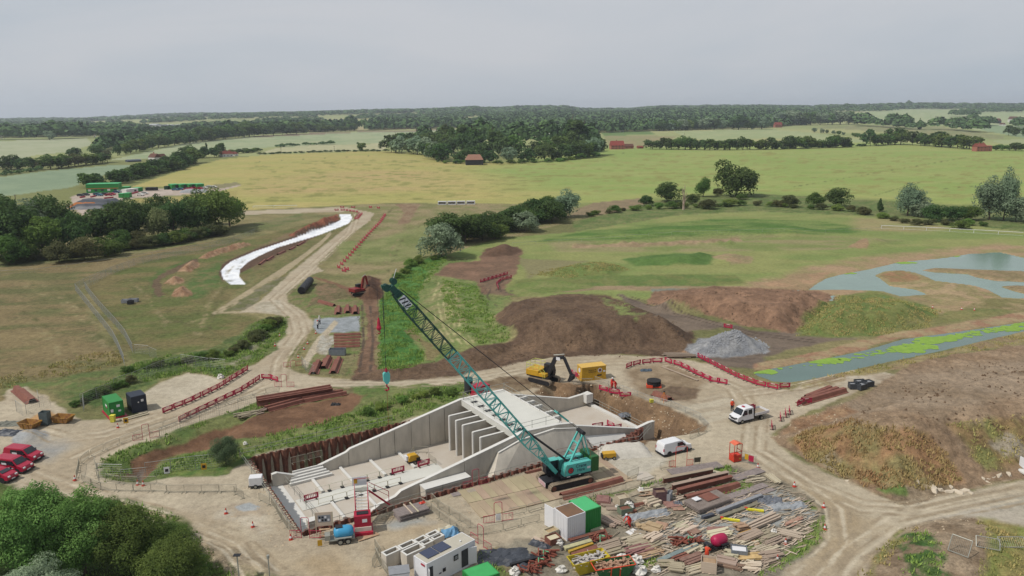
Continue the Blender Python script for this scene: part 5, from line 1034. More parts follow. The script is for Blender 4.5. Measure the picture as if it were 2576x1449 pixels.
MB().side([(-.9, .55), (.9, .55), (.9, .9), (.5, 1.4), (-.6, 1.45), (-.9, 1.0)], -.6, .6, -.5, .5).build('canopy', YEL, cp, bevel=.05); MB().b(-.95, 1.0, -.62, .62, .3, .55).b(.3, .92, -.61, .61, .56, .95).build('chassis', BLACK, cp); MB().b(-1.2, -.9, -.4, .4, .7, 1.4).build('sign', WHITE, cp)
for s in (-1, 1): wheel(cp, 0, s*.7, .28, .18)
def bowser(label, pos, h, m, tandem, dark=False):
    o = thing('water_bowser', label, 'water bowser', pos, h); MB().lathe([(.3, -1.1), (.62, -.9), (.72, -.5), (.72, .5), (.62, .9), (.3, 1.1)], (0, 0, 1.15), 16, 'x').build('tank', m, o, smooth=True)
    MB().b(-1.6, 1.2, -.6, .6, .42, .52).beam((-1.6, 0, .46), (-2.6, 0, .5), .1).b(-2.1, -1.5, -.5, .5, .52, 1.1).build('chassis', GALV if not dark else BLACK, o)
    for s in (-1, 1):
        for xx in ((-.42, .42) if tandem else (.2,)): wheel(o, xx, s*.85, .36 if tandem else .42, .24)
        MB().b(-.85 if tandem else -.35, .85 if tandem else .75, s*.85-.15, s*.85+.15, .8 if tandem else .9, .86 if tandem else .95).build('mudguard', GALV if tandem else BLACK, o)
    return o
bw_ = bowser('bright blue water bowser on a four-wheel trailer beside the red stair tower', G(*c2(640,1165)), R(14), mat('bowser_blue', (70,160,204), .45, var=.08), True)
MB().b(-.9, -.1, -.35, .35, 1.84, 1.9).build('top_plate', BLACK, bw_); MB().xf(None).b(-2.9, -2.4, -.6, -.56, .1, .8).build('warning_sign', YEL, bw_)
bowser('crimson pink water bowser beside the orange-clad worker in the timber yard', G(*Z10(1230,930))+Vector((0, .6, 0)), R(28), mat('bowser_pink', (180,34,80), .45, var=.08), False, True).scale = (.88,)*3
# stair tower
st = thing('stair_tower', 'crimson site stair with white treads leading over the pit edge', 'stairs', G(*c2(785,1100)), R(12))
MB().b(-1.1, 1.1, -1.1, 1.1, .0, .45).build('tray', REDP, st); MB().b(-.95, .95, -.7, .7, .45, .95).build('plinth', CONC, st); MB().b(-.95, .95, -.6, .8, .95, 2.3).build('cabinet', REDP, st); MB().box((0, .1, 2.36), (1.3, .7, .06)).build('solar_panel', BLACK, st); MB().b(-.05, .5, -.62, -.605, 1.5, 1.9).build('notice', WHITE, st)
for k in range(6): MB().b(-.7, .7, 1.0+k*.35, 1.3+k*.35, 2.2+k*.22, 2.25+k*.22).build('tread', CONC_W, st)
for s in (-1, 1):
    MB().beam((s*.75, .9, 2.1), (s*.75, 3.1, 3.6), .12, .2).path([(s*.75, .9, 3.1), (s*.75, 3.1, 4.6)], .04).path([(s*.75, .9, 2.6), (s*.75, 3.1, 4.1)], .03).tube((s*.75, .9, 2.1), (s*.75, .9, 3.1), .035).tube((s*.75, 2, 2.9), (s*.75, 2, 3.9), .035).tube((s*.75, 3.1, 3.6), (s*.75, 3.1, 4.6), .035).build('stair_side', REDP, st)
MB().b(-.8, .9, 3.1, 4.0, 3.45, 3.55).build('platform', GALV, st); MB().path([(-.8, 4.2, 4.6), (1.0, 4.2, 4.6)], .035).path([(.9, 3.1, 4.6), (3.2, 3.4, 3.0), (3.2, 3.4, 1.6)], .04).path([(.9, 3.1, 4.1), (3.2, 3.4, 2.4)], .03).beam((.9, 3.1, 3.5), (3.3, 3.4, 1.2), .1, .2).build('landing', REDP, st)
MB().b(-1.0, .7, 4.28, 4.33, 3.7, 4.8).build('safety_board', WHITE, st)
MB().b(-.8, -.4, 4.24, 4.275, 4.0, 4.6).build('yellow_sign', YEL, st)
sb = thing('notice_board', 'wooden notice board with posters and steps beneath it, beside the red stair', 'sign', G(*Z1(870,1440))+Vector((0, -.8, 0)), R(8))
MB().b(-.95, .95, -.03, .03, 1.0, 2.7).build('board', WOOD, sb); MB().b(-.7, .7, -.05, -.032, 1.5, 2.35).build('poster', GREYM, sb)
for k in range(7): MB().b(-.6+(k % 4)*.33, -.38+(k % 4)*.33, -.062, -.052, 1.6+(k//4)*.36, 1.85+(k//4)*.36).build('poster_picture', [WHITE, BLACK, NAVY][k % 3], sb)
for s in (-1, 1): MB().b(s*.95-.05, s*.95+.05, -.05, .05, 0, 2.7).build('post', WOOD, sb)
for k in range(3): MB().b(-.6, .6, -.3-k*.3, .0-k*.3, .6-k*.25, .66-k*.25).build('step', PLY, sb)
# red personnel basket, gates
bs = thing('crane_basket', 'bright red crane man basket with canopy, standing on the yard right of the white van', 'man basket', G(*Z7(1160,1075))+Vector((0, .6, 0)), R(22))
MB().b(-.65, .65, -.55, .55, .1, 1.0).build('tub', ORR, bs); mb = MB()
for x_ in (-.62, .62):
    for y_ in (-.52, .52): mb.tube((x_, y_, 1), (x_, y_, 2.6), .05)
mb.b(-.68, .68, -.56, -.5, 1.5, 1.56).b(.6, .66, -.55, .55, 1.5, 1.56); mb.build('cage', ORR, bs); MB().side([(-.7, 2.6), (.7, 2.6), (0, 2.85)], -.6, .6).build('canopy', mat('orange_sheet', (232,116,84), .5), bs); MB().b(-.8, -.3, -.62, -.56, .9, 1.3).build('pocket', ORR, bs); MB().b(.2, .5, -.57, -.56, .4, .6).build('label_plate', YEL, bs)
def gate(label, pos, h, m, hh=2.6, wide=.95, wing=1.3):
    o = thing('pedestrian_gate', label, 'gate', pos, h); MB().path([(-wide/2, 0, 0), (-wide/2, 0, hh-.15), (-wide/2+.15, 0, hh), (wide/2-.15, 0, hh), (wide/2, 0, hh-.15), (wide/2, 0, 0)], .035).build('arch', m, o)
    for s in (-1, 1):
        mb = MB(); a_, b__ = s*wide/2, s*(wide/2+wing); mb.path([(a_, 0, .15), (a_, 0, 1.0), (b__, 0, 1.0), (b__, 0, .15), (a_, 0, .15)], .03)
        for k in range(1, 7): x_ = a_+(b__-a_)*k/7; mb.tube((x_, 0, .15), (x_, 0, 1.0), .014, 4)
        mb.build('wing_panel', m, o)
    return o
gq = gate('red walkway gate with a round white no-entry sign on the crane pad', G(*Z8(2130,420)), R(14), RED); MB().lathe([(.28, -.03), (.28, 0)], (0, -.04, .85), 16, 'y').build('sign_disc', WHITE, gq); MB().b(-.3, .3, -.03, -.01, .25, 1.1).build('gate_panel', WHITE, gq)
gate('red walkway gate behind the right end of the white cabin', G(*Z8(1845,800)), R(-48), RED, 2.6)
gate('red walkway gate above the concrete buttress beside the crane mats', G(*Z2(1290,1320)), R(28), RED, 2.4)
gate('red walkway gate at the corner of the pit by the notice board', G(*c2(350,1145)), R(-3), RED, 2.6)
gate('tall thin red gate behind the grey mats, in front of the white van', G(*Z7(475,1120)), R(10), ORR, 3.0, 1.6, .9)
gate('red gate in the barrier row at the left road bend', G(*c1(1090,380)), R(28), RED, 2.4)
gate('red gate at the road fork beside the red barriers', G(*m2(205,1449)), R(-4), RED, 2.4)
gate('red gate on the grass strip by the stacked piles', G(*m2(275,1295)), R(20), RED, 1.2)
sg = thing('folding_sign', 'black folding road sign on grey legs beside the red gate', 'sign', G(*Z7(675,1105)), R(12)); MB().b(-.45, .45, -.02, .02, .5, 1.2).build('plate', mat('sign_back', (90,82,66), .6), sg); MB().path([(-.5, 0, 1.2), (-.55, -.3, 0)], .02).path([(.5, 0, 1.2), (.55, -.3, 0)], .02).path([(-.5, 0, 1.2), (-.5, .4, 0)], .02).path([(.5, 0, 1.2), (.5, .4, 0)], .02).build('legs', GALV, sg)
hs_ = thing('safety_panel', 'grey mesh panel with yellow and crimson safety posters right of the red basket', 'fence panel', G(*Z7(1300,1085)), R(-38)); mb = MB().path([(-1.1, 0, .1), (-1.1, 0, 1.4), (1.1, 0, 1.4), (1.1, 0, .1), (-1.1, 0, .1)], .03)
for k in range(10): mb.tube((-1+k*.22, 0, .1), (-1+k*.22, 0, 1.4), .01, 4)
mb.build('frame', GALV, hs_); MB().b(-.45, .05, -.04, -.02, .5, 1.3).build('poster', YEL, hs_); MB().b(.1, .8, -.04, -.02, .4, 1.25).build('poster', RED, hs_)
for i, (u, v, lab) in enumerate(((*c1(940,270),'yellow warning board on the barriers below the green container'), (*c1(1243,655),'white warning board on the fence by the stream'), (*c1(1523,630),'yellow warning board on the rail by the sheet piles'))):
    o = thing('warning_board', lab, 'sign', GP(u, v), R(15)); MB().b(-.35, .35, -.02, .02, .3, 1.2).build('board', YEL if i != 1 else WHITE, o); MB().b(-.2, .2, -.03, -.021, .55, .95).build('symbol', BLACK, o); MB().tube((0, .03, 0), (0, .03, 1.2), .03).build('post', GALV, o)
# yellow bin and shed details
bn = thing('spill_bin', 'yellow spill kit bin in front of the green container', 'bin', G(*c1(840,245)), 0); MB().box((0, 0, .55), (.6, .6, 1.0), taper=1.1).build('body', mat('bin_yellow', (232,224,84), .5), bn); MB().b(-.36, .36, -.36, .36, 1.06, 1.16).build('lid', mat('bin_yellow', (232,224,84)), bn)
# ---------------------------------------------------------------- excavators
def tracks(o, L_, gauge, w_, r0, m):
    for s in (-1, 1):
        y = s*gauge/2; x = L_/2-r0; pr = [(-x+r0*math.cos(a_), r0+r0*math.sin(a_)) for a_ in np.linspace(math.pi/2, 1.5*math.pi, 7)]+[(x+r0*math.cos(a_), r0+r0*math.sin(a_)) for a_ in np.linspace(-math.pi/2, math.pi/2, 7)]
        t = MB().side(pr, y-w_/2, y+w_/2).build('track', m, o); MB().side([(a*.96, b*.8+.1*r0) for a, b in pr], y-w_/2-.02, y+w_/2+.02).build('track_frame', BLACK, t)
def excavator(label, pos, h, mbody, marm, pose, rails=None, sc=1., slew=0., glass_side=1):
    o = thing('excavator', label, 'excavator', pos, h); o.scale = (sc,)*3; tracks(o, 4.4, 2.4, .6, .45, TRACKM); MB().b(-1, 1, -.9, .9, .4, .95).build('undercarriage', BLACK, o)
    M_ = Matrix.Rotation(slew, 4, 'Z')
    def X_(): return MB().xf(M_)
    X_().b(-2.5, 1.3, -1.3, 1.3, 1.0, 1.2).build('turntable', BLACK, o)
    X_().b(-2.6, -.3, -1.35, 1.35, 1.2, 2.1).b(-.3, 1.0, -1.35, -.45, 1.2, 1.75).build('engine_cover', mbody, o, bevel=.05)
    c_ = X_().side([(-.3, 1.2), (1.35, 1.2), (1.4, 1.8), (1.1, 2.85), (-.3, 2.85)], .4, 1.35).build('cab', BLACK, o, bevel=.04)
    X_().side([(-.2, 1.5), (1.25, 1.5), (1.3, 1.8), (1.02, 2.75), (-.2, 2.75)], .38, .395).side([(-.2, 1.5), (1.25, 1.5), (1.3, 1.8), (1.02, 2.75), (-.2, 2.75)], 1.355, 1.37).build('cab_window', GLASS, c_)
    for i, (a_, b__) in enumerate(zip(pose[:-1], pose[1:])): X_().beam((a_[0], -.1, a_[1]), (b__[0], -.1, b__[1]), .42-.05*i, .6-.1*i).build(('boom', 'boom', 'dipper_arm')[i], marm, o)
    e = pose[-1]; X_().side([(e[0]-.1, e[1]+.2), (e[0]+.35, e[1]), (e[0]+.35, e[1]-.6), (e[0]-.1, e[1]-1.0), (e[0]-.5, e[1]-.9), (e[0]-.25, e[1]-.3)], -.6, .4).build('bucket', BLACK, o)
    p_, q_ = pose[1], pose[2]; X_().tube((p_[0]-.3, -.1, p_[1]+.45), (q_[0]+.1, -.1, q_[1]+.5), .1).tube((.9, .12, 1.5), (p_[0], .2, p_[1]-.1), .1).build('ram', GALV, o)
    if rails: 
        mb = X_()
        for zz in (2.65, 3.15): mb.path([(-.2, -1.3, zz), (-2.5, -1.3, zz), (-2.6, -1.0, zz), (-2.6, 1.0, zz), (-2.5, 1.3, zz), (-.6, 1.3, zz)], .035)
        for x_, y_ in ((-.2, -1.3), (-1.3, -1.3), (-2.5, -1.3), (-2.6, 0), (-2.5, 1.3), (-1.4, 1.3), (-.6, 1.3)): mb.tube((x_, y_, 2.1), (x_, y_, 3.15), .035)
        mb.path([(-.2, -1.3, 3.15), (.9, -1.38, 2.2), (.9, -1.38, 1.1)], .035).path([(-.2, -1.38, 2.5), (.6, -1.4, 1.7), (.6, -1.4, 1.0)], .035)
        mb.build('service_rails', mat('rail_yellow', (214,220,110), .5), o)
    return o
e1 = excavator('yellow and black tracked excavator with yellow service rails at the head of the pit', G(*Z6(560,600))+Vector((.3, 1.0, 0)), R(-38), YEL, BLACK, [(.9,1.6),(2.1,4.3),(3.6,4.7),(5.0,2.0)], rails=True, sc=1.12, slew=R(5))
MB().xf(Matrix.Rotation(R(5), 4, 'Z')).b(2.35, 3.05, -.34, -.325, 4.1, 4.6).build('logo_plate', WHITE, e1)
excavator('red tracked excavator digging into the brown soil heap beyond the ditch', GP(*m2(775,765))+Vector((0, 1, 0)), R(20), mat('excavator_red', (134,44,42), .5, var=.1), mat('excavator_red', (134,44,42)), [(.9,1.6),(1.5,4.4),(2.4,4.9),(3.0,2.3)], sc=.95, slew=R(30))
# ---------------------------------------------------------------- pipes, reels, tripod
pp = thing('drainage_pipe', 'huge black ribbed drainage pipe lying on the grass beside the haul road', 'pipe', GP(*m2(350,745)), 0)
a_, b__ = GP(*m2(345,750)), GP(*m2(412,672)); rr = 1.05; v_ = b__-a_; v_.z = 0; L_ = v_.length; pp.location = a_; pp.rotation_euler = (0, 0, ang(a_, b__))
pr = []
for k in range(int(L_/.22)): pr += [(rr, k*.22), (rr, k*.22+.12), (rr-.06, k*.22+.13), (rr-.06, k*.22+.21)]
PIPE = mat('black_plastic', (62,64,68), .5, var=.15, spec=.4); PIPE_IN = mat('pipe_inside', (34,34,36), .7)
MB().lathe(pr, (0, 0, rr), 26, 'x').build('pipe_wall', PIPE, pp); MB().lathe([(rr*.88, -.012), (rr*.88, .0)], (0, 0, rr), 26, 'x').build('bore', PIPE_IN, pp)
pp = thing('upright_pipe', 'grey plastic pipe stub standing beside the crimson box behind the culvert deck', 'pipe', G(*Z2(1215,100)), 0); MB().lathe([(.75, 0), (.75, 2.6)], n=20).build('pipe_wall', PIPE, pp); MB().lathe([(.65, 2.602), (.65, 2.61)], n=20).build('bore', PIPE_IN, pp)
o = thing('red_plant_box', 'crimson plant box with a white notice behind the culvert deck under the boom', 'container', G(*Z2(1370,140)), R(30)); MB().b(-1.3, 1.3, -1, 1, .2, 2.0).build('housing', REDP, o, bevel=.04); MB().b(.2, .7, -1.02, -1.003, 1.2, 1.6).build('notice', WHITE, o); MB().b(-1.5, 1.5, -1.2, 1.2, 0, .2).build('tray', REDP, o)
for p_, lab in ((Z6(2360,700), 'coiled black hose bundle on an orange frame right of the two workers'),):
    o = thing('hose_reel', lab, 'hose reel', G(*p_)+Vector((0, .8, 0)), R(-10)); 
    for k in range(4): MB().lathe([(.6+.1*(k % 2), k*.22), (1.15+.08*(k % 2), k*.22), (1.15+.08*(k % 2), k*.22+.2), (.6, k*.22+.2)], (0, 0, .35), 20).build('coil', RUBBER, o)
    MB().b(-1.3, -.2, -1.2, -1.05, .1, .6).b(-1.3, 1.3, -.9, .9, .1, .3).build('frame', ORANGE, o)
tp = thing('survey_tripod', 'orange survey tripod standing by the levelled plot', 'tripod', G(*Z7(275,310)), 0)
for a_ in range(3): MB().tube((.7*math.cos(a_*2.1+.3), .7*math.sin(a_*2.1+.3), 0), (0, 0, 1.7), .045).build('leg', mat('tripod_orange', (226,138,48), .5), tp)
MB().lathe([(.14, 1.7), (.14, 1.85)]).build('head', BLACK, tp)
o = thing('equipment_case', 'small yellow equipment box beside the orange tripod', 'box', G(*Z7(122,315)), R(10)); MB().b(-.3, .3, -.25, .25, 0, .55).build('case', mat('bin_yellow', (232,224,84)), o, bevel=.03); MB().b(-.31, .31, -.26, .26, .3, .34).build('strap', BLACK, o)
o = thing('light_tower', 'small yellow dumper with grey tank beside the white gravel heap', 'dumper', G(*Z3(1430,985)), R(10)); MB().b(-.9, .9, -.5, .5, .35, 1.0).build('skip', YEL, o, bevel=.04); MB().b(-1.1, -.5, -.4, .4, .3, .8).build('engine', BLACK, o)
for s in (-1, 1):
    for x_ in (-.6, .6): wheel(o, x_, s*.5, .25, .18)
# tank on small trailer at left edge of pit
o = thing('water_tank', 'white tank box on a small black trailer at the left corner of the pit', 'tank', G(*c2(5,760))+Vector((-.5, .4, 0)), R(10)); MB().b(-.8, .8, -.6, .6, .4, 1.5).build('tank', WHITE, o, bevel=.05); MB().b(-.9, .9, -.6, .6, .25, .4).build('chassis', BLACK, o); wheel(o, 0, -.65, .28, .16); wheel(o, 0, .65, .28, .16)
o = thing('washing_unit', 'white box unit with red and blue panel in front of the concrete troughs', 'box', G(*Z8(530,1440)), R(12)); MB().b(-1.0, 1.0, -.7, .7, .3, 1.9).build('housing', WHITE, o, bevel=.04); MB().b(-1.05, 1.05, -.75, .75, 1.905, 2.0).build('lid', GREYM, o); MB().b(-.5, .6, -.72, -.703, .7, 1.2).build('stripe', CRIM, o); MB().b(.5, .95, -.72, -.703, .9, 1.4).build('blue_panel', NAVY, o)
o = thing('wash_bay', 'pale stone and blue tarpaulin bundle at the far end of the concrete troughs', 'tarpaulin', G(*Z8(1350,600)), R(20)); MB().grid((0, 0, .1), 2.2, 1.5, 7, 5, .3, 4, .5).build('blue_sheet', mat('blue_sheet', (108,158,196), .6), o); MB().grid((0, .8, .05), 2.6, 1.2, 7, 4, .3, 5, .5).build('pale_sack', mat('pale_sack', (210,202,178), .8), o); MB().grid((-1.2, -.2, .05), 1.0, 1.4, 5, 5, .3, 6, .4).build('black_sheet', BLACK, o)
# cctv pole and lamp
for (u, v), hh, lab in ((c2(75,1449), 2.4, 'grey camera pole on the rubble at the bottom, left of the cabin'), (c1(1775,1449), 2.8, 'grey post with a small solar panel at the bottom left')):
    o = thing('camera_pole', lab, 'pole', GP(u, v), 0); MB().tube((0, 0, 0), (0, 0, hh), .06).build('pole', GALV, o); (MB().lathe([(.15, hh), (.15, hh+.35)]) if 'camera' in lab else MB().box((0, 0, hh), (.7, .5, .06))).build('head', GALV if 'camera' in lab else BLACK, o)
# ---------------------------------------------------------------- steel piles
def pile_piece(mb, L_, w_=.62, d_=.38, z=0., y=0., inv=False, t=.03):
    pr = [(-w_*.8, 0), (-w_*.5, 0), (-w_*.28, d_), (w_*.28, d_), (w_*.5, 0), (w_*.8, 0)]
    if inv: pr = [(a, d_-b) for a, b in pr]
    vs = []; n = len(pr)
    for x in (0, L_):
        vs += [(x, y+a, z+b) for a, b in pr]+[(x, y+a, z+b+t) for a, b in pr]
    fs = []
    for i in range(n-1): fs += [(i, i+1, 2*n+i+1, 2*n+i), (n+i+1, n+i, 3*n+i, 3*n+i+1), (i, n+i, n+i+1, i+1), (2*n+i, 2*n+i+1, 3*n+i+1, 3*n+i)]
    fs += [(0, 2*n, 3*n, n), (n-1, 2*n-1, 4*n-1, 3*n-1)]
    mb.add(vs, fs)
def steel(label, a, b, n=1, w_=.9, d_=.5, layers=1, group=None, m=RUST):
    A_, B_ = (GP(*a), GP(*b)); A_.z = B_.z = max(hz(A_.x, A_.y), hz(B_.x, B_.y)) if abs(hz(A_.x, A_.y)) < 2 else 0
    o = thing('steel_pile', label, 'steel pile' if n*layers == 1 else 'steel piles', A_, ang(A_, B_), group); L_ = (B_-A_).length; k = 0
    for l in range(layers):
        for i in range(n): mb = MB(); pile_piece(mb, L_-random.uniform(0, .4), w_, d_, .05+l*(d_+.08), (i-(n-1)/2)*w_*1.7, l % 2 == 1); mb.build('pile', m, o)
    MB().b(.8, .95, -w_*n*.85, w_*n*.85, 0, .05).b(L_-1.2, L_-1.0, -w_*n*.85, w_*n*.85, 0, .05).build('bearer', WOODG, o); return o
steel('rusty pile lying across the grass above three short piles', m2(475,808), m2(595,845))
for i, (a, b, nm) in enumerate(((m2(618,908),m2(622,855),'left'),(m2(690,900),m2(690,850),'middle'),(m2(748,905),m2(748,855),'right'))): steel('short rusty pile above the gravel pad, %s of three' % nm, a, b, w_=1.2, d_=.6, group='short rusty piles above the gravel pad')
for i in range(5): steel('long rusty pile on grass below the gravel pad, %s from the top' % ordw(i+1), m2(585,1063+i*23), m2(790,1058+i*23), w_=.6, d_=.3, group='long rusty piles below the gravel pad')
steel('rusty pile at the lower left, left of three by the haul road', m2(425,1358), m2(465,1262), w_=1.2, d_=.5, group='rusty piles by the haul road'); steel('rusty pile in the middle of three by the haul road', m2(500,1318), m2(545,1232), w_=1.3, d_=.6, group='rusty piles by the haul road'); steel('rusty pile, right of three by the haul road', m2(575,1352), m2(622,1240), w_=1.1, d_=.5, group='rusty piles by the haul road')
steel('bundle of long rusty piles on the bank above the brown soil, rear bundle', c2(0,135), c2(575,45), n=2, w_=.7, layers=2, group='pile bundles on the bank')
steel('bundle of long rusty piles on the bank, front left bundle', c2(65,175), c2(345,105), n=2, w_=.7, layers=1, group='pile bundles on the bank'); steel('bundle of long rusty piles on the bank, front right bundle', c2(345,108), c2(665,52), n=2, w_=.7, layers=1, group='pile bundles on the bank')
steel('large rusty pile on the pale ground at the upper left edge', c1(235,95), c1(115,-10), w_=1.3, d_=.7)
steel('long dark red pile behind the barriers below the crane', Z4(930,1400), Z4(2040,1110), w_=1.0, d_=.55)
steel('short red pile on the mats in front of the far crane track', Z4(300,965), Z4(590,895), w_=.5, d_=.3)
steel('large rusty pile offcut beside the tripod', Z7(350,300), Z7(150,205), w_=1.2, d_=.5)
for i in range(3): steel('rusty piles beside the spoil mound, %s bundle from the road' % ordw(i+1), c4(225+i*25,185-i*20), c4(570-i*50,90-i*10), n=1, w_=1.1, d_=.6, group='rusty piles beside the spoil mound')
for i, (a, b) in enumerate(((Z11(760,520),Z11(1560,375)),(Z11(900,630),Z11(1800,430)),(Z11(980,710),Z11(1860,500)))):
    A_, B_ = G(*a), G(*b); L_ = (B_-A_).length; o = thing('steel_trough', 'long rusty pile on edge in the weedy timber yard, %s from the top' % ordw(i+1), 'steel beam', A_, ang(A_, B_), 'long rusty troughs in the timber yard')
    MB().b(0, L_, -.05, .05, 0, .75).build('web', RUST, o); MB().b(0, L_, -.3, .3, .755, .82).build('top_flange', WOODG if i < 2 else RUST, o); MB().b(0, L_, .05, .5, 0, .06).build('bottom_flange', RUST, o)
steel('long rusty box beam on the weeds beside the brick-patterned mat stack', Z11(1110,800), Z11(1990,590), w_=1.0, d_=.6)
steel('thin rusty beam at the left of the sorted timber', Z11(280,885), Z11(465,845), w_=.4, d_=.25)
for i, (a, b) in enumerate(((m2(30,525),m2(75,490)),(m2(85,495),m2(135,465)),(m2(170,450),m2(225,425)),(m2(260,415),m2(300,395)),(m2(320,385),m2(375,355)))): steel('short rust red pile inside the liner bend, %s from the left' % ordw(i+1), a, b, w_=.9, d_=.4, group='short rust red piles inside the liner bend')
# ---------------------------------------------------------------- mats and trackway
def crane_mats():
    n = 0; o0 = CC; d_ = Vector((math.cos(CH_), math.sin(CH_), 0)); nn = Vector((-d_.y, d_.x, 0)); proto = None
    for i in range(-13, 8):
        for j in (0, 1):
            p = o0+d_*(i*1.03+.4)+nn*(-1.9+j*3.9); n += 1; sz = .0
            if proto is None: proto = MB().b(-.5, .5, -1.9, 1.9, 0, .1).build('timber_mat', mat('mat_timber', (182,164,136), .9, var=.18, scale=.8, stretch=(1, .2, 1), objvar=.07), None)
            q = proto if n == 1 else proto.copy()
            if n > 1: COL.objects.link(q)
            q.location = p+Vector((0, 0, random.uniform(0, .03))); q.rotation_euler = (0, 0, CH_+random.uniform(-.01, .01)); tag(q, 'timber bog mat of the crane pad, %s from the left end of the %s row' % (ordw(i+14), ('near', 'far')[j]), 'timber mat', 'timber mats of the crane pad')
crane_mats()
def mesh_stack(label, a, b, c, H_, name='mesh_stack', rows=6, cols=14, m=None, cat='mesh stack', layers=4):
    ce, h, L_, wd = rect(a, b, c); o = thing(name, label, cat, ce, h); x, y = L_/2, wd/2; m = m or mat('mesh_steel', (168,156,152), .7, .1, var=.25, scale=3)
    for l in range(layers):
        mb = MB(); zz = (l+.6)*H_/layers; dx, dy = random.uniform(-.15, .15), random.uniform(-.12, .12)
        for k in range(rows+1): yy = -y+2*y*k/rows; mb.b(-x+dx, x+dx, yy-.03+dy, yy+.03+dy, zz-H_/layers*.3, zz)
        for k in range(cols+1): xx = -x+2*x*k/cols; mb.b(xx-.03+dx, xx+.03+dx, -y+dy, y+dy, zz+.002, zz+H_/layers*.25)
        mb.build('mesh_sheet', m, o)
    return o
ms = mesh_stack('thick grey steel mesh stack with pale battens and red gloves on top, behind the cabin', Z8(430,290), Z8(560,400), Z8(1030,270), .85, rows=14, cols=30, layers=5)
for k in (-.5, .3): MB().b(k-.08, k+.08, -1.3, 1.3, .86, .95).build('batten', WOOD, ms)
MB().grid((1.6, .5, .88), .8, .5, 4, 3, .15, 2, .1).build('gloves', ORR, ms)
mesh_stack('long low strip of grey mesh beside the crane mats', Z2(920,1420), Z2(1000,1449), Z2(1540,1330), .12, rows=10, cols=50, layers=1)
mesh_stack('flat grey mesh sheets behind the rusty troughs, left bundle', Z11(830,320), Z11(920,410), Z11(1740,290), .3, rows=14, cols=50, layers=2)
mesh_stack('flat grey mesh sheets right of the rusty troughs', Z11(1870,420), Z11(1960,500), Z11(2400,360), .2, rows=14, cols=34, layers=2)
mesh_stack('long grey mesh sheets along the upper rim of the timber yard', Z11(1750,745), Z11(1850,800), Z11(2440,610), .25, rows=14, cols=40, layers=2)
mesh_stack('long grey mesh sheets below the upper ones, right half of the timber yard', Z11(1420,975), Z11(1500,1020), Z11(2576,660), .15, rows=12, cols=60, layers=1)
bm_ = mesh_stack('big bowed stack of brick-patterned grey mesh with a white frame on top', Z11(1100,870), Z11(1330,1030), Z11(1860,850), .75, rows=18, cols=26, layers=4, m=mat('mesh_brown', (152,138,130), .8, var=.25, rgb2=(172,160,152)))
MB().b(-1.9, -1.0, .1, .9, .86, .94).build('white_frame', WHITE, bm_); MB().b(-.6, 1.3, -.6, 1.1, .8, .83).build('brown_sheet', RUST, bm_)
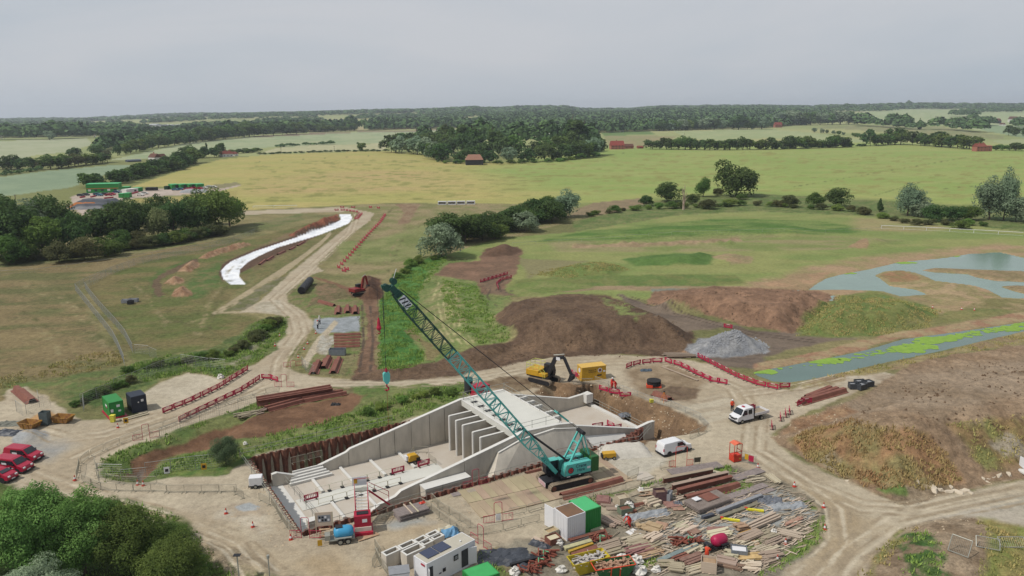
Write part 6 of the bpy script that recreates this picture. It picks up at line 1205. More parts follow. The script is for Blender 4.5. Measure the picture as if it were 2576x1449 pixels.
# ---------------------------------------------------------------- timber
def planks(label, a, b, wd=1., n=5, layers=3, m=WOOD, th=.08, mess=.05, name='timber_stack', cat='timber stack', z0=0.):
    A_, B_ = GP(*a), GP(*b); L_ = (B_-A_).length; o = MB(); r = random.Random(int(a[0]*7+a[1])); pw = wd/n
    for l in range(layers):
        for i in range(n):
            if r.random() < .12 and l == layers-1: continue
            y = (i-(n-1)/2)*pw+r.uniform(-mess, mess)*2; x0 = r.uniform(-mess, mess)*6; ll = L_*r.uniform(1-mess*4, 1.); q = r.uniform(-mess, mess)*1.2
            o.box((L_/2+x0, y, .06+th/2+l*(th+.012)+r.uniform(0, mess)*.6), (ll, pw*.86, th), q)
    q = o.build(name, m); q.location = (A_.x, A_.y, hz(A_.x, A_.y)+z0); q.rotation_euler = (0, 0, ang(A_, B_)); return tag(q, label, cat)
T = [
 (Z10,(40,170),(250,110),1.3,4,4,WOOD,.14,.05,'neat stack of pale round-edged timbers left of the grey sheet pile'),(Z10,(180,225),(265,190),.5,1,2,WOOD,.12,.02,'small pale offcut block beside the pale timbers'),
 (Z10,(350,195),(585,170),1.7,1,2,PLYR,.06,.02,'pinkish plywood sheets beside the pale timbers'),(Z10,(460,265),(665,265),1.4,3,1,PLY,.05,.02,'orange plywood square on the geotextile'),
 (Z10,(0,520),(280,600),2.0,2,3,PLY,.08,.04,'large orange-brown plywood stack right of the bending worker'),(Z10,(180,500),(370,545),1.6,1,2,PLY,.06,.03,'lighter plywood overlapping the large orange-brown stack'),
 (Z10,(530,560),(720,500),1.2,5,3,WOOD,.07,.08,'loose pale planks left of the timber frame'),(Z10,(550,640),(820,520),1.4,6,3,WOOD,.07,.08,'wide heap of pale planks left of the timber frame'),
 (Z10,(750,640),(880,600),1.4,1,2,PLYR,.07,.03,'brown board leaning by the timber frame'),(Z10,(1050,640),(1350,640),2.0,1,2,PLYR,.12,.02,'dark red shutter board on top of a frame, above the pink bowser'),
 (Z10,(1040,700),(1400,640),1.6,4,3,WOOD,.08,.05,'pale timbers under the dark red shutter board'),(Z10,(1480,600),(1650,570),1.1,2,5,PLY,.1,.04,'tidy pile of short orange boards'),
 (Z10,(1570,720),(1860,620),1.4,1,2,mat('ochre_ply', (200,160,98), .8),.08,.02,'ochre plywood sheet tilted on brown boards'),(Z10,(1560,780),(1880,660),1.4,3,4,WOODG,.09,.04,'brown board stack under the ochre sheet'),
 (Z10,(1700,600),(2160,400),1.1,5,3,WOOD,.16,.02,'long bundle of heavy timbers running up to the right'),(Z10,(1540,850),(1750,760),1.3,6,3,WOOD,.07,.1,'loose offcuts below the ochre sheet'),
 (Z10,(1740,770),(1830,850),.7,1,1,PLY,.06,.02,'upright-looking offcut lying in the weeds'),(Z10,(1840,760),(2080,660),1.6,5,3,WOODG,.07,.12,'jumbled boards right of the ochre sheet'),
 (Z10,(1960,860),(2300,740),1.3,6,3,WOODG,.07,.1,'grey-brown planks at the right rim of the yard, upper heap'),(Z10,(2170,650),(2540,740),1.3,5,3,WOOD,.08,.05,'long pale and brown planks pointing down to the road'),
 (Z10,(1800,950),(2120,840),1.1,8,2,WOOD,.06,.05,'fan of thin pale battens beside the grey metal box'),(Z10,(1980,960),(2180,900),1.0,5,2,WOOD,.06,.09,'scattered battens in the weeds by the right rim'),
 (Z10,(1320,1000),(1500,1030),1.3,5,4,WOOD,.08,.05,'pale planks in front of the grey metal box'),(Z10,(1520,1060),(1900,1040),1.3,4,2,mat('shutter_yellow', (214,182,128), .8),.1,.04,'ribbed pale shutter panel at the bottom of the yard'),
 (Z10,(1880,1060),(2190,1010),1.5,5,4,WOODG,.08,.07,'brown board stack at the lower right rim, beside a cone'),(Z10,(1900,1150),(2130,1090),1.2,5,3,WOODG,.07,.09,'low board heap below the lower right stack'),
 (Z10,(1160,1080),(1490,1160),1.5,3,3,WOODG,.09,.03,'pinkish-brown long boards below the orange-clad worker'),(Z10,(1190,1130),(1580,1230),1.2,4,2,PLYR,.08,.05,'brown beams under the pinkish long boards'),
 (Z10,(1600,1200),(1860,1220),1.5,5,3,WOOD,.08,.09,'offcut heap at the bottom right of the timber yard'),(Z10,(1690,1160),(1850,1190),1.1,4,2,WOOD,.07,.08,'small plank pile above the bottom right offcuts'),
 (Z10,(640,1150),(960,1030),1.4,4,4,PLYR,.09,.04,'dark red-brown long boards left of the orange-clad worker'),(Z10,(690,1190),(940,1120),1.3,5,2,WOOD,.08,.06,'pale planks below the dark red-brown boards'),
 (Z10,(680,970),(900,870),1.0,4,3,WOOD,.08,.06,'pale board pile above the dark red-brown boards'),(Z10,(860,940),(1000,870),.9,4,2,WOOD,.07,.08,'loose planks left of the pink bowser'),
 (Z10,(460,1090),(700,1010),.6,2,2,RUST,.14,.03,'rusty steel bars on boards above the lower stacks'),(Z10,(200,1140),(480,1150),1.3,4,3,WOODG,.07,.07,'grey-brown boards at the lower left of the yard'),
 (Z10,(400,1200),(640,1230),1.7,5,4,WOODG,.08,.04,'wide purple-brown board stack at the bottom of the yard'),(Z10,(700,1280),(1000,1200),1.3,6,3,WOOD,.08,.04,'honey coloured planks at the bottom edge'),
 (Z10,(0,880),(240,770),1.6,6,3,WOODG,.07,.08,'brown plank heap behind the green skip, upper part'),(Z10,(0,960),(250,880),1.6,6,3,PLY,.06,.08,'orange-brown plank heap behind the green skip'),
 (Z10,(70,790),(260,700),1.3,4,5,WOOD,.1,.06,'squared pale timber pile in the middle left of the yard'),(Z10,(240,700),(540,740),.7,3,1,WOOD,.07,.12,'crossed loose battens beside the squared pile'),
 (Z10,(230,840),(410,880),.7,3,1,WOOD,.07,.12,'crossed loose battens below the squared pile'),(Z10,(10,1070),(250,970),.5,3,2,mat('dark_board', (98,94,92), .8),.08,.02,'dark grey planks running up behind the skips'),
 (Z9,(1240,490+90),(1500,560),.8,3,2,WOOD,.08,.05,'packing timbers in front of the green container'),(Z9,(960,760),(1530,610),.5,2,2,RUST,.14,.02,'rusty beam along the front of the two containers'),
 (Z9,(800,880),(1290,720),.5,2,2,mat('dark_board', (98,94,92)),.12,.02,'dark board and tube lying in front of the white container'),(Z9,(1420,900),(1780,800),1.6,5,4,WOODG,.09,.05,'weathered board stack right of the yellow beams'),
 (Z9,(1430,980),(1800,870),1.7,5,3,WOODG,.09,.06,'weathered board stack behind the two skips'),(Z9,(1860,790),(2180,700),1.6,6,3,WOOD,.08,.07,'pale plank heap in the yard centre, upper part'),
 (Z9,(1900,860),(2240,770),1.6,6,3,WOODG,.08,.08,'pale and brown plank heap in the yard centre, lower part'),(Z9,(1890,960),(2250,850),1.6,6,3,PLYR,.08,.07,'red-brown plank heap below the yard centre'),
 (Z9,(2030,1010),(2390,930),1.5,6,2,PLY,.07,.08,'orange-brown planks below the yard centre'),(Z9,(1910,590),(2060,680),1.3,2,2,mat('white_board', (232,230,226), .6),.06,.03,'white board over pale boards below the bending worker'),
 (Z9,(2010,650),(2210,660),1.4,2,2,WOODG,.06,.03,'pinkish boards right of the white board'),(Z9,(2080,510),(2130,560),1.2,2,4,PLY,.09,.03,'low orange block stack by the bending worker'),
 (Z9,(1490,400),(1740,520),1.5,6,3,WOODG,.09,.05,'rough board trestle stack right of the green container'),(Z9,(1640,370),(1880,520),1.5,5,2,WOODG,.08,.08,'open slatted boards behind the trestle stack'),
 (Z9,(1400,100),(1620,120),1.9,1,3,PLYR,.12,.02,'square shutter stack behind the green container'),(Z9,(1500,200),(1730,200),1.7,2,2,WOODG,.06,.05,'grey boards below the square shutter stack'),
 (Z9,(360,680),(590,790),.8,2,1,WOOD,.05,.02,'pale board under the black sheet left of the white container'),(Z9,(470,700),(690,810),.8,3,1,PLYR,.05,.04,'brown boards left of the white container'),
 (Z9,(2190,190),(2400,130),1.2,3,3,WOOD,.14,.03,'squared pale beams near the top left of the yard'),(Z9,(2020,90),(2210,110),1.3,5,1,WOODG,.06,.03,'dark lattice grid panel on the soil'),
 (Z11,(400,640),(680,620),1.2,6,2,WOOD,.06,.14,'tangled pale planks at the upper left of the yard'),(Z11,(440,710),(640,690),1.1,5,2,PLY,.06,.12,'tangled pinkish planks below the upper left ones'),
 (Z11,(910,810),(1230,720),.7,3,2,WOOD,.06,.08,'pale planks at the left end of the rusty box beam'),(Z11,(2130,500),(2380,470),1.4,6,2,WOOD,.06,.14,'broken pallets and battens right of the weeds'),
 (Z11,(1510,350),(1810,420),1.5,2,1,WOOD,.05,.03,'pale plywood sheets lying over the rusty troughs'),(Z11,(2430,410),(2620,560),.9,4,3,WOOD,.08,.05,'brown plank bundle beside the right haul road'),
 (m3,(1130,1262),(1370,1262),1.8,6,4,WOODG,.12,.08,'dark tree trunk and plank pile beside the grey stone heap'),(c3,(1115,1335-966*0),(1390,1445),.6,2,1,WOODG,.08,.01,None),
 (c1,(1750,230),(1932,190),1.6,6,3,WOODG,.12,.12,'brushwood and log pile on the grass bank'),(c2,(0,200),(60,180),1.2,5,2,WOODG,.1,.12,'right end of the brushwood pile on the grass bank'),
 (c1,(900,240),(1110,185),.9,3,2,WOOD,.14,.03,'timber kerb beams in front of the navy tank'),(c2,(735,1165),(890,1115),1.1,2,1,PLY,.06,.02,'orange plywood board in front of the red stair'),
 (Z8,(420,1030),(580,1090),.7,2,1,WOODG,.06,.03,'small grey boards in front of the concrete troughs'),(Z10,(2290,540),(2560,440),1.0,4,2,PLY,.06,.06,'brown planks at the right end of the geotextile'),
 (Z10,(2330,170),(2520,100),.8,4,1,WOOD,.05,.15,'thin battens scattered on bare soil at the upper right'),(Z10,(2280,370),(2560,330),.7,4,1,WOOD,.05,.2,'thin battens scattered on the geotextile at the right'),
 (Z6,(1290,1100),(1290,1100),1,1,1,WOOD,.1,.0,None)]
for F_, a, b, wd, n, la, m, th, ms_, lab in T:
    if lab is None: continue
    planks(lab, F_(*a), F_(*b), wd, n, la, m, th, ms_)
A_, B_ = m3(1120,1335), m3(1395,1445); planks('long single plank lying on the levelled plot', A_, B_, .5, 1, 1, WOODG, .08, .0, 'long_plank', 'plank')
# special beams in the yard
for a, b, m, lab, w_, h_ in ((Z10(950,430),Z10(1130,380),mat('dark_grey_wrap', (84,88,98), .6),'dark grey wrapped beam, short left piece',.45,.4),(Z10(1190,350),Z10(1900,90),GREYM,'long grey wrapped beam across the upper yard',.5,.45),(Z10(1040,480),Z10(1850,200),mat('olive_beam', (138,132,112), .7),'long olive-grey beam below the grey wrapped one',.55,.25),
    (Z10(230,1110),Z10(860,840),mat('steel_blue', (134,148,146), .5),'long blue-grey steel channels in the lower yard',.6,.2),(Z9(870,890),Z9(1310,770),mat('straw_beam', (198,192,150), .7),'pale straw coloured beam beside the yellow one',.6,.3),(Z9(940,950),Z9(1330,820),mat('mustard_beam', (196,160,60), .6),'mustard yellow beam on the steel rack',.35,.3),(Z9(1000,990),Z9(1440,850),RUST,'rusty tube bundle below the mustard beam',.7,.2),
    (Z9(0,1150),Z9(560,1010),BLACK,'black pipe on timber at the bottom left of the yard',.35,.35),(Z9(1880,330),Z9(2040,290),RUSTD,'rusty angle beam behind the bending worker',.3,.25)):
    A_, B_ = G(*a), G(*b); o = thing('steel_beam', lab, 'beam', A_, ang(A_, B_)); L_ = (B_-A_).length; MB().b(0, L_, -w_/2, w_/2, .1, .1+h_).build('beam', m, o, bevel=.02)
    for f in (.15, .5, .85): MB().b(L_*f-.08, L_*f+.08, -w_/2-.15, w_/2+.15, 0, .1).build('bearer', WOOD, o)
for i, (p_, h__) in enumerate(((Z10(1790,300),R(-15)),(Z10(1400,450),R(-15)))):
    o = thing('fork_sleeve', 'bright yellow forklift sleeve on the geotextile, '+('right one', 'left one')[i], 'steel tool', G(*p_), h__, 'yellow forklift sleeves'); MB().b(-1.0, 1.1, -.16, .16, .05, .3).build('sleeve', mat('bright_yellow', (236,224,60), .5), o, bevel=.03); MB().b(-1.15, -.8, -.12, .12, .05, .4).build('end_bracket', ORR, o)
# skips, bags, sheets, crates
def skip(label, c_, h, m, fill, L_=3.6, H_=1.2, edge=None, pit=None):
    o = thing('skip', label, 'skip', c_, h); x, y = L_/2, .9; t = .05
    P0 = [(-x*.68, -y*.85, .1), (x*.68, -y*.85, .1), (x*.68, y*.85, .1), (-x*.68, y*.85, .1)]; P1 = [(-x, -y, H_), (x, -y, H_), (x, y, H_), (-x, y, H_)]; P2 = [(-x+t, -y+t, H_), (x-t, -y+t, H_), (x-t, y-t, H_), (-x+t, y-t, H_)]; P3 = [(-x*.66, -y*.8, .18), (x*.66, -y*.8, .18), (x*.66, y*.8, .18), (-x*.66, y*.8, .18)]
    mb = MB(); mb.add(P0+P1+P2+P3, [(0, 3, 2, 1)]+[(i, (i+1) % 4, 4+(i+1) % 4, 4+i) for i in range(4)]+[(4+i, 4+(i+1) % 4, 8+(i+1) % 4, 8+i) for i in range(4)]+[(8+i, 8+(i+1) % 4, 12+(i+1) % 4, 12+i) for i in range(4)]+[(12, 13, 14, 15)]); mb.build('shell', m, o)
    MB().beam((-x, -y, H_), (x, -y, H_), .08).beam((-x, y, H_), (x, y, H_), .08).beam((-x, -y, H_), (-x, y, H_), .08).beam((x, -y, H_), (x, y, H_), .08).build('rim', edge or m, o)
    for s in (-1, 1): MB().beam((s*.5, -y*.87, .2), (s*.5, -y-.03, H_), .1).build('rib', edge or m, o)
    if fill:
        mb = MB(); r = random.Random(9)
        for k in range(70): a_ = r.uniform(0, 3.1); p = Vector((r.uniform(-x*.8, x*.8), r.uniform(-y*.7, y*.7), H_*r.uniform(.65, 1.05))); d__ = Vector((math.cos(a_), math.sin(a_), r.uniform(-.3, .3)))*r.uniform(.2, .7); mb.beam(p-d__, p+d__, r.uniform(.05, .3), .05)
        mb.build('rubbish', fill, o)
    return o
skip('yellow skip full of grey crumpled waste at the bottom of the yard', G(*Z9(1250,1200)), R(22), mat('skip_yellow', (206,184,52), .5, var=.15), mat('grey_waste', (176,168,160), .8, rgb2=(206,200,194)), 4.2, 1.5)
skip('green skip with orange rim full of timber scraps at the bottom edge', G(*Z9(1640,1290)), R(14), mat('skip_green', (52,110,66), .5, var=.15), mat('scrap_wood', (192,158,132), .8, rgb2=(160,120,96)), 4.4, 1.4, ORANGE)
skip('rusty yellow open skip on the left, near the black sheeting', GP(*c1(215,280)), R(-15), mat('skip_rust', (196,148,62), .6, rgb2=(140,98,70), scale=1.5), None, 3.0, 1.0); skip('rusty yellow open skip in front of the sand heap', GP(*c1(465,240)), R(-8), mat('skip_rust', (196,148,62)), None, 3.0, 1.0)
def sack(label, p_, s=1., m=None, seed=0, cat='rubble sack', name='bulk_bag', z=None):
    g_ = GP(*p_); m = m or mat('bag_white', (232,228,220), .7, var=.15, scale=3); r = random.Random(seed); mb = MB(); n = 14; prof = [(.35, 0), (.55, .1), (.6, .35), (.5, .6), (.32, .78), (.4, .9), (.1, .95)]; vs = []
    for rr_, zz in prof:
        for k in range(n): q = rr_*s*.8*r.uniform(.75, 1.25); vs.append((q*math.cos(6.283*k/n), q*math.sin(6.283*k/n)*.8, zz*s*.6*r.uniform(.8, 1.2)))
    mb.add(vs, [(j*n+k, j*n+(k+1) % n, (j+1)*n+(k+1) % n, (j+1)*n+k) for j in range(len(prof)-1) for k in range(n)]+[tuple(range(6*n, 7*n))]); o = mb.build(name, m); o.location = g_; return tag(o, label, cat)
for i, (p_, s, lab) in enumerate(((Z9(1920,220),1.3,'large white rubble sack behind the green crate'),(Z9(1730,210),.6,'small white sack left of the green crate'),(Z9(820,1230),1.2,'white rubble sack left of the yellow skip'),(Z9(1790,1060),1.3,'white rubble sack leaning on the green skip'),(Z9(2035,1110),1.4,'round white rubble sack right of the green skip'),(Z9(1980,1200),1.1,'torn white sack below the round one'),(Z9(2080,1288),1.6,'wide white sack pile at the bottom edge'),(Z9(70,1270),1.2,'white sack at the bottom edge beside the green container roof'),(Z9(790,790),1.0,'flattened white sheet at the foot of the white container'),(Z10(200,1250),1.1,'white sack at the bottom, left part of the yard'),(Z11(400,640),.9,'pinkish rubble sack at the upper left of the yard'),(m1(1655,1375),1.3,'white sacks lying beside the haul road barriers'),(c1(1835,430),.7,'white boulder-like sack by the willow bush'),(Z10(2100,650),.8,'grey cloth corner in the plank heap'),(Z8(2380,1250),1.2,'white bulk bag right of the bottom green container'))): sack(lab, p_, s, seed=i)
for i, (p_, sx, sy, h__, m, lab) in enumerate(((Z9(480,800),2.6,1.1,R(-32),mat('black_sheet', (74,78,86), .5, var=.3),'folded black sheet left of the white container'),(Z9(20,1010),4.4,3.0,R(-20),mat('black_sheet', (74,78,86)),'crumpled black sheeting at the lower left of the yard'),(Z8(2200,980),5.5,3.2,R(5),mat('black_sheet', (74,78,86)),'large crumpled black sheeting right of the white cabin'),
    (Z10(2040,130),3.2,2.2,R(-10),mat('grey_film', (112,116,124), .5, var=.3),'crumpled dark film at the upper right of the yard'),(c1(70,320),5.,2.4,R(-10),mat('black_sheet', (74,78,86)),'black sheeting beside the gravel heap at the left'),(c1(70,250),4.5,2.2,R(5),mat('dull_sheet', (128,128,116), .7, var=.3),'grey and yellow debris pile at the left edge'),
    (Z10(560,110+60),1.2,1.0,0,mat('grey_film', (112,116,124)),'grey film scrap by the plywood sheets'),(Z9(2200,350),6.,1.6,R(18),mat('silver_film', (160,164,168), .6, var=.2),'long silver-grey plastic film right of the bending worker'),(Z3(1680,420),3.,1.6,R(20),mat('grey_film', (112,116,124)),'crumpled sheeting on the brown slope'),(c2(590,140),1.6,.8,0,BLACK,'small black sheet on the brown soil'),
    (Z10(2330,230),5.,1.8,R(12),mat('silver_film', (160,164,168)),'plastic film edge at the right of the yard'),(Z6(2230,420),2.2,1.0,0,mat('blue_grey_sheet', (80,96,110), .6),'blue-grey sheet scrap inside the curved red barriers'))):
    g_ = GP(*p_); o = MB().grid((0, 0, .02), sx, sy, 12, 8, .28, i, .12).build('plastic_sheet', m, smooth=False); o.location = (g_.x, g_.y, g_.z); o.rotation_euler = (0, 0, h__); tag(o, lab, 'plastic sheet')
def crate(label, p_, h, sx, sy, H_, m, lidm=None, g=G, cat='crate', name='crate'):
    o = thing(name, label, cat, GP(*p_), h); t = .05; MB().b(-sx/2, sx/2, -sy/2, -sy/2+t, .1, H_).b(-sx/2, sx/2, sy/2-t, sy/2, .1, H_).b(-sx/2, -sx/2+t, -sy/2+t, sy/2-t, .1, H_).b(sx/2-t, sx/2, -sy/2+t, sy/2-t, .1, H_).b(-sx/2, sx/2, -sy/2, sy/2, .05, .099).build('sides', m, o); MB().b(-sx/2+.1, sx/2-.1, -sy/2+.1, sy/2-.1, .12, H_*.8).build('contents', lidm or m, o)
    for s in (-1, 1): MB().b(s*sx*.35-.06, s*sx*.35+.06, -sy/2, sy/2, -.02, .048).build('runner', BLACK, o)
    return o
crate('grey metal box with white rags beside the pink bowser', Z10(1530,985), R(-12), 1.7, 1.3, .75, mat('grey_box', (128,134,140), .5), WHITE); crate('pale square crate behind the green crate', Z9(1810,150), R(20), 1.4, 1.4, 1.1, mat('beige_box', (196,182,158), .8)); crate('green slatted crate with dark lid in front of the white sack', Z9(1850,300), R(20), 1.5, 1.1, .8, mat('sage_box', (126,140,118), .7), RUSTD)
crate('rusty open box left of the white container', Z9(690,760), R(30), 1.5, 1.2, .8, RUST, WOOD); crate('cube of stacked pale timber blocks below the orange-clad worker', Z10(1040,1240), R(-15), 1.6, 1.4, 1.3, WOOD, PLY); crate('dark purple wrapped pallet load near the rusty troughs', Z11(700,790), R(8), 1.5, 1.2, 1.4, mat('purple_wrap', (108,82,84), .6), PLYR); crate('grey upright panels leaning on the purple wrapped load', Z11(850,790), R(-25), .5, 1.3, 1.1, GREYM)
crate('table-like timber box outside the white container, with a water bottle', Z9(660,660), R(35), 1.5, 1.0, .9, WOOD, PLY); crate('long grey metal cage on the grass below the gravel pad', m2(610,1210), R(0), 3.2, 1.4, 1.3, mat('grey_box', (128,134,140)), NAVY, cat='cage'); crate('small portable grey welding booth near the sand heap', c1(333,255), 0, 1.3, 1.1, 2.1, mat('booth_grey', (92,104,106), .5), GREYM, cat='booth', name='booth')
for i, (u, v) in enumerate((m4(0,0),)): pass
for i, (p_, sc) in enumerate(((c4(640,70),1.6),(c4(685,48),1.5),(c4(740,55),1.6),(c4(690,75),1.4))): crate('black rubber-looking block pack beside the pile stack, %s from the left' % ordw(i+1), p_, R(-5+i*12), 1.8, 1.3, 1.0, mat('black_block', (70,74,80), .5), GREYM, cat='block pack', name='block_pack')
for i, p_ in enumerate((m1(955,795), m1(1005,790), m1(985,805))): crate('grey metal pen piece alone in the left field, %s' % ('left one', 'right one', 'dark front one')[i], p_, R(5), (2.2, 2.4, 1.2)[i], 1.4, .9, (GREYM, GREYM, BLACK)[i], cat='pen piece', name='metal_pen')
for i, px in enumerate((1416,1488,1558,1631)):
    a_ = GP(643.7+px/3, 483+88/3); o = thing('concrete_culvert_unit', 'white precast culvert unit at the edge of the crop, %s of four from the left' % ordw(i+1), 'culvert unit', a_, 0, 'white culvert units by the crop'); x, y, H_ = 2.25, 1.0, 1.8
    MB().b(-x, x, -y, y, 0, .3).b(-x, x, -y, y, H_-.3, H_).b(-x, -x+.35, -y, y, .3, H_-.3).b(x-.35, x, -y, y, .3, H_-.3).build('frame', WHITE, o); MB().b(-x+.35, x-.35, y-.1, y, .3, H_-.3).build('stacked_fill', CONC, o)
# scaffold tubes rack, rusty scrap
for i, (p_, lab) in enumerate(((Z9(560,1000),'rusty scrap steel with green straps, lower left of the yard'),(Z9(480,1120),'rusty steel props with pale straps below the first scrap heap'),(Z9(280,1230),'rusty bent frames at the bottom left of the yard'),(Z9(1470,760),'rusty drums with green strap in front of the containers'),(Z10(600,790),'rusty half drum and hooks in the yard centre'),(Z10(740,800),'rusty channel bundle tied with green straps'))):
    r = random.Random(i); mb = MB(); g_ = GP(*p_)
    for k in range(16): a_ = r.uniform(-.3, 3.); q = Vector((r.uniform(-1, 1), r.uniform(-.5, .5), r.uniform(.1, .6))); e_ = Vector((math.cos(a_), math.sin(a_), r.uniform(-.4, .5)))*r.uniform(.3, .9); mb.beam(q-e_, q+e_, r.uniform(.08, .2), r.uniform(.05, .2))
    o = thing('scrap_steel', lab, 'scrap steel', g_, R(15)); mb.build('scrap', mat('scrap_rust', (120,66,54), .8, rgb2=(150,84,66)), o)
    if 'strap' in lab: MB().path([(-.3, -.4, .2), (-.2, 0, .9), (.1, .3, .6), (.3, -.2, .8), (.4, .4, .2)], .05, 4).build('strap', mat('mint_strap', (120,210,160), .6), o)
# rubble: slabs of stone by the mound
for i, (u, v, s) in enumerate((u, v, s*.62) for u, v, s in ((2380,1253,1.3),(2395,1250,1.1),(2405,1256,1.4),(2420,1251,1.3),(2340,1243,1.5),(2355,1246,1.0),(2435,1257,.9),(2385,1241,1.0),(2465,1220,.8),(2480,1222,.8),(2492,1218,.9),(2505,1212,1.4),(2530,1210,1.3),(2300,1225,.9),(2125,1222,.9),(2478,1230,.7))):
    r = random.Random(i); mb = MB(); n = 8; mb.add([(s*r.uniform(.7, 1.2)*math.cos(6.283*k/n), s*.6*r.uniform(.7, 1.2)*math.sin(6.283*k/n), -.3) for k in range(n)]+[(s*r.uniform(.55, .85)*math.cos(6.283*k/n), s*.6*r.uniform(.5, .8)*math.sin(6.283*k/n), r.uniform(.1, .3)*s) for k in range(n)], [tuple(range(n, 2*n))]+[(k, (k+1) % n, n+(k+1) % n, n+k) for k in range(n)])
    o = mb.build('rock_slab', mat('pale_rock', (214,200,178), .85, var=.12, scale=1.5)); o.location = GP(u, v); o.rotation_euler = (0, 0, r.random()*3); tag(o, 'pale broken rock slab at the foot of the spoil mound, %s from the left' % ordw(sorted(range(16), key=lambda q: [2380,2395,2405,2420,2340,2355,2435,2385,2465,2480,2492,2505,2530,2300,2125,2478][q]).index(i)+1), 'rock', 'pale rock slabs by the spoil mound')
gh = thing('gravel_heap', 'low heap of white gravel between the inlet corner and the white van', 'gravel heap', G(*Z3(1640,900)), R(10)); MB().grid((0, 0, 0), 7., 4.4, 14, 10, .12, 3, .75).build('gravel', mat('white_gravel', (206,200,188), .9, var=.15, scale=3), gh, smooth=True)
o = tag(MB().prism([(p.x, p.y) for p in (G(*Z11(360,330)), G(*Z11(500,340)), G(*Z11(620,430)), G(*Z11(470,480)), G(*Z11(330,470)))], .02, .12).build('concrete_slab', CONC_T), 'pale new concrete slab at the left of the grey mats', 'slab')
r = np.random.default_rng(44)
for nm, n_, px, m_, lab in (('timber_offcuts', 750, [(1500,1440),(1480,1370),(1540,1330),(1520,1290),(1600,1245),(1700,1200),(1840,1190),(1990,1240),(2050,1290),(2040,1370),(1930,1449)], WOODG, 'grey and brown offcuts and splinters littering the timber yard'), ('timber_splinters', 500, [(1440,1449),(1560,1350),(1620,1290),(1800,1250),(1990,1260),(2040,1310),(2010,1390),(1900,1449)], WOOD, 'pale thin battens and splinters littering the timber yard')):
    mb = MB(); q_ = inpoly(GPL(px), n_, n_)
    for x_, y_ in q_: a_ = r.normal(.42, .2) if r.random() < .75 else r.normal(-.6, .4); l_ = r.uniform(.15, .9); mb.beam((x_-math.cos(a_)*l_, y_-math.sin(a_)*l_, .06), (x_+math.cos(a_)*l_, y_+math.sin(a_)*l_, .06+r.uniform(0, .2)), r.uniform(.05, .16), .04)
    tag(mb.build(nm, m_), lab, 'wood litter', kind='stuff')
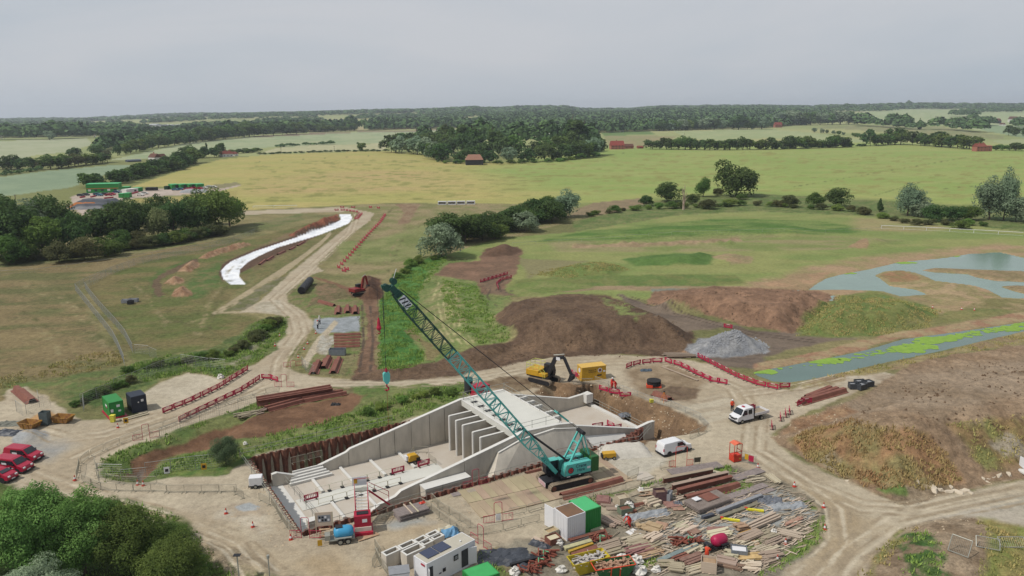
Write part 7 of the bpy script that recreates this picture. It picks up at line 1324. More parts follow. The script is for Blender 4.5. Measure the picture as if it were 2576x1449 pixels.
# ---------------------------------------------------------------- people
def person(label, pos, h, pose='stand', top=None, legs=None, hat=None, sc=1.0, group=None):
    top = top or ORANGE; legs = legs or ORANGE; B = {'stand': 0, 'bend': 1, 'reach': 2}[pose]
    V = {}
    pel = Vector((0, 0, .95)); lean = (0.0, .62, .15)[B]
    def up(x, y, z): # rotate torso about pelvis
        v = Vector((x, y, z))-pel; c_, s_ = math.cos(lean), math.sin(lean); return pel+Vector((v.x*c_+v.z*s_, v.y, -v.x*s_+v.z*c_))
    pts = [pel, up(0, 0, 1.2), up(0, 0, 1.42), up(0, 0, 1.52), up(.02, 0, 1.64), up(.01, 0, 1.74)]; rad = [.15, .15, .16, .065, .10, .085]; ed = [(0, 1), (1, 2), (2, 3), (3, 4), (4, 5)]
    for s in (-1, 1):
        b = len(pts); kx = (.02, .12, .05)[B]
        pts += [Vector((0, s*.1, .9)), Vector((kx, s*.12, .5)), Vector((-.02, s*.13, .09)), Vector((.16, s*.14, .04))]; rad += [.11, .075, .05, .045]; ed += [(0, b), (b, b+1), (b+1, b+2), (b+2, b+3)]
        b = len(pts); sh = up(0, s*.19, 1.42); el = sh+Vector(((.05, .18, .18)[B], s*.08, -.27)); wr = el+Vector(((.12, .16, .24)[B], -s*.03, (-.22, -.2, -.02)[B])); pm = wr+(wr-el).normalized()*.07
        pts += [sh, el, wr, pm]; rad += [.07, .05, .032, .035]; ed += [(2, b), (b, b+1), (b+1, b+2), (b+2, b+3)]
        dd = (wr-el).normalized(); sd = Vector((0, 1, 0))
        for q in range(4): k = len(pts); pts += [pm+dd*.04+sd*(q-1.5)*.021, pm+dd*(.085+.012*(q in (1, 2)))+sd*(q-1.5)*.025+Vector((0, 0, -.02))]; rad += [.009, .008]; ed += [(b+3, k), (k, k+1)]
        k = len(pts); pts += [pm-dd*.01+sd*(-s)*.045+Vector((.02, 0, 0))]; rad += [.01]; ed += [(b+3, k)]
    me = bpy.data.meshes.new('body'); me.from_pydata([tuple(p) for p in pts], ed, []); me.materials.append(SKIN)
    o = thing('person', label, 'person', pos, h, group); o.scale = (sc,)*3
    b_ = bpy.data.objects.new('body', me); COL.objects.link(b_)
    sk = b_.modifiers.new('skin', 'SKIN'); sk.use_smooth_shade = True
    for i, v in enumerate(me.skin_vertices[0].data): v.radius = (rad[i], rad[i]); v.use_root = (i == 0)
    bpy.context.view_layer.update(); dg = bpy.context.evaluated_depsgraph_get(); m2_ = bpy.data.meshes.new_from_object(b_.evaluated_get(dg)); bpy.data.objects.remove(b_)
    m2_.name = 'body'; m2_.materials.clear()
    for mm in (SKIN, top, legs, BLACK): m2_.materials.append(mm)
    hd_ = pts[4]
    for p in m2_.polygons:
        c_ = p.center; dn = (c_-pts[3]).length < .07 or (c_-hd_).length < .17
        p.material_index = 0 if dn and c_.x > -1 and (c_-pts[2]).length > .13 else (3 if c_.z < .12 else (2 if c_.z < .93 else 1)); p.use_smooth = True
    for s in (0, 1):
        pm = pts[6+4+s*17+3] if False else None
    bo = bpy.data.objects.new('body', m2_); COL.objects.link(bo); bo.parent = o
    f = MB(); fw_ = (pts[5]-pts[3]).normalized(); fr = Vector((math.cos(lean), 0, -math.sin(lean)))
    f.lathe([(.012, 0), (.02, .02), (.008, .04)], tuple(hd_+fr*.10), 6)
    f.build('nose', SKIN, o)
    for s in (-1, 1): MB().lathe([(.012, 0), (.012, .015)], tuple(hd_+fr*.092+Vector((0, s*.035, .02))), 6).build('eye', BLACK, o)
    if hat: 
        hb_ = pts[5]+fw_*-.05; M_ = Matrix.Translation(hb_) @ fw_.to_track_quat('Z', 'X').to_matrix().to_4x4(); MB().xf(M_).lathe([(.155, 0), (.135, .03), (.125, .09), (.07, .14), (.01, .15)], n=14).build('hard_hat', hat, o, smooth=True)
    return o
person('person in red hi-vis and white hard hat bending over boards in the timber yard', GP(*Z9(1930,530)), R(200), 'bend', mat('hivis_red', (222,62,52), .8), mat('hivis_red', (222,62,52)), WHITE, 1.08)
person('person in an orange hi-vis suit and dark cap standing below the pink bowser', GP(*Z10(1010,1085)), R(60), 'reach', ORANGE, ORANGE, BLACK, 1.05)
person('person in red with white hard hat, left of the pair by the yellow generator', GP(*Z6(1670,690)), R(-60), 'reach', mat('hivis_red', (222,62,52)), mat('hivis_red', (222,62,52)), WHITE, 1.1, 'pair of workers by the generator')
person('person in a red suit, bending, right of the pair by the yellow generator', GP(*Z6(1735,705)), R(200), 'bend', mat('hivis_red', (222,62,52)), mat('hivis_red', (222,62,52)), DENIM, 1.1, 'pair of workers by the generator')
person('person in an orange vest and white hard hat behind the bonnet of the white truck', G(*Z7(1140,470))+Vector((0, 1.2, 0)), R(-90), 'stand', ORANGE, DENIM, WHITE, 1.08)
person('person in pale clothes on the gravel pad, upper left of two', GP(*m2(478,978)), R(-90), 'stand', mat('pale_cloth', (210,206,200), .8), DENIM, WHITE, 1.1, 'two people on the gravel pad'); person('person in pale clothes on the gravel pad, lower left of two', GP(*m2(463,1012)), R(40), 'stand', mat('pale_cloth', (210,206,200)), DENIM, ORR, 1.1, 'two people on the gravel pad')
# ---------------------------------------------------------------- wire fences
def heras(label, px, hh=2.0, sp=3.4, m=None, thin=.02, z=None, wires=6, group=None):
    P_ = [GP(u, v) for u, v in px]; W_ = walk(P_, sp); o = thing('mesh_fence', label, 'fence', P_[0], 0, group); o0 = P_[0]; m = m or mat('fence_wire', (158,160,156), .5, .2, var=.05); n = 0; mb = MB()
    for i, (p, h__) in enumerate(W_):
        d_ = Vector((math.cos(h__), math.sin(h__), 0))*sp/2; zz = hz(p.x, p.y); a_ = p-d_-o0; b__ = p+d_-o0; a_.z = b__.z = zz-o0.z; jz = Vector((0, 0, random.uniform(-.04, .04)))
        for q in ([.1, hh] if wires < 3 else [hh*k/wires for k in range(wires+1)]): mb.tube(a_+Vector((0, 0, q))+jz, b__+Vector((0, 0, q))+jz, thin*(1.6 if q == hh else .55), 4, caps=False)
        nv_ = 10 if wires >= 3 else 0
        for k in range(1, nv_): c_ = a_.lerp(b__, k/nv_); mb.tube(c_, c_+Vector((0, 0, hh)), thin*.5, 3, caps=False)
        if n < 95: n += 1; MB().tube(a_, a_+Vector((0, 0, hh+.05))+jz, thin*1.6, 5).build('post', m, o)
    mb.build('mesh', m, o); return o
heras('outer line of temporary mesh fence running down the left field', [m1(570,700),m1(640,790),m1(700,870),m1(770,960),m1(850,1070),m1(885,1140),m1(935,1270)])
heras('inner line of temporary mesh fence running down the left field', [m1(645,690),m1(700,770),m1(790,880),m1(870,970),m1(940,1060),m1(1000,1180)])
heras('mesh fence curving away along the top of the left field', [m1(570,700),m1(640,660),m1(850,570),m1(1020,510),m1(1400,430),m1(1740,360),m1(1932,290)])
heras('second mesh fence curving beside the first across the left field', [m1(645,690),m1(800,600),m1(1020,520),m1(1400,445),m1(1740,375)], thin=.015)
heras('short mesh fence at the foot of the inner fence line', [m1(1000,1180),m1(1100,1190),m1(1190,1230)])
heras('mesh fence behind the pale ground left of the haul road', [m1(850,1449),m1(1000,1400),m1(1200,1320),m1(1400,1270),m1(1520,1290),m1(1700,1310)])
heras('mesh fence round the green container and navy tank', [c1(620,165),c1(625,110),c1(840,25)]); heras('mesh fence at the upper left edge by the sand heap', [c1(115,160),c1(155,190),c1(290,140),c1(280,80)])
heras('thin stock fence along the far side of the left field', [(0,672),(104,667),(223,652),(336,638),(500,612)], 1.1, 9., wires=2); heras('thin white fence across the meadow right of the pond', [m4(860,316),m4(1300,340),m4(1600,362),m4(1932,385)], 1.3, 8., m=WHITE, wires=2, thin=.05)
heras('thin fence line crossing the green meadow', [(1290,618),(1600,602),(1950,592),(2230,592)], 1.1, 9., wires=2); heras('pale rail fence at the crop edge left of the far road', [m2(0,93),m2(310,92)], 1.0, 12, m=WHITE, wires=2, thin=.06)
heras('mesh fence by the stream inside the path bend', [c1(735,665),c1(900,680),c1(1180,650),c1(1400,620),c1(1650,600)]); heras('mesh fence beside the rusty piles by the haul road', [m2(340,1290),m2(380,1340),m2(440,1370)]); heras('mesh fence along the crest of the brown slope', [Z6(1060,620),Z6(1500,620),Z6(1900,760),Z6(2300,930),Z7(400,390),Z7(700,530),Z7(830,650)], 1.0)
heras('mesh fence along the grass bank above the haul road', [c1(1190,385),c1(1330,330),c1(1480,270),c1(1620,220),c1(1760,170),c1(1932,120)], 1.8)
for i, (a, b, c_, lab) in enumerate(((c4(1330,1305),c4(1480,1365),c4(1490,1270),'fallen grey mesh panel leaning in the weeds at the bottom right'),(c4(1545,1280),c4(1720,1330),c4(1730,1280),'fallen grey fence frame at the bottom right, left one'),(c4(1735,1290),c4(1920,1330),c4(1930,1300),'fallen grey fence frame at the bottom right edge'))):
    A_, B_ = GP(*a), GP(*b); o = thing('fence_panel', lab, 'fence panel', A_, ang(A_, B_)); L_ = (B_-A_).length; hh = (1.6, .9, .8)[i]; MB().path([(0, 0, .1), (0, .9, hh), (L_, .9, hh), (L_, 0, .1), (0, 0, .1)], .05).build('frame', GALV, o); mb = MB()
    for k in range(1, 12): mb.tube((L_*k/12, 0, .1), (L_*k/12, .9, hh), .012, 4)
    mb.build('wires', GALV, o)
o = thing('site_sign', 'white sign board on a pale base at the right edge below the mound', 'sign', GP(*c4(1915,710)), R(-80)); MB().b(-.9, .9, -.03, .03, .3, 1.7).build('board', WHITE, o); MB().b(-1.2, 1.2, -.9, .6, 0, .2).build('base', CONC_W, o)
# ---------------------------------------------------------------- foliage
def fol(name, rgb, rgb2, v=.16):
    m = mat(name, rgb, .75, rgb2=rgb2, scale=7, objvar=v, spec=.12, k=.95); nt = m.node_tree; p = nt.nodes['Principled BSDF']; o = nt.nodes['Material Output']
    if not nt.nodes.get('tr'):
        t = nt.nodes.new('ShaderNodeBsdfTranslucent'); t.name = 'tr'; x = nt.nodes.new('ShaderNodeMixShader'); x.inputs[0].default_value = .38
        nt.links.new(p.inputs['Base Color'].links[0].from_socket, t.inputs[0]); nt.links.new(p.outputs[0], x.inputs[1]); nt.links.new(t.outputs[0], x.inputs[2]); nt.links.new(x.outputs[0], o.inputs[0])
    return m
FD = fol('dark_leaves', (60,84,46), (90,112,62)); FM = fol('mid_leaves', (70,94,44), (104,126,62)); FLt = fol('light_leaves', (88,116,52), (128,150,76)); FS = fol('silver_leaves', (104,124,96), (146,164,134)); FC = fol('cream_leaves', (96,118,66), (160,168,120)); FB = fol('brown_leaves', (78,84,52), (106,108,70)); FN = fol('near_leaves', (92,120,56), (134,160,86), .05)
BARK = mat('bark', (104,92,76), .9, var=.3, scale=4); DEADB = mat('dead_wood', (186,166,148), .9, var=.2)
def crown_mesh(name, kind, n, leaf, seed, lobes=26):
    r = np.random.default_rng(seed)
    cz, rx, rz_ = {'round': (.52, .46, .48), 'oak': (.55, .56, .46), 'poplar': (.53, .12, .47), 'bush': (.45, .54, .48), 'loose': (.52, .47, .5), 'conifer': (.5, .3, .5)}[kind]
    c = []
    while len(c) < lobes:
        q = r.uniform(-1, 1, 3)
        if (q**2).sum() > 1 or (kind != 'poplar' and (q**2).sum() < .12): continue
        if kind == 'conifer': w_ = (1-(q[2]+1)/2); c.append((q[0]*rx*w_*.8, q[1]*rx*w_*.8, cz+q[2]*rz_*.92, (.05+.13*w_)))
        else: c.append((q[0]*rx*.74, q[1]*rx*.74, cz+q[2]*rz_*.76, r.uniform(.10, .2)*{'poplar': .5, 'oak': 1.25}.get(kind, .62 if kind == 'loose' and lobes > 80 else 1.)))
    c = np.array(c); k = r.choice(lobes, n, p=c[:, 3]**2/(c[:, 3]**2).sum()); d_ = r.normal(size=(n, 3)); d_ /= np.linalg.norm(d_, axis=1)[:, None]; d_[:, 2] = np.abs(d_[:, 2])*np.where(r.random(n) < .72, 1, -1)
    P = c[k, :3]+d_*c[k, 3:4]*r.uniform(.72, 1.12 if kind != 'loose' else 1.3, (n, 1)); P[:, 2] = np.maximum(P[:, 2], .04+r.random(n)*.05)
    nn = d_+r.normal(size=(n, 3))*(.55 if n < 20000 else .35)+[0, 0, .25]; nn /= np.linalg.norm(nn, axis=1)[:, None]; t = np.cross(nn, r.normal(size=(n, 3))); t /= np.linalg.norm(t, axis=1)[:, None]; b = np.cross(nn, t)
    s = leaf*r.uniform(.6, 1.4, (n, 1)); V = np.stack([P-t*s, P-b*s*.6, P+t*s, P+b*s*.6], 1).reshape(-1, 3)
    me = bpy.data.meshes.new(name); me.vertices.add(4*n); me.vertices.foreach_set('co', V.astype(np.float32).ravel()); me.loops.add(4*n); me.loops.foreach_set('vertex_index', np.arange(4*n, dtype=np.int32)); me.polygons.add(n); me.polygons.foreach_set('loop_start', np.arange(0, 4*n, 4, dtype=np.int32)); me.polygons.foreach_set('loop_total', np.full(n, 4, np.int32)); me.update(calc_edges=True)
    return me
def trunk_mesh(kind, seed):
    r = random.Random(seed); mb = MB(); tr_ = .022 if kind != 'bush' else .012; h_ = .35 if kind != 'poplar' else .8; mb.tube((0, 0, -.06), (r.uniform(-.02, .02), 0, h_), tr_*1.3, 7, r2=tr_*.6)
    for k in range(6): z = h_*r.uniform(.4, 1); a_ = r.uniform(0, 6.28); q = .28 if kind != 'poplar' else .07; mb.tube((0, 0, z), (q*math.cos(a_), q*math.sin(a_), z+r.uniform(.12, .3)), tr_*.5, 5, r2=tr_*.15)
    me = bpy.data.meshes.new('trunk'); me.from_pydata(mb.v, [], mb.f); me.materials.append(BARK); return me
_cm = {}
def crowns(kind, lod, m):
    key = (kind, lod, m.name)
    if key not in _cm:
        n, lf = {'hi': (30000, .0105), 'mid': (5200, .026), 'lo': (900, .058)}[lod]; base = []
        for s in range(2 if lod == 'hi' else 3):
            kb = (kind, lod, s)
            if kb not in _cm: _cm[kb] = crown_mesh('crown', kind, n, lf, hash(kind) % 1 + s*13+len(kind), {'hi': 85 if kind == 'loose' else 60, 'mid': 30, 'lo': 16}[lod])
            me = _cm[kb].copy(); me.materials.append(m); base.append((me, trunk_mesh(kind, s)))
        _cm[key] = base
    return _cm[key]
def tree(label, u, v, hpx, wr=1., kind='round', m=None, lod='mid', group=None, cat='tree', name='tree', hm=None, p=None):
    p = p or GP(u, v); dep = math.atan2(H0-p.z, p.y); hm = hm or hpx*(p.y*CP-(p.z-H0)*SP)/F/max(.5, math.cos(dep)); m = m or FD
    me, tm = random.choice(crowns(kind, lod, m)); o = thing(name, label, cat, p, random.uniform(0, 6.28), group)
    for nm, q in (('trunk', tm), ('crown', me)): c = bpy.data.objects.new(nm, q); COL.objects.link(c); c.parent = o
    o.scale = (hm*wr*random.uniform(.93, 1.07), hm*wr*random.uniform(.93, 1.07), hm); return o
FARP = []; STUFF = {k: 1 for k in ('of the thin line at the left edge hedge', 'in the back row of the long wood', 'in the wood at the upper left', 'in the back row of the upper left wood', 'on the skyline side of the hill field', 'in the back row of the village copse', 'at the far end of the pale strip', 'of the clump on the hill field', 'round the roofs on the right', 'in the hedge between the pasture and the hill field')}
def trees(what, where, px, n, h0, h1, wr, mats, kind='round', lod='mid', group=None, cat='tree', name='tree', jit=1.):
    P_ = [GP(u, v) for u, v in px]; tot = sum((b-a).length for a, b in zip(P_, P_[1:])); W_ = walk(P_, tot/n); hid = STUFF.get(where)
    for i, (p, h__) in enumerate(W_):
        j = tot/n*.22*jit; p = p+Vector((random.uniform(-j, j), random.uniform(-j, j), 0)); p.z = hz(p.x, p.y); m = random.choice(mats)
        kd = kind if isinstance(kind, str) else random.choice(kind)
        if hid: FARP.append((p.x, p.y, random.uniform(h0, h1)*p.y/F, wr*random.uniform(.85, 1.2))); continue
        tree('%s, %s from the left %s' % (what, ordw(i+1), where), 0, 0, random.uniform(h0, h1), wr*random.uniform(.85, 1.2), kd, m, lod, group, cat, name, p=p)
# left wood behind the field
LW = [(30,632,150,.9,FD,'round','dark broad tree at the left edge of the wood'),(78,618,128,.9,FS,'loose','tall silver-leaved tree at the left of the wood'),(150,612,138,.9,FD,'round','dark tall tree behind the pale green one in the left wood'),(112,632,110,.9,FLt,'round','pale green tree at the front of the left wood'),(25,648,80,1.1,FM,'bush','mid green bush at the left edge of the wood'),(60,640,62,1.1,FM,'bush','low green bush below the silver tree'),(190,622,105,.8,FD,'round','dark tree at the gap showing the far compound'),(250,604,98,1.,FD,'round','dark rounded tree right of the gap in the left wood'),(300,600,105,1.,FD,'oak','broad dark tree in the middle of the left wood'),(345,592,102,.9,FD,'round','dark tree left of the cream flowering one'),(402,592,84,.75,FC,'loose','cream flowering tree at the front of the left wood'),(440,585,100,.9,FD,'round','dark tree right of the cream flowering one'),(490,580,95,1.,FD,'round','dark tree left of the pair ending the left wood'),(545,572,112,.95,FM,'oak','large mid green tree at the right end of the left wood'),(580,560,92,.9,FLt,'round','pale green tree at the far right end of the left wood'),
 (8,560,95,.9,FD,'round','dark tree at the far left edge above the wood'),(110,560,90,1.,FD,'round','dark crown behind the silver tree'),(330,570,85,1.,FD,'round','dark crown in the back row of the left wood'),(400,560,85,1.,FD,'round','dark crown behind the cream flowering tree'),(505,555,90,1.,FD,'round','dark crown in the back row right of the wood'),(150,645,55,1.3,FB,'bush','brownish thicket under the left wood, left part'),(215,640,62,1.3,FB,'bush','brownish thicket under the left wood, by the gap'),(275,630,55,1.3,FM,'bush','green thicket under the middle of the left wood'),(310,612,50,1.3,FM,'bush','round green bush at the front of the left wood'),(350,608,42,1.4,FB,'bush','low brown-green bush right of the round one'),(420,603,30,1.8,FM,'bush','long low bush under the cream flowering tree'),(470,590,30,1.8,FM,'bush','long low bush at the right foot of the left wood')]
for u, v, h_, wr, m, kd, lab in LW: tree(lab, u, v, h_*1.0, wr*1.1, kd, m, cat='bush' if kd == 'bush' else 'tree', name='bush' if kd == 'bush' else 'tree')
trees('bramble bush', 'along the front of the left wood', [(0,650),(180,632),(400,608),(560,580)], 22, 22, 34, 1.7, [FM, FB, FD], 'bush', cat='bush', name='bush', group='brambles by the left wood')
MW = [(1112,645,82,1.,FS,'bush','silvery green willow at the left end of the middle copse'),(1128,612,75,1.1,FD,'round','dark tree behind the silvery willow'),(1172,610,66,1.1,FD,'round','dark tree second in the middle copse'),(1215,604,58,1.2,FD,'bush','dark rounded tree in the middle copse'),(1248,600,45,1.2,FM,'bush','grey-green bush in front of the middle copse'),(1262,582,52,1.2,FD,'bush','dark bush in the centre of the middle copse'),(1300,578,55,1.2,FD,'bush','dark bush right of the copse centre'),(1322,582,46,1.2,FS,'bush','grey-green willow bush near the right of the copse'),(1352,560,46,1.3,FD,'bush','dark broad bush near the right end of the copse'),(1390,562,52,1.1,FD,'bush','dark bush left of the silver tree'),(1424,548,60,.9,FS,'loose','silver tree at the right end of the middle copse'),(1310,548,32,1.6,FD,'bush','flat dark bush behind the middle copse')]
for u, v, h_, wr, m, kd, lab in MW: tree(lab, u, v, h_*1.12, wr*1.35, kd, m)
trees('dark bush', 'in the middle copse, inner row', [(1130,600),(1200,590),(1260,575),(1330,562),(1400,548)], 12, 46, 58, 1.4, [FD, FD, FM], 'bush', group='inner row of the middle copse', cat='bush', name='bush')
RT = [(1854,502,96,1.0,FD,'bush','large lone oak on the edge of the crop'),(1681,513,49,1.35,FD,'bush','dark domed tree left of the dead tree'),(1772,502,46,.85,FM,'loose','slender mid green tree left of the large oak'),(1629,523,27,1.15,FD,'bush','small dark bush left of the domed tree'),(1745,520,26,1.2,FD,'bush','dark bush right of the dead tree'),(1810,500,20,1.3,FB,'bush','brown-green bush under the large oak'),(2108,532,48,1.3,FD,'bush','large round dark bush on the ridge of the meadow'),(1988,530,30,1.5,FB,'bush','brownish bush left of the round ridge bush'),(2050,530,34,1.2,FM,'bush','green bush between the brown bush and the round one'),(1962,530,20,1.4,FB,'bush','small brown bush left along the ridge'),(2215,545,32,.9,FD,'conifer','small dark conifer on the ridge'),(1785,533,24,1.8,FB,'bush','broad low olive bush below the slender tree'),(1830,528,14,1.6,FD,'bush','low dark bush right of the olive bush'),(1870,510,14,2.,FM,'bush','low bush right of the oak foot'),
 (2285,556,72,.9,FS,'loose','silver willow with bare branches, left one on the ridge'),(2320,560,50,1.2,FS,'bush','silver willow spreading right of the left one'),(2352,572,42,1.3,FD,'bush','dark bush between the willows'),(2400,570,36,1.5,FD,'bush','dark bush right of centre between the willows'),(2440,570,36,1.5,FM,'bush','green bush left of the tall right willow'),(2490,570,98,.7,FS,'loose','tall silver willow near the right edge'),(2526,572,118,.42,FS,'loose','leaning top of the tall willow at the right edge'),(2556,575,60,1.1,FS,'loose','silver willow at the right edge'),(2590,580,60,1.2,FS,'loose','silver willow cut by the right edge'),(2420,590,20,2.2,FM,'bush','low green bush at the foot of the willows')]
for u, v, h_, wr, m, kd, lab in RT: tree(lab, u, v, h_*1.08, wr*1.12, kd, m, name='bush' if 'bush' in lab else 'tree', cat='bush' if 'bush' in lab else 'tree')
trees('scrub bush', 'along the ditch above the meadow', [(1470,548),(1560,535),(1700,530),(1900,525),(2150,545),(2300,580),(2500,585)], 34, 10, 20, 1.9, [FM, FB, FLt], 'bush', cat='bush', name='bush', group='scrub along the ditch')
dt = thing('dead_tree', 'pale bare dead tree among the bushes left of the large oak', 'dead tree', GP(1722,534)); mb = MB(); r_ = random.Random(5); mb.tube((0, 0, -.5), (0, 0, 5), .7, 7, r2=.4)
for k in range(22): a_ = r_.uniform(0, 6.28); z = r_.uniform(2, 7); q = r_.uniform(.8, 2.6); mb.tube((0, 0, z*.7), (q*math.cos(a_), q*math.sin(a_), z+r_.uniform(1, 6)), .16, 4, r2=.04)
mb.build('trunk', DEADB, dt)
tree('blue-green willow bush on the bank beside the brown soil', 562, 1158, 72, 1.0, 'bush', fol('willow_leaves', (74,100,70), (110,134,98)), 'hi', cat='bush', name='bush')
# near trees, lower left
for lab, u, v, hm, wr, kd, m in (('large bright green tree filling the lower left corner', 85, 1440, 11.4, .95, 'loose', FN),('bright green tree right of the large one at the lower left', 205, 1430, 9.8, .9, 'loose', FN),('green tree cut by the left edge', -50, 1440, 9.2, 1., 'round', FN),('dark green bush at the foot of the bright trees', 320, 1425, 7.6, 1.2, 'loose', FM),('dark low bush beside the foreground track', 395, 1405, 5.2, 1.3, 'bush', FM),('dark bush at the bottom edge left of the rubble', 430, 1475, 6.2, 1.3, 'bush', FM),('grey-leaved low tree at the bottom left edge', 90, 1545, 6.5, 1.3, 'loose', FS),('small green bush where the track meets the hedge', 440, 1350, 2.2, 1.7, 'bush', FM),('green bush at the bottom left of the camera pole', 480, 1440, 2.6, 1.6, 'bush', FLt),('dark bush below the left road bend', 255, 1330, 4.6, 1.4, 'loose', FM)):
    p = G(u, v, 0); tree(lab, u, v, 0, wr, kd, m, 'hi', hm=hm, p=p, cat='bush' if 'bush' in lab else 'tree', name='bush' if 'bush' in lab else 'tree')
trees('weedy bush', 'on the embankment below the haul road', [(300,925),(420,905),(560,890),(640,850),(700,800)], 18, 14, 26, 1.8, [FM, FB, FLt], 'bush', cat='bush', name='bush', group='weeds on the embankment')
trees('weedy bush', 'along the left of the compound fence', [(180,1010),(240,980),(330,950)], 9, 14, 24, 1.6, [FM, FB], 'bush', cat='bush', name='bush', group='weeds by the container')
trees('reed clump', 'in the ditch beyond the road', [(1000,700),(1060,650),(1110,655)], 7, 12, 24, 1.8, [FM, FLt], 'bush', cat='bush', name='bush', group='reeds in the ditch')
trees('weed clump', 'on the bank behind the tall sheet piles', [(900,1040),(1000,1010),(1080,990),(1150,990)], 8, 12, 22, 1.5, [FLt, FM], 'bush', cat='bush', name='bush', group='weeds behind the sheet piles')
# hedges and copses of the middle distance
HR = [('hedgerow tree','in the hedge running up behind the far compound',[(205,458),(290,448),(380,428),(450,410),(495,398)],20,30,40,1.25,[FD,FD,FM]),('hedge bush','under the hedge behind the far compound',[(215,462),(300,450),(400,428),(480,408)],14,10,16,1.8,[FD,FM]),
 ('tree','in the hedge below the pale left field',[(5,408),(60,410),(130,410),(200,402),(285,394)],16,20,38,1.1,[FD,FM,FB]),('tree','of the thin line at the left edge hedge',[(0,425),(40,420),(110,412)],7,9,14,1.6,[FD,FM]),('tree','in the long wood above the blue-green field',[(225,382),(300,378),(380,362),(470,350),(560,340),(650,334),(760,330)],34,26,38,1.1,[FD,FD,FM]),('tree','in the back row of the long wood',[(240,368),(330,358),(450,345),(600,330),(800,324),(930,322)],34,20,30,1.3,[FD,FM]),
 ('tree','in the wood at the upper left',[(0,334),(110,334),(200,332),(340,332)],22,22,34,1.2,[FD,FD,FM]),('tree','in the back row of the upper left wood',[(40,322),(180,318),(340,318)],16,18,26,1.3,[FD,FM]),
 ('tree','at the front of the village copse',[(980,378),(1020,382),(1080,388),(1120,405),(1200,409),(1290,409),(1400,406),(1470,400),(1520,392)],26,30,48,1.,[FD,FD,FM,FS]),('tree','in the second row of the village copse',[(1000,372),(1080,375),(1150,385),(1250,392),(1350,392),(1440,388),(1510,382)],20,36,56,.85,[FD,FD,FM]),('tree','in the back row of the village copse',[(1060,362),(1150,365),(1240,368),(1400,368),(1500,370)],14,36,52,.9,[FD,FM]),
 ('low bush','along the edge of the village copse',[(1110,408),(1200,412),(1300,412),(1400,409),(1500,398)],16,9,15,1.7,[FM,FLt]),
 ('tree','in the crop edge hedge right of the red farm',[(1640,380),(1700,382),(1770,384),(1830,385),(1930,385)],18,24,34,1.1,[FD,FM]),('tree','in the hedge right of centre at the crop edge',[(1935,385),(2000,384),(2080,383),(2145,382)],14,20,34,1.2,[FD,FM]),('low bush','along the crop edge hedge',[(1940,385),(2050,384),(2190,380)],12,8,12,2.,[FD]),
 ('tree','in the hedge left of the brick house',[(2190,380),(2250,377),(2320,380),(2400,388),(2450,392)],18,26,44,1.,[FD,FD,FM]),('tree','in the hedge right of the brick house',[(2500,395),(2530,396),(2576,398),(2640,400)],8,14,22,1.3,[FD,FM]),
 ('tree','in the hedge between the pasture and the hill field',[(2160,328),(2220,332),(2300,340),(2400,342),(2480,350)],20,16,30,1.2,[FD,FM]),('tree','in the belt left of the hill field',[(1960,325),(2040,325),(2110,325),(2165,325)],12,26,40,1.,[FD,FM,FS]),
 ('young tree','of the avenue beside the pasture',[(2040,343),(2080,346),(2130,352),(2180,360)],9,9,16,.8,[FS,FM]),('tree','on the skyline side of the hill field',[(2050,294),(2120,290),(2180,286),(2330,281)],16,8,13,1.5,[FD]),('tree','of the clump on the hill field',[(2400,308),(2420,309),(2465,309)],6,9,15,1.2,[FD]),
 ('tree','round the roofs on the right',[(2440,328),(2500,334),(2560,336),(2600,345)],10,16,26,1.1,[FD,FM]),('small tree','at the far right in the pale field',[(2528,358),(2600,362)],3,22,30,1.,[FD]),
 ('grey willow','in the row above the pale field',[(1655,335),(1700,334),(1770,333),(1850,334),(1930,334)],16,24,38,1.,[FS,FM,FD]),('hedge bush','along the top edge of the great crop field',[(650,380),(740,378),(850,376),(980,376)],22,5,7,2.4,[FD]),('tree','on the strip beyond the stripy field',[(790,325),(840,326),(880,325),(900,324)],8,12,22,1.3,[FD,FM]),('bush','on the mound edge of the pale strip',[(560,378),(620,376),(660,372)],8,8,14,1.8,[FD,FM]),('bush','at the far end of the pale strip',[(700,362),(760,358),(850,357)],9,6,9,2.,[FD]),('tree','beside the cottage on the left',[(470,385),(490,388),(520,386),(555,385)],6,24,34,.9,[FD,FD,FM])]
for w_, wh, px, n, a, b, wr, ms_ in HR:
    wr *= 1.25
    bb = 'bush' in w_; trees(w_, wh, px, n, a, b, wr, ms_, 'bush' if bb else ['round', 'bush', 'oak'], 'lo', group=w_+'s '+wh.split(',')[0], cat='bush' if bb else 'tree', name='bush' if bb else 'tree', jit=.8)
for i, (u, v, h_) in enumerate(((1003,372,45),(1126,370,66),(1140,372,62),(1165,376,70),(1180,376,64),(1197,380,66),(1212,380,60),(1245,385,68),(1262,385,60),(1440,385,92),(1456,386,88),(1468,386,78))): tree('tall narrow poplar in the village copse, %s from the left' % ordw(i+1), u, v, h_, 1.2 if i < 9 else 1.6, 'poplar', FM if i < 9 else FD, 'lo', 'poplars in the village copse')
for u, v, h_, wr, m, lab in ((915,374,22,1.3,FM,'lone round tree on the crop edge left of the village copse'),(193,382,34,1.3,FD,'broad dark oak above the left hedge'),(905,359,7,1.4,FD,'small dark bush behind the lone round tree'),(1038,318,7,1.2,FD,'small lone bush in the far pale field'),(1062,320,10,1.6,FD,'dark clump of trees in the far pale field'),(1083,320,7,3.,FD,'low dark hedge end in the far pale field'),(130,336,26,1.3,FS,'silver grey tree at the edge of the upper left wood'),(2318,340,30,.7,FD,'dark pointed tree in the hedge below the hill field'),(525,375,28,.7,FD,'dark conifer by the left cottages'),(560,378,32,1.,FD,'dark round tree by the left cottages')): tree(lab, u, v, h_, wr, 'conifer' if 'conifer' in lab or 'pointed' in lab else 'bush' if 'bush' in lab or 'hedge' in lab else 'round', m, 'lo')
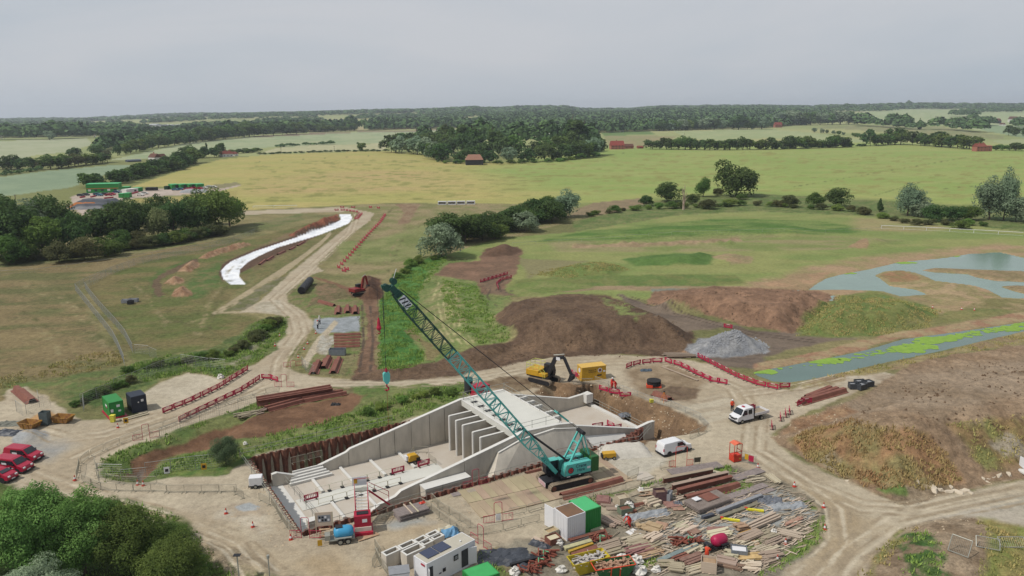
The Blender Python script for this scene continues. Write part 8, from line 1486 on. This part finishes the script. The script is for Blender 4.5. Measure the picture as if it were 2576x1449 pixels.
# woodland read as one mass
def stuff_trees(name, label, pts, hm, wm, seed, nq=34, m=None, qs=.2):
    r = np.random.default_rng(seed); pts = np.array(pts); N_ = len(pts); zz = hgt(pts[:, 0], pts[:, 1]); base = []
    for s in range(4):
        d_ = r.normal(size=(nq, 3)); d_ /= np.linalg.norm(d_, axis=1)[:, None]; d_[:, 2] = np.abs(d_[:, 2]); P = d_*np.array([.5, .5, .62])*r.uniform(.75, 1.05, (nq, 1))+[0, 0, .36]; nn = d_+r.normal(size=(nq, 3))*.4; nn /= np.linalg.norm(nn, axis=1)[:, None]
        t = np.cross(nn, r.normal(size=(nq, 3))); t /= np.linalg.norm(t, axis=1)[:, None]; b = np.cross(nn, t); q = qs*r.uniform(.7, 1.3, (nq, 1)); base.append(np.stack([P-t*q, P-b*q, P+t*q, P+b*q], 1).reshape(-1, 3))
    base = np.array(base); k = r.integers(0, 4, N_); H_ = hm*r.uniform(.75, 1.2, N_); Wd = wm*r.uniform(.8, 1.25, N_); V = base[k]*np.stack([Wd, Wd, H_], 1)[:, None, :]+np.stack([pts[:, 0], pts[:, 1], zz-.5], 1)[:, None, :]
    V = V.reshape(-1, 3); n = len(V)//4; me = bpy.data.meshes.new(name); me.vertices.add(4*n); me.vertices.foreach_set('co', V.astype(np.float32).ravel()); me.loops.add(4*n); me.loops.foreach_set('vertex_index', np.arange(4*n, dtype=np.int32)); me.polygons.add(n); me.polygons.foreach_set('loop_start', np.arange(0, 4*n, 4, dtype=np.int32)); me.polygons.foreach_set('loop_total', np.full(n, 4, np.int32)); me.update(calc_edges=True); me.materials.append(m)
    o = bpy.data.objects.new(name, me); COL.objects.link(o); return tag(o, label, 'woodland', kind='stuff')
FA = np.array(FARP)
WOODM = mat('woodland_leaves', (54,78,50), .8, rgb2=(94,120,68), scale=.04, spec=.1, k=.9)
stuff_trees('distant_trees', 'far tree rows behind the hedges and round the distant fields', FA[:, :2], FA[:, 2]*1.15, FA[:, 2]*FA[:, 3], 6, 150, WOODM, .11)
def fill(px, sp, seed, mask=None):
    P = np.array(GPL(px)); lo, hi = P.min(0), P.max(0); r = np.random.default_rng(seed); gx, gy = np.meshgrid(np.arange(lo[0], hi[0], sp), np.arange(lo[1], hi[1], sp)); q = np.stack([gx.ravel(), gy.ravel()], 1)+r.uniform(-sp*.45, sp*.45, (gx.size, 2)); k = sdist(P, q[:, 0], q[:, 1]) > 0; k &= np.abs(q[:, 0]) < q[:, 1]*.78
    if mask is not None: k &= fbm(q[:, 0], q[:, 1], 420, seed, 2) > mask
    return q[k]
stuff_trees('woodland', 'broad dark wood across the middle distance behind the village copse', fill([(930,324),(1000,322),(1190,320),(1290,340),(1400,345),(1520,338),(1645,335),(1800,332),(1935,331),(2050,322),(2150,315),(2080,297),(1900,292),(1500,292),(1250,296),(1190,309),(940,300)], 17, 1), 20, 19, 1, m=WOODM)
stuff_trees('woodland', 'wood running along the upper left behind the farm sheds', fill([(230,368),(400,352),(640,330),(900,320),(900,306),(600,312),(400,322),(300,340)], 17, 2), 17, 18, 2, m=WOODM)
stuff_trees('woodland', 'wood along the upper left edge', fill([(-60,330),(340,328),(380,312),(300,304),(60,312),(-60,318)], 18, 3), 17, 19, 3, m=WOODM)
r__ = np.random.default_rng(8); yy = r__.uniform(2600**.5, 4600**.5, 5200)**2; xx = (r__.uniform(-.76, .76, len(yy)))*yy; k_ = (fbm(xx, yy/1.6, 300, 14, 2) > .5); uu = 1288+F*xx/yy; k_ &= ~((uu > 2030) & (yy < 3800))
stuff_trees('woodland', 'scattered far woods and hedges between pale fields', np.stack([xx[k_], yy[k_]], 1), 17, 30, 4, m=WOODM)
yy = r__.uniform(4700, 7600, 9000); xx = (r__.uniform(-.76, .76, len(yy)))*yy; k_ = (fbm(xx, yy, 500, 15, 2) > .34)
stuff_trees('woodland', 'wooded ridges along the whole skyline', np.stack([xx[k_], yy[k_]], 1), 19, 52, 5, m=WOODM)
# ---------------------------------------------------------------- houses and sheds
BRICK = mat('brick', (178,116,98), .85, var=.15); ROOF = mat('clay_roof', (140,76,62), .85, var=.2); ROOFB = mat('brown_tiles', (108,72,58), .85, var=.2); REND = mat('render_white', (232,230,224), .8, var=.04); SLATE = mat('slate', (84,92,104), .7, var=.1); WIN = mat('window_dark', (60,64,70), .3); DARKW = mat('black_boards', (56,54,58), .8)
def house(label, a, b, hpx, wall, roof, dep=7., ratio=.5, chim=1, wins=3, hip=0., cat='house', name='house'):
    A_, B_ = GP(*a), GP(*b); L_ = (B_-A_).length; s = (A_.y*CP)/F; H_ = hpx*s; wh = H_*(1-ratio); o = thing(name, label, cat, (A_+B_)/2, ang(A_, B_)); x, y = L_/2, dep/2
    MB().b(-x, x, -y, y, -1, wh).build('wall', wall, o); rf = MB(); e = .3
    rf.add([(-x-e, -y-e, wh+.01), (x+e, -y-e, wh+.01), (x+e, y+e, wh+.01), (-x-e, y+e, wh+.01), (-x+hip*x, 0, H_), (x-hip*x, 0, H_)], [(0, 1, 5, 4), (2, 3, 4, 5), (0, 4, 3), (1, 2, 5), (3, 2, 1, 0)]); rf = rf.build('roof', roof, o)
    for k in range(chim): MB().b(-x*.1+k*x*.8-.4, -x*.1+k*x*.8+.4, -.4, .4, H_-.8, H_+1.3).build('chimney', BRICK, rf)
    for r_w in range(2 if wh > 4 else 1):
        for k in range(wins): xx = -x+2*x*(k+.5)/wins; MB().b(xx-.5, xx+.5, -y-.06, -y-.003, .9+r_w*2.6, 2.1+r_w*2.6).build('window', WIN, o)
    return o
house('white cottage with brown tiled roof beside the long hedge', (386,392),(402,393), 19, REND, ROOFB, wins=2); house('dark boarded wing of the white cottage', (403,392),(419,391), 17, DARKW, ROOFB, chim=0, wins=2)
house('red roofed cottage with white walls by the dark conifers', (561,385),(587,384), 15, REND, ROOF, chim=2); house('white gabled end cottage right of the red roofed one', (588,383),(597,382), 11, REND, ROOF, chim=0, wins=1)
house('old open barn with hipped rusty roof in front of the village copse', (1176,413),(1219,413), 26, DARKW, mat('rust_roof', (158,118,98), .9, var=.2), 12, .5, 0, 0, .3, 'barn', 'barn')
house('red roofed farmhouse with white balconies at the crop edge', (1540,379),(1573,379), 21, BRICK, mat('bright_clay', (152,74,64), .85), 9, .55, 1, 4); house('low red brown outbuilding right of the farmhouse', (1574,378),(1597,378), 12, BRICK, ROOFB, 7, .5, 0, 2); house('small red shed at the end of the farm', (1608,378),(1622,378), 7, BRICK, ROOF, 6, .5, 0, 1)
wh_ = house('white flat-topped house above the village copse', (1390,345),(1418,346), 24, REND, REND, 9, .12, 0, 4); house('red and white house left of the white one above the copse', (1305,338),(1320,338), 11, BRICK, ROOF, 7, .5, 0, 2)
house('red tiled house half hidden in the copse', (1202,342),(1216,344), 16, BRICK, mat('pale_clay', (172,120,100), .85), 8, .5, 0, 2); house('red farmhouse beside the willows above the pale field', (1953,330),(1971,330), 13, BRICK, mat('bright_clay', (152,74,64)), 8, .5, 0, 3)
house('brick house with tall chimneys at the right end of the hedge', (2455,397),(2480,397), 20, BRICK, ROOF, 8, .4, 2, 3); house('brick wing right of the house with tall chimneys', (2481,397),(2494,397), 15, BRICK, BRICK, 7, .1, 0, 1)
house('dark roofed barn conversion on the hill side, left one', (2500,326),(2520,328), 12, DARKW, ROOFB, 9, .5, 0, 2); house('dark roofed barn conversion on the hill side, right one', (2544,324),(2563,326), 14, REND, ROOFB, 9, .5, 0, 2); house('white cottage with brown roof below the barns', (2522,333),(2532,334), 7, REND, ROOFB, 7, .5, 0, 1)
house('long low black barn in the upper left wood', (288,326),(312,327), 8, DARKW, SLATE, 12, .4, 0, 0, 0, 'barn', 'barn'); house('small white gable at the edge of the upper left wood', (242,330),(246,330), 9, REND, ROOFB, 6, .5, 0, 1); house('long blue-grey shed beside the white cottage', (323,394),(357,393), 6, SLATE, SLATE, 9, .4, 0, 0, 0, 'shed', 'shed')
for i, (u, v, wpx, hpx) in enumerate(((362,306,22,5),(386,304,20,5),(402,306,22,5),(422,305,20,4),(437,307,16,4),(452,304,14,3))): house('far pale industrial shed in the group on the upper left, %s from the left' % ordw(i+1), (u,v),(u+wpx,v), hpx, mat('shed_grey', (190,192,194), .7), mat('shed_roof', (206,208,210), .6) if i % 2 else SLATE, 30, .4, 0, 0, 0, 'shed', 'shed')
house('far dark blue shed near the skyline on the right', (1995,277),(2018,277), 5, SLATE, SLATE, 40, .5, 0, 0, 0, 'shed', 'shed')
for i, (u, v) in enumerate(((2138,276),(2074,271),(2388,270),(2555,271))): house('tiny pale building among the skyline trees, %s from the left' % ordw([1, 0, 2, 3][i]+1), (u,v),(u+9,v), 4, REND, REND, 20, .4, 0, 0, 0, 'building', 'building')
o = thing('goal_frame', 'small white pavilion frame on the far lawn', 'frame', GP(1570,337)); MB().b(-4, 4, -3, 3, 3.4, 3.7).build('canopy', REND, o)
for x_ in (-3.8, 3.8):
    for y_ in (-2.8, 2.8): MB().b(x_-.2, x_+.2, y_-.2, y_+.2, 0, 3.4).build('post', REND, o)
py = GP(6,303); o = thing('pylon', 'distant lattice pylon on the skyline at the far left', 'pylon', (py.x*.5, py.y*.5, hz(py.x*.5, py.y*.5))); Hp = 27.; mb = MB()
for a_, b__ in (((-4, -4), (-.8, -.8)), ((4, -4), (.8, -.8)), ((4, 4), (.8, .8)), ((-4, 4), (-.8, .8))): mb.beam((*a_, 0), (*b__, Hp), .5)
for k in range(6): q = 4-3.2*k/6; q2 = 4-3.2*(k+1)/6; mb.beam((-q, -q, Hp*k/6), (q2, -q2, Hp*(k+1)/6), .35).beam((q, -q, Hp*k/6), (-q2, -q2, Hp*(k+1)/6), .35)
mb.build('tower', GALV, o)
for z_, w_ in ((.72, 8), (.86, 6)): MB().beam((-w_, 0, Hp*z_), (w_, 0, Hp*z_), .5).build('cross_arm', GALV, o)
# ---------------------------------------------------------------- far compound
paint_done = True
CG = mat('cabin_green', (54,150,72), .6, var=.08)
def box_at(name, label, a, b, hpx, m, dep=3., cat='cabin', group=None, trim=None, wins=0, storeys=1):
    A_, B_ = GP(*a), GP(*b); L_ = (B_-A_).length; H_ = hpx*(A_.y*CP)/F; o = thing(name, label, cat, (A_+B_)/2+Vector((0, dep/2, 0)), ang(A_, B_), group); x, y = L_/2, dep/2
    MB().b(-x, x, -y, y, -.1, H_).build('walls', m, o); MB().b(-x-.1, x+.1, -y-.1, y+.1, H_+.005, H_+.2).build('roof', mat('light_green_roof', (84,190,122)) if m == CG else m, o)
    if storeys == 2: MB().b(-x-.05, x+.05, -y-.08, -y-.005, H_*.46, H_*.54).build('orange_band', mat('band', (196,120,62), .7), o)
    for k in range(wins): xx = -x+2*x*(k+.5)/wins; MB().b(xx-.8, xx+.8, -y-.06, -y-.004, H_*.2, H_*.42 if storeys == 2 else H_*.7).build('window', WIN if k % 3 else REND, o)
    return o
box_at('site_cabin', 'two storey green site cabin block with an orange band', (217,471),(298,470), 22, CG, 9, storeys=2, wins=5)
for i, u in enumerate((427,449,471,491)): box_at('green_container', 'green container of the row with dark gaps, %s from the left' % ordw(i+1), (u,465),(u+18,464), 12, CG, 6, 'container', 'green containers of the far row')
for i, u in enumerate((443,464,485)): box_at('dark_bay', 'dark open bay between the far green containers, %s from the left' % ordw(i+1), (u+2,464.5),(u+6,464.5), 10, DARKW, 5, 'shelter', 'dark bays of the far row')
box_at('site_cabin', 'small green cabin behind the white one in the far compound', (310,463),(327,463), 6, CG, 4); box_at('site_cabin', 'long white cabin in the far compound', (312,473),(342,470), 9, REND, 4, wins=2); box_at('site_cabin', 'green and dark cabin right of the white one in the far compound', (340,470),(352,468), 9, CG, 4)
box_at('site_cabin', 'near green container in the far compound, left one', (301,484),(313,484), 10, CG, 4, 'container'); box_at('site_cabin', 'near green container in the far compound, right one', (314,484),(328,484), 11, CG, 4, 'container')
for i, u in enumerate((369,377,387)): box_at('dark_tank', 'black tank in the far compound, %s of three from the left' % ordw(i+1), (u,467),(u+8,467), 7, DARKW, 4, 'tank', 'black tanks of the far compound')
box_at('dark_tank', 'dark green low container left of the far row', (416,465),(425,465), 8, mat('deep_green', (34,70,48), .7), 4, 'container')
def far_car(lab, u, v, m, s=1.): 
    o = thing('parked_car', lab, 'car', GP(u, v), random.uniform(-.4, .4), 'cars parked in the far compound'); MB().side([(-2.2, .35), (2.2, .35), (2.25, .85), (1.3, 1.0), (.8, 1.5*s), (-1.3, 1.5*s), (-2.15, 1.0)], -.9, .9).build('body', m, o); MB().side([(1.15, 1.0), (.78, 1.4*s), (-1.2, 1.4*s), (-1.8, 1.02)], -.92, .92).build('windows', GLASS, o)
    for x_ in (-1.4, 1.4):
        for s_ in (-1, 1): MB().lathe([(.33, -.1), (.33, .1)], (x_, s_*.85, .33), 8, 'y').build('wheel', RUBBER, o)
CB = mat('car_blue', (70,120,146), .3); CK = mat('car_dark', (48,54,64), .3)
for i, (x_, y_, m, c_) in enumerate(((827,975,CK,'dark'),(880,968,CK,'dark'),(990,965,CB,'pale blue'),(1015,975,CB,'pale blue'),(1075,965,CK,'dark'),(1110,975,CRIM,'red'),(1140,968,CRIM,'red'),(1185,948,CB,'blue'),(1215,942,REND,'white'),(1430,978,REND,'white'),(1470,965,REND,'white'),(1780,930,CB,'blue'),(1835,927,CB,'blue'),(1895,932,CRIM,'red'),(1930,922,CRIM,'red'),(1970,918,CRIM,'red'),(2020,922,CRIM,'red'),(2070,917,REND,'white'),(2120,907,REND,'white'),(2165,910,REND,'white'))): far_car('%s car in the far compound, %s car from the left' % (c_, ordw(i+1)), *t1(x_, y_), m)
for i, (a, b) in enumerate((((818,993),(865,985)),((925,990),(972,978)),((1060,1003),(1150,996)),((1320,965),(1400,945)))): box_at('red_water_barrier', 'red and white barrier run in the far compound, %s from the left' % ordw(i+1), t1(*a), t1(*b), 2.2, REDP, .6, 'barrier')
for i, (p_, sx, sy, h_, m, lab) in enumerate(((t1(885,1085),16,9,2.6,mat('orange_sand', (178,112,62), .9),'orange sand heap under black sheet in the far compound'),(t1(1000,1075),26,16,3.6,mat('black_sheet', (74,78,86)),'large heap under black sheeting in the far compound'),(t1(940,1100),22,9,2.4,mat('black_sheet', (74,78,86)),'lower sheeted heap in the far compound'),(t1(1970,952),18,6,2.,mat('pale_gravel', (168,170,172), .9),'pale gravel heap in front of the far container row'))):
    o = MB().grid((0, 0, -.3), sx, sy, 10, 8, .5, i, h_).build('covered_heap', m, smooth=True); o.location = GP(*p_); tag(o, lab, 'heap')
# utility poles
for i, (u, v, h_) in enumerate(((291,0,0),) and ((42*4/4,484,12),(712,375,12),(846,373,12),(1370,363,9),(436,388,10),(2145,365,8),(2123,365,8),(2347,312,8),(1727,350,9))): p = GP(u, v); q = h_*(p.y*CP)/F; o = thing('utility_pole', 'thin wooden utility pole in the fields, %s from the left' % ordw([0, 2, 3, 4, 1, 7, 6, 8, 5][i]+1), 'pole', p, 0, 'utility poles'); MB().tube((0, 0, 0), (0, 0, q), .2, 5).build('pole', BARK, o); MB().beam((-1, 0, q*.92), (1, 0, q*.92), .2).build('cross_arm', BARK, o)
# ---------------------------------------------------------------- grass and stones
def tufts(name, label, polys, dens, h0, h1, m, seed, kind='stuff', spread=.16):
    r = np.random.default_rng(seed); Q = []
    for px in polys:
        P = np.array(GPL(px)); P = P[np.abs(P[:, 0]) < 400]; lo, hi = P.min(0), P.max(0); n = int((hi[0]-lo[0])*(hi[1]-lo[1])*dens); n = min(n, 60000); q = r.uniform(lo, hi, (n, 2)); k = sdist(P, q[:, 0], q[:, 1])+(fbm(q[:, 0], q[:, 1], 3., 4, 3)-.5)*2 > 0; k &= fbm(q[:, 0], q[:, 1], 2.5, seed, 3) > .42; Q.append(q[k])
    q = np.concatenate(Q); n = len(q); z = hgt(q[:, 0], q[:, 1]); B_ = np.stack([q[:, 0], q[:, 1], z-.03], 1); V = []
    for k in range(4):
        a_ = r.uniform(0, 6.28, n); d_ = np.stack([np.cos(a_), np.sin(a_), np.zeros(n)], 1); h_ = r.uniform(h0, h1, (n, 1)); w_ = h_*.2+.02; o_ = r.normal(size=(n, 3))*[spread, spread, 0]; V.append(np.stack([B_+o_-d_*w_, B_+o_+d_*w_, B_+o_+np.array([0, 0, 1.])*h_+r.normal(size=(n, 3))*h_*.28], 1))
    V = np.concatenate(V).reshape(-1, 3); n = len(V)//3; me = bpy.data.meshes.new(name); me.vertices.add(3*n); me.vertices.foreach_set('co', V.astype(np.float32).ravel()); me.loops.add(3*n); me.loops.foreach_set('vertex_index', np.arange(3*n, dtype=np.int32)); me.polygons.add(n); me.polygons.foreach_set('loop_start', np.arange(0, 3*n, 3, dtype=np.int32)); me.polygons.foreach_set('loop_total', np.full(n, 3, np.int32)); me.update(calc_edges=True); me.materials.append(m)
    o = bpy.data.objects.new(name, me); COL.objects.link(o); tag(o, label, 'grass', kind=kind)
GG = mat('grass_green', (94,124,54), .85, rgb2=(136,156,82), scale=.3, spec=.1, k=1.1); GD = mat('grass_dry', (168,148,102), .85, rgb2=(128,134,76), scale=.25, spec=.1, k=1.1); GR_ = mat('grass_red', (148,114,82), .85, rgb2=(148,140,92), scale=.18, spec=.1, k=1.1)
tufts('long_grass', 'green long grass on the banks, ditch and yard rims', [[(247,1146),(330,1108),(440,1070),(600,1016),(640,1003),(700,1010),(520,1060),(330,1140),(300,1200),(262,1200)],[(640,1095),(880,1035),(985,990),(1160,960),(1190,985),(985,1072),(640,1130),(380,1190),(400,1150)],[(955,750),(985,710),(1040,655),(1100,640),(1130,645),(1055,730),(1045,790),(1060,870),(1065,905),(1010,930),(950,928)],[(1470,1260),(1640,1215),(1830,1180),(1840,1192),(1660,1225),(1480,1270)],[(1720,1262),(1850,1228),(1880,1235),(1850,1250),(1740,1272)],[(1990,1390),(2030,1335),(2065,1310),(2060,1370),(1960,1450),(1900,1460)],[(2250,1470),(2260,1360),(2330,1355),(2370,1400),(2380,1470)],[(230,1235),(400,1270),(490,1335),(480,1380),(560,1420),(600,1460),(100,1460)],[(420,880),(560,880),(650,800),(720,790),(715,840),(640,905),(560,940),(470,925),(380,945),(240,985),(250,960),(330,905)],[(1560,1410),(1640,1400),(1700,1440),(1600,1449)],[(1190,1385),(1230,1380),(1260,1449),(1200,1449)],[(1110,700),(1200,720),(1240,790),(1280,850),(1200,865),(1120,800)]], 7, .15, .45, GG, 3)
tufts('dry_grass', 'dry straw coloured grass on the mounds and field edges', [[(2380,1080),(2450,1075),(2576,1065),(2620,1150),(2576,1185),(2480,1205),(2440,1170)],[(2460,1320),(2530,1335),(2640,1355),(2640,1470),(2450,1470),(2470,1400)],[(2150,1470),(2200,1400),(2260,1350),(2330,1322),(2300,1350),(2220,1440)],[(130,940),(310,900),(300,860),(200,880),(0,930),(0,960)],[(2042,966),(2232,926),(2365,900),(2576,856),(2640,870),(2350,915),(2200,950)],[(2000,855),(2030,800),(2110,755),(2250,765),(2370,800),(2330,840),(2200,858)],[(1320,690),(1400,676),(1540,668),(1590,684),(1430,702)]], 5, .12, .4, GD, 4)
tufts('red_grass', 'reddish brown seeded grass on the front of the spoil mound', [[(1985,1110),(2060,1080),(2150,1078),(2250,1090),(2330,1115),(2400,1190),(2415,1228),(2370,1245),(2260,1240),(2170,1235),(2110,1210),(2030,1170)]], 10, .15, .5, GR_, 5)
def stones(name, label, polys, dens, s0, s1, m, seed):
    r = np.random.default_rng(seed); Q = []
    for px in polys:
        P = np.array(GPL(px)); lo, hi = P.min(0), P.max(0); n = min(30000, int((hi[0]-lo[0])*(hi[1]-lo[1])*dens)); q = r.uniform(lo, hi, (n, 2)); k = sdist(P, q[:, 0], q[:, 1]) > 0; k &= fbm(q[:, 0], q[:, 1], 3, seed, 3) > .47; Q.append(q[k])
    q = np.concatenate(Q); n = len(q); z = hgt(q[:, 0], q[:, 1]); B_ = np.stack([q[:, 0], q[:, 1], z], 1); s = r.uniform(s0, s1, (n, 1))*r.uniform(.4, 1, (n, 1)); a_ = r.uniform(0, 6.28, n); V = []
    for k in range(4): V.append(B_+np.stack([np.cos(a_+k*1.57), np.sin(a_+k*1.57), np.full(n, -.2)], 1)*s*r.uniform(.6, 1.2, (n, 1)))
    V.append(B_+np.array([0, 0, .7])*s+r.normal(size=(n, 3))*s*.2); V = np.stack(V, 1).reshape(-1, 3); F_ = (np.array([[0, 1, 4], [1, 2, 4], [2, 3, 4], [3, 0, 4]])[None]+np.arange(n)[:, None, None]*5).reshape(-1)
    me = bpy.data.meshes.new(name); me.vertices.add(5*n); me.vertices.foreach_set('co', V.astype(np.float32).ravel()); me.loops.add(12*n); me.loops.foreach_set('vertex_index', F_.astype(np.int32)); me.polygons.add(4*n); me.polygons.foreach_set('loop_start', np.arange(0, 12*n, 3, dtype=np.int32)); me.polygons.foreach_set('loop_total', np.full(4*n, 3, np.int32)); me.update(calc_edges=True); me.materials.append(m)
    o = bpy.data.objects.new(name, me); COL.objects.link(o); tag(o, label, 'stones', kind='stuff')
stones('loose_stones', 'pale loose stones and clods scattered over the bare ground', [[(600,1255),(660,1262),(760,1400),(640,1350),(560,1290)],[(2180,1243),(2270,1280),(2380,1250),(2540,1215),(2540,1230),(2280,1290),(2110,1225)],[(2200,1400),(2260,1350),(2330,1322),(2440,1318),(2480,1345),(2400,1370),(2260,1370)],[(470,1345),(600,1375),(700,1420),(560,1430),(490,1390)],[(1200,1000),(1380,955),(1509,967),(1603,1008),(1775,1073),(1690,1104),(1500,1000)],[(560,1230),(700,1240),(740,1350),(600,1260)],[(1100,1260),(1400,1200),(1400,1260),(1150,1330)],[(2000,1050),(2130,1020),(2200,1060),(1980,1110),(1935,1110)]], 2.2, .06, .28, mat('stone_pale', (190,172,146), .9, var=.2, scale=2), 7)
stones('earth_clods', 'dark brown clods over the topsoil heaps', [[(880,945),(1100,905),(1300,850),(1250,800),(1400,742),(1640,790),(1745,835),(1735,905),(1404,899),(1144,946)],[(1620,770),(1800,728),(2050,742),(2130,765),(2010,840),(1880,828)],[(2100,1040),(2400,935),(2576,920),(2576,1060),(2400,1180),(2300,1100)],[(905,740),(950,745),(946,930),(880,945)]], 1.0, .1, .38, mat('clod', (104,82,62), .95, var=.3, scale=2), 8)
stones('grey_stones', 'grey broken stone of the stockpile', [[(1724,888),(1760,858),(1830,845),(1900,858),(1936,880),(1922,899),(1820,908)]], 9, .12, .42, mat('stone_grey', (150,152,156), .85, var=.25, scale=2), 9)
# ---------------------------------------------------------------- haze
hb = MB(); hb.box((0, 4500, 78), (17000, 13000, 170))
hm = bpy.data.materials.new('haze'); hm.use_nodes = True; nt = hm.node_tree; nt.nodes.clear()
pv = N(nt, 'ShaderNodeVolumePrincipled'); pv.inputs['Color'].default_value = (.84, .91, 1., 1); pv.inputs['Density'].default_value = .00008; pv.inputs['Anisotropy'].default_value = .3
oo = N(nt, 'ShaderNodeOutputMaterial'); nt.links.new(pv.outputs[0], oo.inputs['Volume'])
tag(hb.build('haze', hm), 'thin pale summer haze over the fields', 'haze', kind='stuff')
